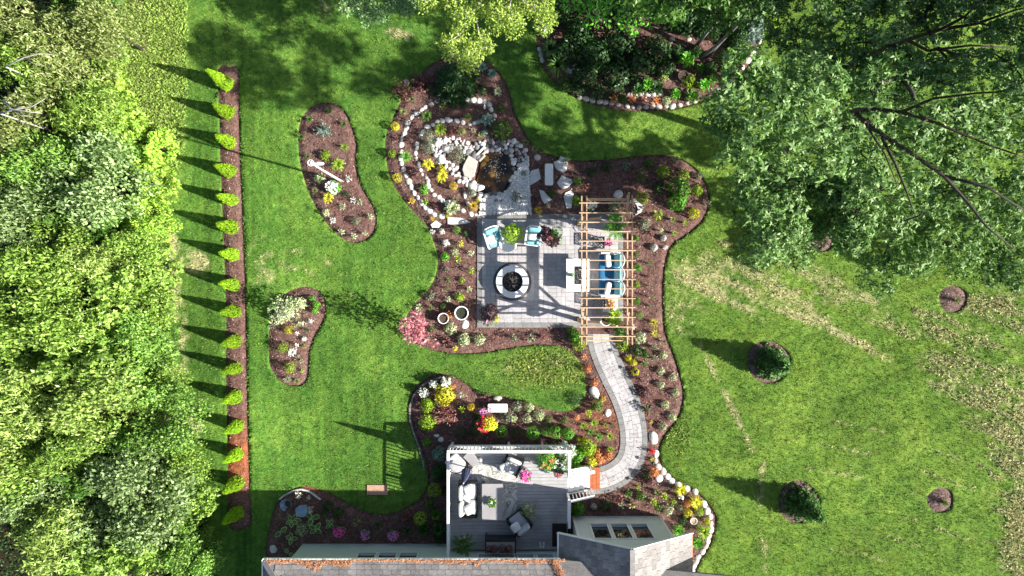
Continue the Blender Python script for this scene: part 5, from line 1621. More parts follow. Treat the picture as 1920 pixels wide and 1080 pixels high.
def m_spruce(seed, tiers=15):
    r = pr(seed); V = []
    for i in range(tiers):
        z = .06 + .92 * i / tiers; R = (1 - z) ** .9; cnt = int(7 + 9 * (1 - z))
        for k in range(cnt):
            a = 2 * math.pi * (k + r.random()) / cnt; l = R * r.uniform(.8, 1.08); D = np.array([math.cos(a), math.sin(a), -.12])
            m_ = max(4, int(15 * l)); t = np.linspace(.15, 1, m_)[:, None]
            P = np.array([0, 0, z]) + D * l * t + np.array([0, 0, .06]) * (t ** 2)
            for s in (-1, 0, 1):
                ax = unit(np.array([[math.cos(a + s * .8), math.sin(a + s * .8), .10]]) + .2 * r.normal(size=(m_, 3)))
                V.append(leaf_quads(P, ax, np.tile([0, 0, 1.], (m_, 1)) + .4 * r.normal(size=(m_, 3)), .17, .05))
    return np.concatenate(V)


def m_twiggy(seed, n=300):
    r = pr(seed); V = []
    for k in range(34):
        a = r.uniform(0, 6.283); el = r.uniform(.25, 1.3); D = np.array([math.cos(a) * math.cos(el), math.sin(a) * math.cos(el), math.sin(el) * .9]); l = r.uniform(.7, 1.05)
        t = np.linspace(.25, 1, 10)[:, None]; P = D * l * t + .03 * r.normal(size=(10, 3))
        V.append(leaf_quads(P, unit(D + .8 * r.normal(size=(10, 3))), np.tile([0, 0, 1.], (10, 1)) + .5 * r.normal(size=(10, 3)), .20, .075))
        V.append(leaf_quads(np.zeros((1, 3)), D[None], np.array([[0, 0, 1.]]), l, .03))
    return np.concatenate(V)


def m_blossom(seed, n=34, s=.22, spread=.88):
    """small five-petalled heads over the top of a mound"""
    r = pr(seed); V = []
    for k in range(n):
        d = rand_dir(1, r)[0]; d[2] = abs(d[2]) * .9 + .1; P = d * r.uniform(.6, 1.) * spread * [1, 1, .9] + [0, 0, .12]
        for j in range(5):
            a = 2 * math.pi * j / 5 + k
            V.append(leaf_quads(P[None], unit(np.array([[math.cos(a), math.sin(a), .25]])), np.array([[0, 0, 1.]]) + .2 * r.normal(size=(1, 3)), s * r.uniform(.7, 1.2), s * .8, 0))
    return np.concatenate(V)


PROTO = {}


def proto(kind, seed):
    key = (kind, seed)
    if key not in PROTO:
        f = {'mound': m_mound, 'globe': m_globe, 'hosta': m_rosette, 'tuft': m_tuft, 'seedling': m_seedling, 'star': m_star, 'cone': m_cone, 'spruce': m_spruce, 'twiggy': m_twiggy, 'bloom': m_blossom,
             'fine': lambda s: m_mound(s, 520, .17, .055), 'big': lambda s: m_mound(s, 620, .19, .10), 'bigbloom': lambda s: m_blossom(s, 70, .19), 'fewbloom': lambda s: m_blossom(s, 13, .22, .7), 'hairy': lambda s: m_tuft(s, 90, .5)}[kind]
        V = f(seed)
        PROTO[key] = mesh_quads('foliage', V, len(V) // 4, LC['green'])
    return PROTO[key]


# ---------------------------------------------------------------- where plants stand: (foliage, kind, x, y, radius px, height m, blossom, wording)
PL = []


def add(zone, rows, tr=None):
    for row in rows:
        c, k, x, y, r_, h = row[:6]; bl = row[6] if len(row) > 6 else None; w = row[7] if len(row) > 7 else None
        if tr: x, y, r_ = tr[0] + x / tr[2], tr[1] + y / tr[2], r_ / tr[2]
        PL.append([zone, c, k, x, y, r_, h, bl, w])


add('upper kidney bed', [('blue', 'twiggy', 408, 330, 55, .5, None, 'blue-green spiky dwarf spruce'), ('green', 'tuft', 440, 220, 26, .3), ('green', 'tuft', 320, 265, 26, .3), ('green', 'tuft', 525, 295, 28, .3), ('green', 'tuft', 270, 370, 26, .3),
    ('yg', 'tuft', 528, 430, 30, .35), ('yg', 'mound', 412, 482, 30, .4), ('yg', 'star', 495, 538, 36, .35), ('pale', 'mound', 380, 615, 32, .4), ('bright', 'mound', 460, 672, 44, .5, 'white'), ('yellow', 'star', 435, 735, 31, .35),
    ('white', 'seedling', 552, 620, 20, .25), ('white', 'seedling', 585, 750, 20, .3), ('pale', 'seedling', 622, 760, 20, .25), ('pale', 'seedling', 517, 790, 22, .25), ('pale', 'seedling', 682, 848, 18, .25), ('pale', 'mound', 415, 822, 24, .3),
    ('white', 'seedling', 460, 872, 20, .22), ('grey', 'fine', 595, 872, 27, .4), ('pale', 'seedling', 512, 940, 20, .25), ('pale', 'seedling', 585, 965, 20, .25), ('pale', 'seedling', 653, 948, 18, .25), ('olive', 'tuft', 350, 690, 22, .25),
    ('dark', 'twiggy', 540, 712, 20, .3), ('green', 'tuft', 310, 490, 20, .25)], (480, 140, 3.177))
add('lower kidney bed', [('pale', 'mound', 300, 300, 50, .6, None, 'willow'), ('pale', 'mound', 250, 380, 60, .7, None, 'willow2'), ('pale', 'mound', 195, 430, 55, .6), ('pale', 'mound', 370, 310, 48, .6), ('yellow', 'fine', 272, 535, 42, .4),
    ('bright', 'mound', 470, 270, 26, .4), ('bright', 'mound', 508, 320, 30, .45), ('bright', 'mound', 495, 372, 26, .4), ('white', 'seedling', 465, 460, 20, .2), ('pale', 'seedling', 375, 480, 20, .2), ('dark', 'seedling', 435, 535, 22, .2),
    ('white', 'seedling', 355, 562, 20, .2), ('white', 'mound', 405, 608, 20, .22), ('white', 'seedling', 350, 663, 22, .22), ('yg', 'seedling', 405, 675, 18, .2), ('white', 'star', 310, 720, 34, .2), ('pale', 'seedling', 390, 793, 20, .2),
    ('pale', 'seedling', 358, 757, 18, .2), ('yg', 'fine', 225, 685, 46, .6), ('yg', 'fine', 285, 852, 50, .6), ('yg', 'seedling', 392, 880, 18, .2), ('pale', 'tuft', 265, 950, 36, .3), ('olive', 'tuft', 345, 965, 34, .25), ('grey', 'seedling', 140, 500, 26, .3)], (480, 500, 4.5))
add('spiral terrace bed', [('yellow', 'globe', 140, 465, 25, .3), ('yg', 'globe', 120, 638, 24, .3), ('yellow', 'globe', 152, 790, 27, .35), ('gold', 'seedling', 245, 938, 22, .25), ('green', 'star', 338, 400, 32, .35),
    ('bright', 'star', 210, 660, 34, .4), ('bright', 'mound', 320, 860, 32, .35), ('olive', 'seedling', 440, 340, 30, .3), ('yg', 'tuft', 600, 405, 26, .35), ('green', 'mound', 808, 345, 24, .3), ('pale', 'hosta', 785, 245, 30, .3),
    ('blue', 'hosta', 685, 88, 36, .35), ('blue', 'hosta', 750, 130, 34, .35), ('dark', 'mound', 350, 218, 28, .3), ('yg', 'star', 425, 488, 36, .4), ('olive', 'globe', 558, 495, 23, .3), ('pale', 'tuft', 632, 487, 20, .25),
    ('yellow', 'star', 350, 705, 34, .3), ('yellow', 'mound', 430, 735, 28, .3), ('yellow', 'star', 436, 782, 34, .3), ('gold', 'globe', 508, 842, 24, .35), ('green', 'mound', 815, 480, 60, .7), ('blue', 'mound', 705, 500, 24, .25),
    ('grey', 'fine', 352, 525, 55, .6), ('grey', 'fine', 345, 600, 45, .5), ('burgundy', 'seedling', 250, 455, 32, .3), ('burgundy', 'seedling', 215, 545, 32, .3), ('burgundy', 'mound', 245, 750, 34, .3), ('burgundy', 'mound', 385, 965, 26, .3),
    ('grey', 'tuft', 518, 925, 24, .3), ('grey', 'mound', 620, 880, 30, .35), ('gold', 'hairy', 632, 965, 34, .45), ('olive', 'tuft', 965, 565, 26, .3), ('dark', 'fine', 905, 905, 36, .45), ('yg', 'seedling', 330, 942, 22, .25),
    ('grey', 'fine', 530, 640, 58, .45), ('olive', 'tuft', 190, 370, 28, .3), ('green', 'tuft', 240, 290, 30, .3), ('yellow', 'mound', 662, 928, 15, .2), ('yellow', 'mound', 466, 1028, 14, .2), ('green', 'fine', 950, 760, 20, .2),
    ('dark', 'mound', 690, 225, 34, .3), ('olive', 'seedling', 680, 525, 24, .2), ('redbrown', 'twiggy', 500, 500, 30, .3)], (700, 100, 3.375))
add('spiral terrace bed', [('blue', 'hosta', 913.5, 225, 14, .35, None, 'huge blue-green hosta'), ('pale', 'hosta', 848, 391, 15, .35, None, 'huge pale green hosta')])
PL.append(['spiral terrace bed', 'dark', 'spruce', 852, 152, 41, 1.7, None, 'big dark spreading evergreen'])
PL.append(['spiral terrace bed', 'redbrown', 'twiggy', 757, 172, 24, .5, None, 'low dark red maple'])
PL.append(['spiral terrace bed', 'redbrown', 'twiggy', 790, 156, 22, .5, None, 'low dark red maple'])
add('west patio bed', [('white', 'seedling', 285, 140, 22, .25), ('white', 'mound', 352, 135, 22, .3), ('bright', 'globe', 465, 125, 26, .35), ('dark', 'mound', 530, 150, 26, .25), ('white', 'mound', 385, 220, 28, .3), ('yellow', 'seedling', 495, 230, 26, .3),
    ('pale', 'mound', 450, 287, 28, .3), ('bright', 'mound', 378, 325, 34, .35), ('yg', 'seedling', 472, 345, 28, .3), ('pale', 'seedling', 573, 300, 26, .3), ('grey', 'seedling', 395, 425, 22, .22), ('yg', 'seedling', 575, 432, 26, .35),
    ('grey', 'seedling', 340, 485, 14, .15), ('green', 'seedling', 400, 502, 20, .2), ('yg', 'mound', 505, 500, 24, .25), ('green', 'seedling', 397, 562, 18, .2), ('pale', 'seedling', 560, 570, 24, .28), ('grey', 'mound', 262, 620, 34, .35),
    ('yg', 'mound', 483, 628, 34, .35), ('pale', 'seedling', 402, 645, 24, .25), ('green', 'globe', 363, 695, 20, .25), ('green', 'seedling', 268, 707, 24, .25), ('pale', 'seedling', 180, 700, 30, .25), ('green', 'mound', 275, 870, 24, .25),
    ('grey', 'mound', 232, 932, 32, .3), ('pale', 'mound', 418, 862, 48, .4), ('pale', 'mound', 518, 943, 46, .4), ('yellow', 'seedling', 455, 1013, 20, .25), ('orange', 'seedling', 418, 760, 32, .3), ('burgundy', 'seedling', 160, 925, 40, .3),
    ('burgundy', 'seedling', 395, 965, 34, .25), ('gold', 'seedling', 285, 45, 18, .15)], (740, 400, 4.0))
add('south patio bed', [('pale', 'mound', 870, 637, 12, .4), ('pale', 'mound', 899, 637, 11, .4), ('redbrown', 'seedling', 838, 641, 9, .3), ('redbrown', 'seedling', 927, 637, 7, .3), ('grey', 'seedling', 962, 633, 8, .35), ('grey', 'seedling', 996, 633, 9, .35),
    ('redbrown', 'seedling', 1018, 631, 8, .35), ('yellow', 'seedling', 854, 653, 5, .25), ('bright', 'mound', 1079, 632, 13, .7), ('yg', 'mound', 1086, 645, 13, .7), ('green', 'mound', 1072, 622, 10, .6)])
add('bed right of the pergola', [('bright', 'mound', 640, 120, 24, .4), ('green', 'mound', 640, 255, 24, .4), ('bright', 'mound', 658, 370, 34, .45), ('yg', 'mound', 652, 510, 26, .4), ('bright', 'mound', 650, 652, 30, .45), ('bright', 'globe', 670, 768, 28, .4),
    ('pale', 'mound', 675, 960, 52, .6), ('pale', 'seedling', 845, 55, 20, .2), ('white', 'mound', 872, 118, 26, .25), ('white', 'mound', 795, 198, 30, .3), ('white', 'seedling', 885, 200, 20, .2), ('redbrown', 'seedling', 775, 80, 22, .2),
    ('green', 'seedling', 752, 332, 22, .35), ('redbrown', 'seedling', 742, 441, 18, .3), ('grey', 'seedling', 752, 522, 22, .35), ('olive', 'seedling', 772, 620, 22, .35), ('grey', 'seedling', 760, 690, 20, .3), ('yellow', 'tuft', 785, 830, 48, .35),
    ('yellow', 'tuft', 800, 922, 44, .4), ('green', 'tuft', 870, 990, 26, .3), ('grey', 'seedling', 790, 1035, 26, .3), ('white', 'seedling', 610, 865, 28, .35), ('white', 'seedling', 668, 195, 10, .12)], (1050, 420, 4.5))
add('right lobe of the patio bed', [('green', 'globe', 120, 272, 52, .5), ('yg', 'mound', 352, 225, 62, .6), ('yg', 'mound', 555, 255, 54, .5), ('yg', 'mound', 690, 412, 56, .5), ('yg', 'mound', 140, 490, 60, .6), ('yellow', 'mound', 660, 645, 58, .55),
    ('green', 'big', 520, 390, 120, 1.3, None, 'big leafy green shrub'), ('bright', 'big', 505, 520, 96, 1.1, None, 'big bright green shrub'), ('yg', 'seedling', 275, 672, 60, .5), ('grey', 'mound', 148, 755, 58, .4), ('olive', 'tuft', 440, 712, 46, .35),
    ('yg', 'tuft', 565, 745, 38, .3), ('yg', 'tuft', 455, 850, 38, .3), ('pale', 'seedling', 315, 822, 24, .2), ('white', 'mound', 345, 900, 32, .25), ('redbrown', 'seedling', 225, 860, 28, .2), ('white', 'mound', 252, 995, 36, .3), ('white', 'seedling', 360, 997, 24, .2),
    ('grey', 'mound', 180, 125, 32, .35), ('grey', 'mound', 475, 105, 34, .35), ('grey', 'mound', 700, 270, 36, .35), ('grey', 'seedling', 785, 555, 34, .3), ('green', 'mound', 60, 905, 34, .35), ('dark', 'mound', 310, 380, 60, .5)], (1180, 280, 5.4))
add('shaded bed behind the pergola', [('dark', 'mound', 1110, 322, 10, .4), ('dark', 'mound', 1137, 312, 10, .4), ('grey', 'mound', 1175, 312, 9, .4), ('green', 'mound', 1082, 340, 9, .35), ('green', 'mound', 1034, 362, 8, .3), ('olive', 'tuft', 1003, 279, 8, .3),
    ('yg', 'mound', 1082, 377, 9, .4), ('yg', 'mound', 1108, 385, 11, .5, 'white'), ('pale', 'mound', 1153, 388, 12, .35), ('gold', 'hairy', 1009, 394, 9, .35), ('redbrown', 'seedling', 1095, 352, 9, .35), ('grey', 'seedling', 1062, 300, 8, .3),
    ('olive', 'seedling', 1025, 338, 9, .2), ('pale', 'seedling', 1028, 385, 5, .2), ('burgundy', 'seedling', 1002, 375, 9, .3), ('green', 'mound', 1216, 306, 9, .4)])
add('bed right of the path', [('yellow', 'mound', 425, 402, 24, .3), ('yellow', 'mound', 460, 430, 26, .3), ('yellow', 'mound', 472, 495, 28, .35), ('green', 'seedling', 530, 435, 26, .3), ('green', 'mound', 540, 370, 28, .3), ('olive', 'seedling', 495, 380, 24, .3),
    ('grey', 'seedling', 600, 402, 26, .3), ('grey', 'seedling', 597, 328, 24, .3), ('pale', 'mound', 663, 380, 28, .3), ('pale', 'mound', 645, 488, 27, .3), ('pale', 'mound', 725, 530, 28, .3), ('pale', 'mound', 645, 582, 27, .3), ('pale', 'mound', 745, 635, 28, .3),
    ('pale', 'mound', 675, 717, 30, .3), ('pale', 'mound', 722, 798, 30, .3), ('pale', 'mound', 658, 865, 30, .3), ('gold', 'seedling', 577, 832, 14, .2), ('burgundy', 'mound', 522, 630, 42, .35), ('dark', 'seedling', 545, 742, 34, .3),
    ('dark', 'mound', 480, 345, 40, .4), ('burgundy', 'seedling', 485, 540, 30, .3), ('red', 'seedling', 583, 1025, 20, .25)], (1060, 560, 3.6))
add('bed left of the path', [('orange', 'seedling', 128, 395, 22, .3), ('orange', 'mound', 150, 475, 27, .35), ('orange', 'mound', 196, 570, 25, .35), ('gold', 'seedling', 255, 677, 20, .25), ('green', 'mound', 212, 722, 46, .5), ('yg', 'seedling', 155, 775, 26, .3),
    ('orange', 'seedling', 78, 802, 20, .2), ('yg', 'tuft', 120, 855, 32, .3), ('yg', 'tuft', 192, 838, 34, .3), ('yg', 'tuft', 268, 855, 24, .25), ('bright', 'tuft', 170, 900, 32, .3), ('bright', 'tuft', 222, 935, 34, .3), ('yg', 'tuft', 298, 925, 34, .35),
    ('yellow', 'mound', 92, 952, 18, .3), ('yellow', 'mound', 130, 958, 24, .35), ('yg', 'tuft', 302, 1015, 30, .3), ('dark', 'seedling', 313, 850, 18, .25), ('bright', 'globe', 18, 908, 35, .45)], (1060, 560, 3.6))
add('bed left of the path', [('yg', 'big', 1103, 841, 16, .7), ('bright', 'big', 1084, 852, 15, .8), ('yellow', 'mound', 1110, 866, 10, .4), ('bright', 'big', 1076, 872, 13, .9), ('yg', 'big', 1072, 846, 12, .8, 'white'), ('orange', 'mound', 1120, 849, 9, .35),
    ('orange', 'mound', 1140, 853, 10, .35), ('orange', 'mound', 1126, 862, 9, .3), ('redbrown', 'mound', 1131, 848, 7, .3), ('redbrown', 'seedling', 1040, 832, 8, .3)])
add('deck bed', [('yellow', 'big', 370, 262, 104, 1.0), ('yg', 'big', 205, 362, 72, .8), ('yg', 'big', 210, 538, 88, .8), ('redbrown', 'twiggy', 385, 460, 118, .8), ('green', 'mound', 395, 130, 52, .6, 'white'), ('green', 'mound', 275, 150, 44, .5, 'white'),
    ('dark', 'mound', 180, 232, 52, .5, 'white'), ('bright', 'mound', 207, 717, 44, .5), ('yg', 'seedling', 548, 388, 34, .3), ('gold', 'globe', 635, 372, 34, .4), ('orange', 'seedling', 475, 178, 24, .3), ('pale', 'seedling', 540, 255, 30, .3),
    ('green', 'mound', 755, 410, 48, .5, 'mauve'), ('dark', 'mound', 690, 470, 40, .3), ('pale', 'mound', 830, 385, 34, .4, 'mauve')], (760, 690, 5.144))
add('deck bed', [('blue', 'big', 824, 852, 15, .6), ('dark', 'big', 822, 889, 17, .5), ('dark', 'globe', 864, 810, 10, .4), ('dark', 'globe', 891, 808, 11, .4), ('bright', 'globe', 941, 808, 10.5, .5), ('bright', 'globe', 999, 811, 11.5, .5), ('bright', 'globe', 1022, 808, 7.5, .4),
    ('bright', 'globe', 1042, 809, 11, .5), ('bright', 'globe', 1065, 811, 10, .5), ('dark', 'globe', 968, 811, 8, .3), ('pale', 'mound', 992, 764, 9.5, .4), ('pale', 'mound', 989, 784, 9.5, .4), ('pale', 'mound', 1012, 779, 10, .4), ('green', 'mound', 1029, 787, 7, .3),
    ('green', 'mound', 1058, 788, 7, .3), ('grey', 'mound', 969, 762, 10, .5), ('grey', 'mound', 950, 781, 12, .35), ('pale', 'hosta', 963, 785, 7, .3), ('white', 'mound', 1056, 838, 11, .5), ('burgundy', 'seedling', 915, 745, 8, .3)])
add('shaded hosta bed', [('green', 'mound', 1590, 420, 52, .5), ('yg', 'globe', 1515, 540, 54, .5), ('yg', 'globe', 1645, 280, 56, .6), ('green', 'hosta', 1655, 510, 60, .45), ('dark', 'hosta', 1680, 640, 66, .5), ('dark', 'hosta', 1540, 650, 66, .5),
    ('dark', 'mound', 660, 440, 48, .4), ('dark', 'mound', 755, 500, 50, .4), ('redbrown', 'mound', 1370, 545, 50, .4), ('redbrown', 'seedling', 1430, 480, 40, .3), ('dark', 'mound', 1690, 130, 50, .5), ('dark', 'mound', 1740, 300, 44, .5),
    ('olive', 'seedling', 930, 570, 44, .3), ('dark', 'seedling', 1120, 610, 50, .3), ('dark', 'seedling', 1400, 660, 52, .35), ('green', 'mound', 1010, 690, 50, .4, 'mauve'), ('green', 'mound', 1265, 700, 52, .4, 'mauve'), ('green', 'mound', 770, 665, 56, .45, 'magenta'),
    ('white', 'seedling', 395, 325, 36, .3), ('white', 'seedling', 490, 355, 22, .2), ('white', 'seedling', 500, 465, 36, .3), ('pale', 'mound', 422, 655, 58, .4), ('dark', 'seedling', 620, 500, 40, .3), ('dark', 'mound', 1690, 720, 52, .5)], (480, 860, 4.908))
add('house corner bed', [('red', 'seedling', 190, 22, 26, .25), ('yellow', 'seedling', 190, 95, 20, .25), ('orange', 'mound', 212, 200, 44, .4), ('yellow', 'hairy', 435, 352, 56, .5), ('yellow', 'hairy', 560, 455, 62, .5), ('orange', 'mound', 485, 470, 32, .35),
    ('yellow', 'mound', 495, 545, 40, .35), ('yg', 'mound', 595, 540, 36, .35), ('yg', 'hairy', 628, 700, 74, .6), ('yellow', 'mound', 655, 615, 26, .35), ('bright', 'hosta', 412, 695, 58, .4), ('bright', 'hosta', 568, 795, 60, .4), ('pale', 'mound', 330, 525, 46, .35),
    ('yg', 'seedling', 200, 455, 36, .4), ('green', 'mound', 95, 405, 44, .4), ('olive', 'tuft', 232, 365, 36, .35), ('yg', 'seedling', 290, 405, 34, .35), ('yg', 'seedling', 368, 450, 30, .3), ('green', 'seedling', 245, 500, 36, .3), ('grey', 'mound', 428, 505, 26, .3),
    ('dark', 'mound', 450, 610, 40, .35), ('olive', 'seedling', 20, 470, 34, .35), ('burgundy', 'mound', 160, 275, 40, .5), ('dark', 'mound', 140, 230, 30, .5), ('yg', 'seedling', 75, 325, 20, .2), ('yg', 'seedling', 620, 100, 4, .1)][:-1], (1180, 840, 4.5))
add('house corner bed', [('bright', 'big', 1083, 956, 15, .9), ('dark', 'mound', 1136, 949, 11, .4), ('white', 'mound', 1114, 950, 6, .3), ('redbrown', 'seedling', 1160, 935, 10, .3), ('redbrown', 'seedling', 1185, 945, 9, .3), ('pale', 'seedling', 1165, 945, 8, .2),
    ('green', 'seedling', 1178, 925, 8, .25)])
add('shaded rock bed', [('bright', 'hosta', 1286, 112, 17, .5), ('green', 'hosta', 1359, 130, 15, .45), ('bright', 'hosta', 1319, 160, 13, .45), ('bright', 'hosta', 1388, 108, 12, .4), ('bright', 'hosta', 1266, 177, 12, .4), ('green', 'hosta', 1297, 180, 15, .45),
    ('yg', 'mound', 1293, 152, 13, .45), ('orange', 'seedling', 1184, 187, 9, .2), ('redbrown', 'seedling', 1206, 190, 9, .2), ('orange', 'seedling', 1230, 189, 8, .3), ('orange', 'seedling', 1150, 187, 9, .3), ('green', 'hairy', 1045, 122, 24, .6),
    ('dark', 'hairy', 1019, 56, 20, .6, 'fewwhite'), ('dark', 'hairy', 1030, 92, 20, .6), ('bright', 'hosta', 1214, 158, 14, .4), ('green', 'hosta', 1335, 148, 12, .4), ('dark', 'hosta', 1230, 165, 15, .35), ('dark', 'hosta', 1196, 168, 14, .35),
    ('green', 'mound', 1060, 158, 14, .4), ('dark', 'mound', 1085, 165, 15, .4), ('green', 'mound', 1168, 185, 9, .4), ('pale', 'mound', 1250, 188, 9, .3), ('olive', 'mound', 1243, 143, 10, .35), ('dark', 'mound', 1120, 172, 16, .4), ('dark', 'mound', 1155, 168, 16, .4),
    ('green', 'mound', 1392, 88, 12, .4), ('yg', 'mound', 1443, 46, 17, .6), ('green', 'hosta', 1366, 98, 10, .35), ('green', 'hosta', 1312, 128, 10, .35)])
for x_, y_, rr, hh in [(1332, 128, 13, .6), (1352, 108, 13, .7), (1305, 96, 12, .6), (1378, 80, 14, .8), (1270, 95, 14, .8), (1340, 60, 14, .8), (1290, 30, 28, 1.6), (1322, 42, 24, 1.5), (1360, 30, 24, 1.5), (1390, 62, 18, 1.2), (1330, 8, 28, 1.7), (1262, 5, 28, 1.5), (1380, -5, 26, 1.6), (1050, 15, 28, 1.5), (1110, 12, 30, 1.6), (1180, 10, 30, 1.6), (1085, 60, 30, 1.6), (1120, 100, 34, 1.5), (1165, 70, 34, 1.8), (1205, 115, 32, 1.5), (1160, 132, 30, 1.2), (1100, 138, 28, 1.1), (1235, 88, 28, 1.6), (1060, 95, 26, 1.2), (1250, 125, 18, 1.0)]:
    PL.append(['shaded rock bed', 'dark', 'big', x_, y_, rr, hh, None, 'dense dark evergreen shrub'])
PL.append(['shaded rock bed', 'blue', 'spruce', 1412, 43, 30, 1.3, None, 'blue-grey spruce'])
add('lawn', [('dark', 'fine', 1077, 748, 15, .25, None, 'low dark green cushion plant')])  # leafy cushion built over an unclear dark oval on the lawn
# things in pots
POTTED = [('yg', 'big', 961, 437, 18.5, .48, None, .80, 'leafy planter of green foliage between the turquoise chairs'), ('burgundy', 'big', 1023, 436, 14, .5, None, .55, 'dark burgundy foliage in the patio planter right of the chairs'),
          ('bright', 'globe', 1044, 435, 9.5, .4, None, .55, 'lime green half of the patio planter right of the chairs'), ('green', 'mound', 1036, 448, 13, .35, 'pink', .5, 'pink begonias at the front of the patio planter'),
          ('burgundy', 'big', 917, 586, 15, .55, None, .45, 'dark burgundy foliage at the lower left patio corner'), ('yellow', 'mound', 930, 598, 7, .35, None, .4, 'small yellow plant in the lower left patio planter'),
          ('green', 'mound', 914, 602, 8, .3, 'fewmauve', .4, 'pink flowers in the lower left patio planter'),
          ('bright', 'star', 1155, 425, 18, .5, None, .7, 'lime green fern in the pot under the top of the pergola'), ('bright', 'mound', 1152, 408, 10, .4, None, .5, 'small green plant above the fern under the pergola'),
          ('yg', 'hosta', 1153, 595, 15, .5, None, .5, 'lime leafy plant in the square planter under the pergola'),
          ('green', 'seedling', 1141, 455, 7, .35, 'magenta', .5, 'red and pink flowers beside the upper lattice table'), ('gold', 'seedling', 1145, 571, 8, .3, 'pink', .5, 'brown and pink flowers on the white plinth'),
          ('green', 'mound', 1163, 620, 11, .5, None, .1, 'green shrub at the lower right pergola post'), ('yg', 'mound', 1170, 645, 12, .45, None, .05, 'lime shrub where the path enters the pergola'),
          ('bright', 'seedling', 1073, 515, 5, .2, None, .84, 'small green sprig in the pot on the fire table'),
          ('green', 'mound', 910, 795, 14, .4, 'red', .55, 'red flowers in the hanging basket of the deck bed'), ('yellow', 'big', 918, 797, 13, .45, None, .72, 'bright yellow-green foliage in the basket of the deck bed'),
          ('green', 'mound', 985, 892, 10, .35, 'magenta', 1.95, 'magenta and pink petunias beside the top deck armchair'), ('green', 'hosta', 922, 943, 8.5, .22, 'fewwhite', 1.68, 'small green centrepiece on the grey deck table'),
          ('olive', 'mound', 990, 959, 13, .4, None, 1.4, 'bowl of olive and red foliage beside the lower deck chair'), ('green', 'star', 869, 1021, 17, .5, None, 1.35, 'green fern in the lower left deck corner'),
          ('bright', 'big', 1027, 864, 14, .5, 'fewred', 1.45, 'leafy green planter with orange flowers in the top right deck corner'), ('green', 'big', 1052, 868, 14, .5, 'fewwhite', 1.4, 'dark leafy planter with white flowers in the top right deck corner'),
          ('green', 'mound', 1047, 888, 7, .3, 'pink', 1.25, 'pink flower cluster at the right deck railing')]
for i, xx in enumerate((917, 926, 942, 955)):
    POTTED.append(('redbrown', 'mound', xx, 1031, 6.5, .28, None, 1.74, ['first', 'second', 'third', 'fourth'][i] + ' pot of red-brown foliage from the left on the deck bench'))
BLM = {'white': 'white', 'mauve': 'mauve', 'magenta': 'magenta', 'red': 'red', 'redb': 'red', 'pink': 'pinkleaf', 'fewwhite': 'white', 'fewred': 'orange', 'fewmauve': 'mauve'}

CW = {'green': 'mid-green', 'bright': 'bright green', 'dark': 'dark green', 'yg': 'lime green', 'yellow': 'bright yellow', 'gold': 'golden', 'pale': 'pale variegated', 'grey': 'grey-green', 'blue': 'blue-green', 'white': 'white', 'burgundy': 'dark burgundy',
      'redbrown': 'reddish brown', 'orange': 'orange', 'red': 'red', 'olive': 'olive'}
KW = {'mound': ('mounded plant', 'plant'), 'globe': ('clipped round shrub', 'shrub'), 'hosta': ('broad-leaved hosta', 'hosta'), 'tuft': ('spiky grass tuft', 'ornamental grass'), 'seedling': ('small sparse perennial', 'plant'), 'star': ('feathery fern-like plant', 'fern'),
      'spruce': ('spruce', 'conifer'), 'twiggy': ('twiggy shrub', 'shrub'), 'fine': ('fine-leaved shrub', 'shrub'), 'big': ('leafy shrub', 'shrub'), 'hairy': ('arching grassy clump', 'ornamental grass')}
NM = {'mound': 'mounded_plant', 'globe': 'round_shrub', 'hosta': 'hosta', 'tuft': 'grass_tuft', 'seedling': 'perennial_plant', 'star': 'fern', 'spruce': 'spruce_shrub', 'twiggy': 'twiggy_shrub', 'fine': 'fine_shrub', 'big': 'leafy_shrub', 'hairy': 'grassy_clump'}
LAND = {  # findable landmarks for the wording
    'the windmill mast': (639, 340), 'the dwarf blue spruce': (608, 244), 'the dappled willow': (535, 580), 'the fire pit': (960, 528), 'the amber pond': (930, 310), 'the beige ledge slab': (882, 310), 'the big dark evergreen': (852, 150),
    'the bird ornament': (908, 201), 'the fan-shaped slab': (860, 414), 'the kite-shaped slab': (818, 420), 'the urn': (831, 597), 'the black bowl': (865, 587), 'the pink-leaved tree': (778, 608), 'the stone below the bowl': (871, 608),
    'the pergola top right corner': (1188, 370), 'the pergola lower right corner': (1188, 640), 'the pergola lower left corner': (1090, 640), 'the blue sofa': (1150, 515), 'the crescent slab': (1203, 388), 'the big leafy shrubs': (1275, 368),
    'the white bench by the gravel': (1029, 327), 'the grey-white boulder': (1160, 362), 'the tall white boulder': (1227, 823), 'the left path boulder': (1116, 739), 'the quartz rock': (1140, 775), 'the rust plank step': (1111, 897),
    'the white bench above the deck': (933, 765), 'the flower basket': (913, 795), 'the two white rocks': (822, 822), 'the big yellow shrub': (832, 741), 'the deck top left corner': (842, 847), 'the deck top right corner': (1068, 847),
    'the blue bird bath': (566, 958), 'the shell planter': (537, 946), 'the tan lawn slab': (708, 918), 'the left house windows': (730, 1040), 'the grey shade boulder': (511, 1033), 'the terracotta pot': (1301, 977), 'the white figurine': (1277, 932),
    'the rounded edging rock': (1237, 898), 'the gable windows': (1165, 990), 'the dark brown pot': (1281, 142), 'the tan stone cluster': (1066, 122), 'the blue-grey spruce': (1412, 43), 'the rock bed lower rim': (1200, 203), 'the leaning trunks': (1335, 85)}


def direction(dx, dy):
    v = abs(dy) > .45 * abs(dx); hh = abs(dx) > .45 * abs(dy)
    if v and hh: return ('upper ' if dy < 0 else 'lower ') + ('left' if dx < 0 else 'right') + ' of'
    return ('above' if dy < 0 else 'below') if v else ('left of' if dx < 0 else 'right of')


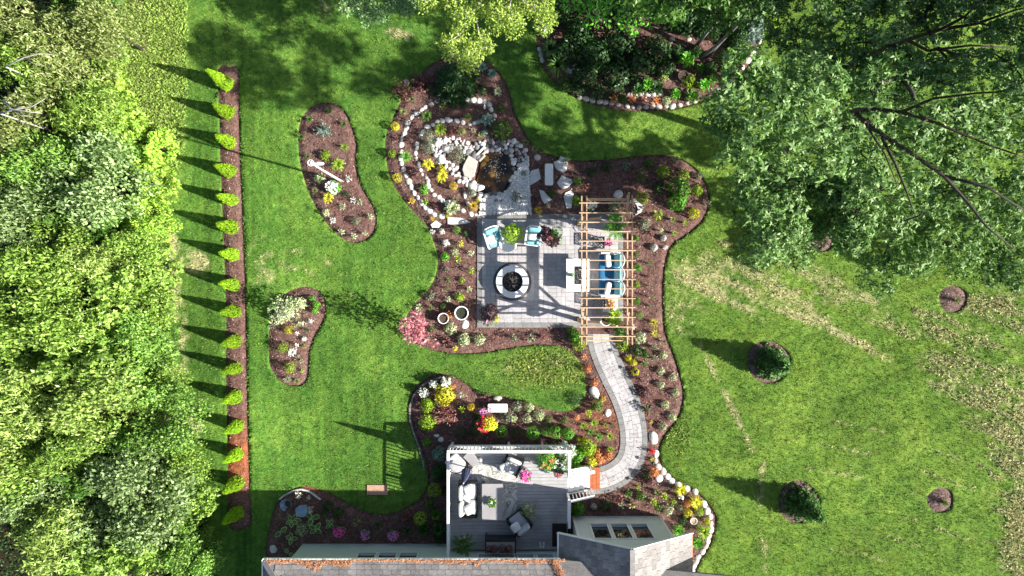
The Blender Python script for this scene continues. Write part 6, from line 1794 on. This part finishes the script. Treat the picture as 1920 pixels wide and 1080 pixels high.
sz = {}
used_labels = {}
entries = []
for e_ in PL:
    zone, c, k, x_, y_, r_, h, bl, w = e_
    size = 'small ' if r_ < 6.5 else ('large ' if r_ > 13 else '')
    if w in ('willow', 'willow2'): w = None
    kk = KW[k][0] if k in KW else k
    if size and kk.startswith('small'): size = ''
    desc = w or f"{size}{CW[c]} {kk}" + (f" with {bl.replace('few', '')} flowers" if bl else '')
    ln = min(LAND, key=lambda n: math.hypot(LAND[n][0] - x_, LAND[n][1] - y_) + (999 if math.hypot(LAND[n][0] - x_, LAND[n][1] - y_) < 3 else 0))
    entries.append((desc, direction(x_ - LAND[ln][0], y_ - LAND[ln][1]), ln, math.hypot(LAND[ln][0] - x_, LAND[ln][1] - y_), e_))
labels = [f"{d} {r_} {l}" for d, r_, l, _, _ in entries]
from collections import defaultdict
gp_ = defaultdict(list)
for i, l in enumerate(labels): gp_[l].append(i)
ORD = ['nearest', 'second nearest', 'third nearest', 'fourth nearest', 'fifth nearest', 'sixth nearest', 'seventh nearest']
for l, ids in gp_.items():
    if len(ids) > 1:
        for q, i in enumerate(sorted(ids, key=lambda i: entries[i][3])): labels[i] = f"{l}, {ORD[q]}"
r = random.Random(9)


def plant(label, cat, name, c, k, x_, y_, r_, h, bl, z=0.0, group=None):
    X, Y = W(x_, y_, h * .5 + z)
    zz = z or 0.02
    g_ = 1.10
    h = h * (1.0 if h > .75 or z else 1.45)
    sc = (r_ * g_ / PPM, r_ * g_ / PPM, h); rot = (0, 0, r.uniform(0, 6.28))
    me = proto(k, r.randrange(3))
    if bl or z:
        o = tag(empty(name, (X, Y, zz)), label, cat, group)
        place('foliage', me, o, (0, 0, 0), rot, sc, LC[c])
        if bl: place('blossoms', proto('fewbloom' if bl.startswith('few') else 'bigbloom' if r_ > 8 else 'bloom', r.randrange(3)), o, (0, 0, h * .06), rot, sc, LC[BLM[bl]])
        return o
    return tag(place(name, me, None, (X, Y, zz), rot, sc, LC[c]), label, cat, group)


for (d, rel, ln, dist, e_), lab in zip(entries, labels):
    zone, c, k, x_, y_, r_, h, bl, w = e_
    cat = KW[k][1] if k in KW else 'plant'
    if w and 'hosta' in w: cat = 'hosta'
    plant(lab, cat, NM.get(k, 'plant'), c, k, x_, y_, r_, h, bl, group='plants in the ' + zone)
for c, k, x_, y_, r_, h, bl, z, lab in POTTED:
    r_ *= 1.45 if 'top right deck' in lab else 1.18 if bl else 1.1
    o = plant(lab, 'flowers' if bl else 'plant', 'potted_plant', c, k, x_, y_, r_, h, bl, z=z)
    if .3 < z < 2.5 and 'post' not in lab and 'sprig' not in lab and 'centrepiece' not in lab and 'bench' not in lab:
        base = DT if z > 1.2 else PT
        rr = r_ / PPM * .55
        if z - base > .08: obj('pot', lathe([(rr * .6, base - z + .0), (rr * .8, (base - z) * .5), (rr, 0.0), (rr * .9, .02), (0, .0)], 18), M_greyfab if z < 1.2 else M_conc, o, smooth=True)
    elif 'bench' in lab or 'centrepiece' in lab or 'sprig' in lab:
        obj('pot', lathe([(.05, -.02 if 'bench' not in lab else 0), (.09, .06), (.08, .08), (0, .07)], 14), M_greyfab, o, smooth=True)
# shaded bed: variegated hostas whose single leaves show
HL = {}


def vleaf(seed, L_=.24, w_=.15):
    """one oval leaf with rim strip: inner green, edge mesh separate"""
    n = 12; V = [(L_ * .5, 0, .02)]
    for k in range(n):
        t = 2 * math.pi * k / n; V.append((L_ * .5 + L_ * .5 * math.cos(t), w_ * .5 * math.sin(t) * (1 - .18 * math.cos(t)), -.02 + .012 * math.cos(2 * t)))
    F = [(0, 1 + k, 1 + (k + 1) % n) for k in range(n)]
    R = [(L_ * .5 + (v[0] - L_ * .5) * 1.2, v[1] * 1.28, v[2] - .008) for v in V[1:]]
    V2 = V[1:] + R; F2 = [(k, n + k, n + (k + 1) % n, (k + 1) % n) for k in range(n)]
    return (V, F), (V2, F2)


a_, b_ = vleaf(1)
me_in = mesh_pd('leaf', a_, LC['green'], True); me_rim = mesh_pd('leaf_rim', b_, LC['pale'], True)
for i, (zx, zy, cnt, s, lab) in enumerate([(325, 575, 5, 1.0, 'right of the shell planter'), (515, 550, 3, 1.25, 'just below the bird bath'), (550, 650, 4, 1.15, 'right of the pale mounded plant'), (225, 672, 2, 1.15, 'at the far left of the bed'),
                                      (325, 738, 4, .95, 'nearest the grey house wall'), (680, 605, 4, .85, 'left of the magenta flowers'), (300, 870, 2, .9, 'at the house left corner'), (365, 560, 3, .8, 'directly under the bird bath left side')]):
    x_, y_ = W(480 + zx / 4.908, 860 + zy / 4.908, .25)
    o = tag(empty('hosta', (x_, y_, .02), r.uniform(0, 6)), 'white-rimmed oval-leaved hosta ' + lab, 'hosta', 'white-rimmed hostas in the shaded bed')
    for k in range(cnt):
        an = 2 * math.pi * k / cnt + r.uniform(-.3, .3)
        lf = place('leaf', me_in, o, (.05 * math.cos(an), .05 * math.sin(an), .22 + .03 * (k % 2)), (r.uniform(-.15, .15), r.uniform(-.1, .25), an), (s, s, s))
        place('leaf_rim', me_rim, lf)

# ---------------------------------------------------------------- small trees
def tree(name, label, cat, base_px, h, trunk_r, crown_me, cm, sc, crown_z=0.0, lean=(0, 0), bark=M_bark, group=None):
    x_, y_ = W(*base_px, 0)
    o = tag(empty(name, (x_, y_, 0)), label, cat, group)
    obj('trunk', tube([(0, 0, 0), (lean[0] * .5, lean[1] * .5, h * .5), (lean[0], lean[1], h * .9)], [trunk_r, trunk_r * .75, trunk_r * .3], 7), bark, o, smooth=True)
    place('crown', crown_me, o, (0, 0, crown_z), (0, 0, r.uniform(0, 6.28)), sc, cm)
    return o


ys = [157, 212, 267, 321, 375, 426, 477, 533, 584, 640, 690, 744, 799, 851, 905, 962]
xs = [424, 428, 430, 430, 434, 434, 436, 438, 439, 440, 443, 442, 445, 445, 445, 443]
on = ['topmost', 'second', 'third', 'fourth', 'fifth', 'sixth', 'seventh', 'eighth', 'ninth', 'tenth', 'eleventh', 'twelfth', 'thirteenth', 'fourteenth', 'fifteenth', 'lowest, fully shaded']
for i, (a, b) in enumerate(zip(xs, ys)):
    h = 2.0 if i == 0 else 1.5 * r.uniform(.94, 1.08)
    base = (960 + (a - 960) / 1.006, 540 + (b - 540) / 1.006)
    tree('arborvitae', f"{on[i]} young lime green arborvitae" + (' from the top' if 0 < i < 15 else '') + ' in the long mulch strip', 'arborvitae', base, h, .04, proto('cone', i % 3), LC['thuja'], ((.30 if i else .37) * r.uniform(.88, 1.12), .31 * r.uniform(.88, 1.12), h), group='arborvitae hedge in the long mulch strip')
tree('spruce_tree', 'young spruce in the upper mulch ring on the east lawn', 'spruce', (1441, 679), 2.25, .05, proto('spruce', 1), LC['spruce'], (.86, .86, 2.25))
tree('spruce_tree', 'young spruce in the lower mulch ring on the east lawn', 'spruce', (1497, 941), 2.45, .05, proto('spruce', 2), LC['spruce'], (.84, .84, 2.45))
tree('spruce_tree', 'small spruce in the mulch ring half under the oak', 'spruce', (1533, 424), 1.9, .05, proto('spruce', 1), LC['spruce'], (.75, .75, 1.9))
tree('sapling', 'tiny sapling in the mulch ring at the right edge of the lawn', 'sapling', (1790, 563), .55, .015, proto('twiggy', 1), LC['olive'], (.18, .18, .55))
tree('sapling', 'tiny sapling in the lower right mulch ring', 'sapling', (1766, 940), .6, .015, proto('twiggy', 2), LC['green'], (.20, .20, .6))
# pink-leaved beech: slender tree with a long shadow
lobes = [(rng.normal(0, .26), rng.normal(0, .26), z, .36 - .07 * abs(z - 1.5)) for z in np.linspace(.7, 2.7, 16)]
me = mesh_quads('crown', V := lobe_leaves(lobes, 620, .13, .065, up=.5, shell=.3), len(V) // 4, LC['pinkleaf'])
x_, y_ = W(788, 613, 0)
o = tag(empty('pink_tree', (x_, y_, 0)), 'slender pink-leaved tree at the left end of the patio bed', 'tree')
obj('trunk', tube([(0, 0, 0), (0.02, 0, 1.3), (0, .02, 2.7)], [.035, .025, .008], 7), M_bark, o, smooth=True)
place('crown', me, o, (0, 0, 0), (0, 0, .4), (1, 1, 1))
# dappled willow standard
lobes = [(rng.normal(0, .32), rng.normal(0, .32), 1.2 + rng.normal(0, .14), .34) for _ in range(12)]
me = mesh_quads('crown', V := lobe_leaves(lobes, 420, .13, .05, up=.5, shell=.3), len(V) // 4, LC['pale'])
x_, y_ = W(556, 578, 0)
o = tag(empty('willow_standard', (x_, y_, 0)), 'cream variegated dappled willow on a stem in the lower kidney bed', 'tree')
obj('trunk', tube([(0, 0, 0), (0.0, 0, 1.3)], [.03, .02], 7), M_bark, o, smooth=True)
place('crown', me, o)

# ---------------------------------------------------------------- big trees
# each crown is built of leafy clumps given as (pixel x, pixel y, height, radius m)


def clump_tree(name, label, base_px, pts, lm, Ln, Wd, per, cat='tree', bark=M_bark, trunk_h=2.5, trunk_r=.2, limbs=True, group=None, up=.6, seed=1, trunk_top=None, shell=.35, flat=.75, clear=None, cluster=1):
    bx, by = W(*base_px, 0)
    rr = np.random.default_rng(seed)
    L3 = [(W(a, b, h)[0] - bx, W(a, b, h)[1] - by, h, R) for a, b, h, R in pts]
    o = tag(empty(name, (bx, by, 0)), label, cat, group)
    tx, ty = trunk_top if trunk_top else (0, 0)
    obj('trunk', tube([(0, 0, -.1), (tx * .4, ty * .4, trunk_h * .5), (tx, ty, trunk_h)], [trunk_r, trunk_r * .8, trunk_r * .65], 9), bark, o, smooth=True)
    if limbs:
        parts = []
        order = sorted(L3, key=lambda p: math.hypot(p[0] - tx, p[1] - ty))
        nodes = [(tx, ty, trunk_h, trunk_r * .55, 0)]
        for (x, y, z, R) in order:
            q = min(nodes, key=lambda nn: math.dist(nn[:3], (x, y, z)) + .25 * nn[4])
            d = math.dist(q[:3], (x, y, z)); rad = max(.012, q[3] * .72)
            mid = ((q[0] + x) / 2 + rr.normal(0, .08 * d), (q[1] + y) / 2 + rr.normal(0, .08 * d), (q[2] + z) / 2 + .06 * d)
            parts.append(tube([q[:3], mid, (x, y, z)], [q[3] * .9, (q[3] * .9 + rad) / 2, rad], 5, cap=False))
            for _ in range(3):
                e = rand_dir(1, rr)[0]; parts.append(tube([(x, y, z), (x + e[0] * R * .8, y + e[1] * R * .8, z + abs(e[2]) * R * .4)], [rad * .6, .006], 4, cap=False))
            nodes.append((x, y, z, rad, q[4] + 1))
        obj('limb', join(*parts), bark, o, smooth=True)
    V = lobe_leaves(L3, per, Ln, Wd, up=up, shell=shell, r=rr, flat=flat, cluster=cluster)
    if clear:      # the bare limbs stay open to the sky: no leaves just over them
        Q = V.reshape(-1, 4, 3); c = Q.mean(1); keep = np.ones(len(Q), bool)
        for lb in clear:
            for (a, b, h), (a2, b2, h2) in zip(lb[:-1], lb[1:]):
                for t in np.linspace(0, 1, 14):
                    h_ = h + (h2 - h) * t; wx_, wy_ = W(a + (a2 - a) * t, b + (b2 - b) * t, h_)
                    keep &= ~((np.hypot(c[:, 0] + bx - wx_ * (32 - c[:, 2]) / (32 - h_), c[:, 1] + by - wy_ * (32 - c[:, 2]) / (32 - h_)) < .09) & (c[:, 2] > h_ - .2))
        V = Q[keep].reshape(-1, 3)
    place('crown', mesh_quads('crown', V, len(V) // 4, lm), o)
    return o, (bx, by)


def fill(poly, n, h0, h1, R0, R1, seed, gap=.75, holes=()):
    r_ = random.Random(seed); P = np.array(poly, float); out = []; t = 0
    while len(out) < n and t < 6000:
        t += 1
        x, y = r_.uniform(P[:, 0].min(), P[:, 0].max()), r_.uniform(P[:, 1].min(), P[:, 1].max())
        if sdf(P, np.array([x]), np.array([y]))[0] > 0: continue
        if any(((x - a) / c) ** 2 + ((y - b) / d) ** 2 < 1 for a, b, c, d in holes): continue
        R = r_.uniform(R0, R1); h = r_.uniform(h0, h1); k = PPM * 32 / (32 - h)
        if any(math.hypot(x - q[0], y - q[1]) < (R + q[3]) * k * gap * .75 for q in out): continue
        out.append((x, y, h, R))
    return out


# the great oak on the right and its neighbour
LIMB_A = [[(1597, 207, 6.0), (1640, 205, 6.6), (1690, 210, 7.2), (1760, 232, 7.8), (1850, 270, 8.2), (1935, 300, 8.6)], [(1597, 207, 6.0), (1650, 250, 6.4), (1705, 285, 6.7), (1770, 330, 7.0), (1815, 380, 7.2), (1850, 425, 7.4), (1905, 470, 7.6)],
          [(1650, 250, 6.4), (1680, 310, 6.6), (1700, 360, 6.8), (1715, 400, 6.9)], [(1690, 210, 7.2), (1750, 185, 8.0), (1830, 175, 8.7), (1900, 170, 9.2)], [(1597, 207, 6.0), (1620, 228, 6.2), (1660, 290, 6.5), (1682, 345, 6.7)], [(1770, 330, 7.0), (1850, 350, 7.4), (1930, 400, 7.8)]]
LIMB_B = [[(1632, 102, 6.0), (1700, 75, 7.3), (1765, 55, 8.5), (1810, 30, 9.6), (1850, -10, 10.5)], [(1765, 55, 8.5), (1830, 45, 9.2), (1900, 20, 9.8), (1960, 5, 10)], [(1700, 75, 7.3), (1740, 95, 8.0), (1820, 85, 8.8), (1900, 90, 9.4)]]
holes = [(1500, 395, 40, 22), (1585, 400, 30, 36), (1700, 345, 22, 14), (1640, 470, 30, 20), (1800, 365, 26, 26), (1440, 150, 24, 26), (1870, 315, 30, 22), (1545, 452, 42, 30), (1420, 270, 16, 12), (1770, 470, 18, 22)]
A = fill([(1345, 210), (1385, 120), (1470, 130), (1620, 150), (1760, 130), (1960, 160), (1980, 520), (1880, 505), (1760, 505), (1690, 525), (1640, 520), (1620, 490), (1520, 460), (1440, 488), (1400, 440), (1385, 380), (1360, 330)], 125, 8.0, 10.0, .6, .95, 3, holes=holes)
A = [(x, y, (random.uniform(2.6, 3.8) if (x > 1640 and y > 385) else random.uniform(4.6, 6.0) if (x < 1600 and y > 335) else random.uniform(5.8, 7.4) if y > 335 else random.uniform(10.3, 13) if x < 1600 else random.uniform(8, 10.5)), R_ * (1.15 if y > 335 else 1)) for x, y, _, R_ in A]
A += [(x, y, random.uniform(4.6, 6.2), .85) for x, y in [(1400, 345), (1440, 330), (1470, 372), (1430, 400), (1520, 350), (1560, 372), (1480, 425), (1445, 455), (1600, 345), (1610, 380), (1600, 430)]]
o, (bx, by) = clump_tree('oak_tree', 'great spreading oak with long bare limbs on the right of the lawn', (1466, 284), A, LC['oak'], .155, .066, 1200, limbs=True, clear=LIMB_A, cluster=6, trunk_h=6.0, trunk_r=.24, trunk_top=(.3, .35), seed=5, shell=.25, flat=.6, up=.35)
limbs = LIMB_A
for i, lb in enumerate(limbs):
    pts = [(W(a, b, h)[0] - bx, W(a, b, h)[1] - by, h) for a, b, h in lb]
    obj('main_limb', tube(pts, list(np.linspace(.12 if i < 2 else .07, .02, len(pts))), 7), M_bark, o, smooth=True)
B = fill([(1440, -60), (1430, 40), (1465, 90), (1530, 150), (1640, 130), (1760, 130), (1980, 150), (1990, -80)], 66, 8.5, 13, .6, .95, 8, holes=[(1450, 90, 24, 30)])
B = [(x, y, 7 + (x - 1430) / 550 * 4 + random.uniform(-.7, .7), R_) for x, y, _, R_ in B]
o, (bx, by) = clump_tree('oak_tree', 'second oak with dark forked limbs filling the top right corner', (1494, 190), B, LC['oakdeep'], .155, .066, 1350, clear=LIMB_B, cluster=6, trunk_h=6.0, trunk_r=.2, trunk_top=(.1, .15), seed=6, shell=.25, flat=.6, up=.4)
for i, lb in enumerate(LIMB_B):
    pts = [(W(a, b, h)[0] - bx, W(a, b, h)[1] - by, h) for a, b, h in lb]
    obj('main_limb', tube(pts, list(np.linspace(.12 if i < 1 else .07, .02, len(pts))), 7), M_bark, o, smooth=True)
# trees along the top
clump_tree('maple_tree', 'lit green maple at the top edge above the rock bed', (1250, 30), fill([(1170, -60), (1178, 8), (1200, 34), (1262, 40), (1300, 20), (1330, 45), (1400, 38), (1450, 20), (1460, -70)], 26, 5.5, 7.5, .5, .8, 21), LC['green'], .16, .08, 800, cluster=5, trunk_h=3, seed=9, trunk_r=.15, shell=.3)
clump_tree('maple_tree', 'bright leaved maple overhanging the left of the rock bed', (1205, 20), fill([(1050, -60), (1060, 12), (1120, 30), (1180, 45), (1262, 48), (1270, -60)], 20, 4.0, 5.4, .4, .65, 22), LC['bright'], .15, .09, 420, trunk_h=2, seed=10, trunk_r=.1, shell=.3)
lo = [(855, 12), (872, 35), (852, 40), (862, 65), (838, 82), (868, 92), (886, 100), (880, 118), (900, 72), (912, 88), (930, 20), (948, 5), (960, 30), (965, 50), (985, 8), (1003, 22), (1022, 10), (1030, 32), (1020, 45), (935, 42), (905, 8), (892, 22), (845, 100), (912, 10), (960, -15), (1000, -20), (900, -20), (850, -20), (1035, -15), (818, 2), (800, 4)]
clump_tree('locust_tree', 'yellow-green honey locust hanging over the top of the garden', (960, -95), [(a, b, 6.0 + .8 * math.sin(i * 2.1), .40 + .06 * math.cos(i)) for i, (a, b) in enumerate(lo)], LC['locust'], .11, .045, 1900, bark=M_pale_bark, trunk_h=3.0, seed=11, trunk_r=.16, shell=.2, flat=.7)
lo = [(672, 6), (700, 18), (715, 30), (690, 34), (735, 8), (748, -6), (762, 15), (770, 3), (652, 14), (720, 5), (690, -8), (660, -12), (790, -10)]
clump_tree('fir_tree', 'pale green fir boughs reaching in at the top centre-left', (715, -130), [(a, b, 4.2, .36) for a, b in lo], LC['fir'], .10, .05, 2300, trunk_h=2.5, seed=12, trunk_r=.14, shell=.3, flat=.6)
clump_tree('pine_tree', 'tall tree just beyond the top edge shading the lawn', (620, -90), fill([(430, -160), (560, -170), (640, -120), (520, -90), (440, -95)], 14, 6, 9, .6, .9, 31), LC['spruce'], .16, .06, 700, trunk_h=4, seed=13, trunk_r=.18)
for i, pts in enumerate([[(1312, 110, 0), (1345, 85, 1.0), (1372, 58, 2.2), (1400, 30, 3.6)], [(1328, 105, 0), (1352, 78, 1.1), (1385, 40, 2.6)], [(1303, 88, 0), (1320, 68, 1.0), (1345, 40, 2.2)]]):
    bx, by = W(pts[0][0], pts[0][1], 0)
    o = tag(empty('leaning_tree', (bx, by, 0)), ['lowest of the three leaning grey trunks in the rock bed', 'middle of the three leaning grey trunks in the rock bed', 'upper left of the three leaning trunks in the rock bed'][i], 'tree')
    P3 = [(W(a, b, h)[0] - bx, W(a, b, h)[1] - by, h) for a, b, h in pts]
    obj('trunk', tube(P3, list(np.linspace(.09, .05, len(P3))), 8), mat('grey_bark', (.10, .09, .085), (.24, .22, .21), rough=.95, scale=6, bump=.6), o, smooth=True)
    t = P3[-1]; V = lobe_leaves([(t[0] + .2, t[1] + .3, t[2] + .5, .7), (t[0] + .9, t[1] + .5, t[2] + 1.0, .6), (t[0] + .4, t[1] + 1.2, t[2] + 1.1, .7)], 420, .15, .085, up=.5, shell=.3)
    place('crown', mesh_quads('crown', V, len(V) // 4, LC['green']), o)

# ---------------------------------------------------------------- the wood on the left
def crown_mesh(seed, Ln, Wd, per, nl=11, spread=1.35, R=(.45, .85)):
    rr = np.random.default_rng(seed); lobes = []
    for k in range(nl):
        a = rr.uniform(0, 6.283); q = spread * math.sqrt(rr.random()); lobes.append((q * math.cos(a), q * math.sin(a), 1.35 - .32 * q * q + rr.normal(0, .22), rr.uniform(*R)))
    for k in range(5):
        a = k * 1.257 + rr.uniform(-.3, .3); lobes.append((.85 * math.cos(a), .85 * math.sin(a), .42, .5))
    V = lobe_leaves(lobes, per, Ln, Wd, up=.5, shell=.4, r=rr, zmin=-.1, cluster=(5, 1, 6, 1, 4)[seed - 101])
    # under-storey of darker spread leaves low in the crown
    return mesh_quads('crown', V, len(V) // 4, LC['woodgreen'])


CM = [crown_mesh(101, .15, .08, 820), crown_mesh(102, .13, .06, 1050), crown_mesh(103, .20, .075, 620), crown_mesh(104, .12, .07, 1150), crown_mesh(105, .15, .045, 1050, nl=13)]
WOODS = [(60, 50, 1.0, 5.5, 'olive', 4), (160, 25, .95, 5, 'olive', 1), (20, 130, 1.0, 5.5, 'woodyg', 4), (115, 115, 1.0, 5, 'olive', 4), (195, 95, .6, 2.6, 'woodyg', 0), (35, 225, 1.05, 5.5, 'olive', 1), (120, 205, 1.0, 4.8, 'woodyg', 4),
         (195, 185, .8, 3.0, 'woodbright', 0), (235, 235, .75, 2.6, 'woodbright', 2), (170, 270, .8, 3.6, 'woodyg', 0), (60, 310, 1.0, 5.2, 'woodgreen', 1), (160, 350, 1.2, 5.4, 'woodgrey', 3), (248, 300, .75, 2.8, 'woodgreen', 1), (293, 275, .55, 2.2, 'woodbright', 0),
         (285, 345, .75, 3.0, 'woodbright', 0), (30, 400, 1.1, 5.2, 'woodgrey', 1), (100, 400, .7, 4.0, 'green', 2), (235, 400, .8, 3.2, 'woodgreen', 0), (287, 420, .7, 2.8, 'woodbright', 1), (75, 455, .8, 4.6, 'woodyg', 3), (180, 440, .6, 3.4, 'green', 2),
         (45, 520, 1.15, 5.6, 'woodyg', 1), (150, 515, .95, 4.6, 'woodyellow', 4), (235, 480, .85, 3.4, 'woodyg', 1), (290, 500, .7, 2.8, 'woodyg', 0), (100, 590, 1.1, 5.6, 'woodyg', 4), (205, 570, 1.0, 4.4, 'woodyg', 0), (283, 575, .75, 3.0, 'woodyg', 3), (25, 640, 1.1, 5.8, 'woodyg', 1),
         (130, 680, 1.15, 5.6, 'woodyg', 0), (225, 650, .95, 4.0, 'woodgreen', 3), (295, 645, .7, 2.8, 'woodgreen', 2), (50, 750, 1.2, 5.8, 'woodyellow', 4), (165, 770, 1.15, 5.4, 'woodyellow', 1), (255, 730, .85, 3.8, 'woodgreen', 2), (312, 715, .65, 2.6, 'woodyg', 1),
         (95, 840, 1.0, 5.2, 'woodyg', 4), (310, 800, .95, 3.6, 'woodgreen', 3), (20, 860, 1.05, 5.4, 'woodyellow', 1), (225, 840, .85, 4.0, 'woodgreen', 0), (335, 870, .8, 3.0, 'woodyg', 1), (250, 930, 1.35, 5.0, 'woodgrey', 3), (40, 950, 1.0, 5.0, 'woodgrey', 3), (140, 900, .7, 4.2, 'green', 0),
         (355, 945, .75, 2.8, 'woodyg', 0), (60, 1040, 1.1, 5.2, 'woodyellow', 4), (150, 1000, .9, 4.0, 'woodgrey', 0), (250, 1030, 1.0, 4.0, 'woodyg', 2), (340, 1010, .9, 3.2, 'woodgreen', 1), (375, 1050, .7, 2.8, 'woodgreen', 3), (170, 1075, 1.0, 4.0, 'woodyg', 2), (-40, 300, 1.2, 5.5, 'woodgreen', 0),
         (-40, 600, 1.2, 5.5, 'woodyg', 1), (-40, 900, 1.2, 5.5, 'woodyg', 3), (130, -20, 1.0, 4.0, 'green', 2), (-30, 20, 1.1, 5.5, 'olive', 4)]
cwd = {'olive': 'dull olive', 'woodyg': 'yellow-green', 'woodbright': 'bright lime', 'woodgreen': 'fresh green', 'woodgrey': 'grey-green', 'woodyellow': 'pale yellowish', 'green': 'deep green'}
wl_ = []
used = set()
for i, (a, b, s, h, c, k) in enumerate(WOODS):
    row = 'top' if b < 150 else 'upper' if b < 340 else 'upper middle' if b < 480 else 'middle' if b < 620 else 'lower middle' if b < 780 else 'lower' if b < 930 else 'bottom'
    colm = 'at the far left edge' if a < 70 else 'in the inner left part' if a < 150 else 'in the centre' if a < 215 else 'in the inner right part' if a < 270 else 'beside the lawn'
    lab = f"{cwd[c]} {'tree' if h > 3.3 else 'bush'} {colm} of the {row} wood"
    if lab in used: lab = lab.replace(' of the', ', the lower one, of the')
    if lab in used: lab = lab.replace('the lower one', 'the lowest one')
    used.add(lab)
    hh = h
    X, Y = W(a, b, hh * (.85 if h > 3.3 else .5))
    o = tag(empty('wood_tree' if h > 3.3 else 'wood_bush', (X, Y, 0)), lab, 'tree' if h > 3.3 else 'bush', 'trees and bushes of the wood on the left')
    ch = hh - 1.6 * s
    obj('trunk', tube([(0, 0, 0), (.1, .05, hh * .4), (0, 0, hh * .8)], [.09, .07, .03], 6), M_bark, o, smooth=True)
    s2 = s * .96; lo = .28 if h > 3.3 else 0.0
    place('crown', CM[k], o, (0, 0, hh * lo), (r.uniform(-.08, .08), r.uniform(-.08, .08), r.uniform(0, 6.28)), (s2, s2, hh * (1 - lo) / 2.0), LC[c])
# dead pale branches poking through
for i, (pts, lab) in enumerate([([(0, 213, 5.8), (30, 205, 6), (60, 200, 6.1), (85, 185, 6.3)], 'pale dead branch at the upper left edge of the wood'), ([(5, 188, 5.8), (22, 205, 6.), (45, 208, 6.1), (78, 213, 6.2)], 'forked dead branch below the upper left branch'),
                                ([(10, 125, 5.9), (45, 108, 6), (75, 100, 6.2), (108, 104, 6.2)], 'long dead twig near the top left corner')]):
    P3 = [(*W(a, b, h), h) for a, b, h in pts]; c = P3[0]
    P3 = [(p[0] - c[0], p[1] - c[1], p[2] - c[2]) for p in P3]
    v = tube(P3, list(np.linspace(.035, .01, len(P3))), 5)
    q = P3[1]; v2 = tube([q, (q[0] + .4, q[1] - .25, q[2] + .1), (q[0] + .7, q[1] - .3, q[2] + .1)], [.018, .012, .006], 4)
    tag(obj('dead_branch', join(v, v2, tube([P3[0], (P3[0][0], P3[0][1], -5.6)], [.03, .05], 5)), M_pale_bark, None, True, c), lab, 'branch')
# dark undergrowth on the woodland floor
n = 30000
px = rng.uniform(-60, 410, n); py = rng.uniform(-60, 1140, n); x, y = (px - 960) / PPM, (540 - py) / PPM
k = (look(WOODF, x, y) < 0.25) | ((px < 190)); x, y = x[k], y[k]; n = len(x)
P = np.stack([x, y, .05 + rng.uniform(0, .9, n) ** 2], 1)
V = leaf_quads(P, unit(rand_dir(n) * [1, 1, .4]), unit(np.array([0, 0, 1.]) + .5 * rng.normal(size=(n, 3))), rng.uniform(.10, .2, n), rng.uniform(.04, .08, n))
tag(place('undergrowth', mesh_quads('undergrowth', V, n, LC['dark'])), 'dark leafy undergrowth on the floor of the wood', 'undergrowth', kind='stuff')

n = 420
x = np.concatenate([rng.uniform(PATX0, PATX1, n // 2), pc[rng.integers(0, len(pc), n // 2), 0] + rng.normal(0, .35, n // 2)]); y = np.concatenate([rng.uniform(PATY0, PATY1, n // 2), np.interp(x[n // 2:], x[n // 2:], x[n // 2:]) * 0])
ip = rng.integers(0, len(pc), n // 2); x[n // 2:] = pc[ip, 0] + rng.normal(0, .22, n // 2); y[n // 2:] = pc[ip, 1] + rng.normal(0, .22, n // 2)
V = leaf_quads(np.stack([x, y, np.full(n, .079)], 1), unit(rand_dir(n) * [1, 1, .05]), np.tile([0, 0, 1.], (n, 1)), rng.uniform(.03, .07, n), rng.uniform(.015, .03, n), 0)
tag(place('fallen_leaves', mesh_quads('fallen_leaves', V, n, LC['redbrown'])), 'small dry leaves and mulch crumbs scattered on the paving', 'leaves', kind='stuff')
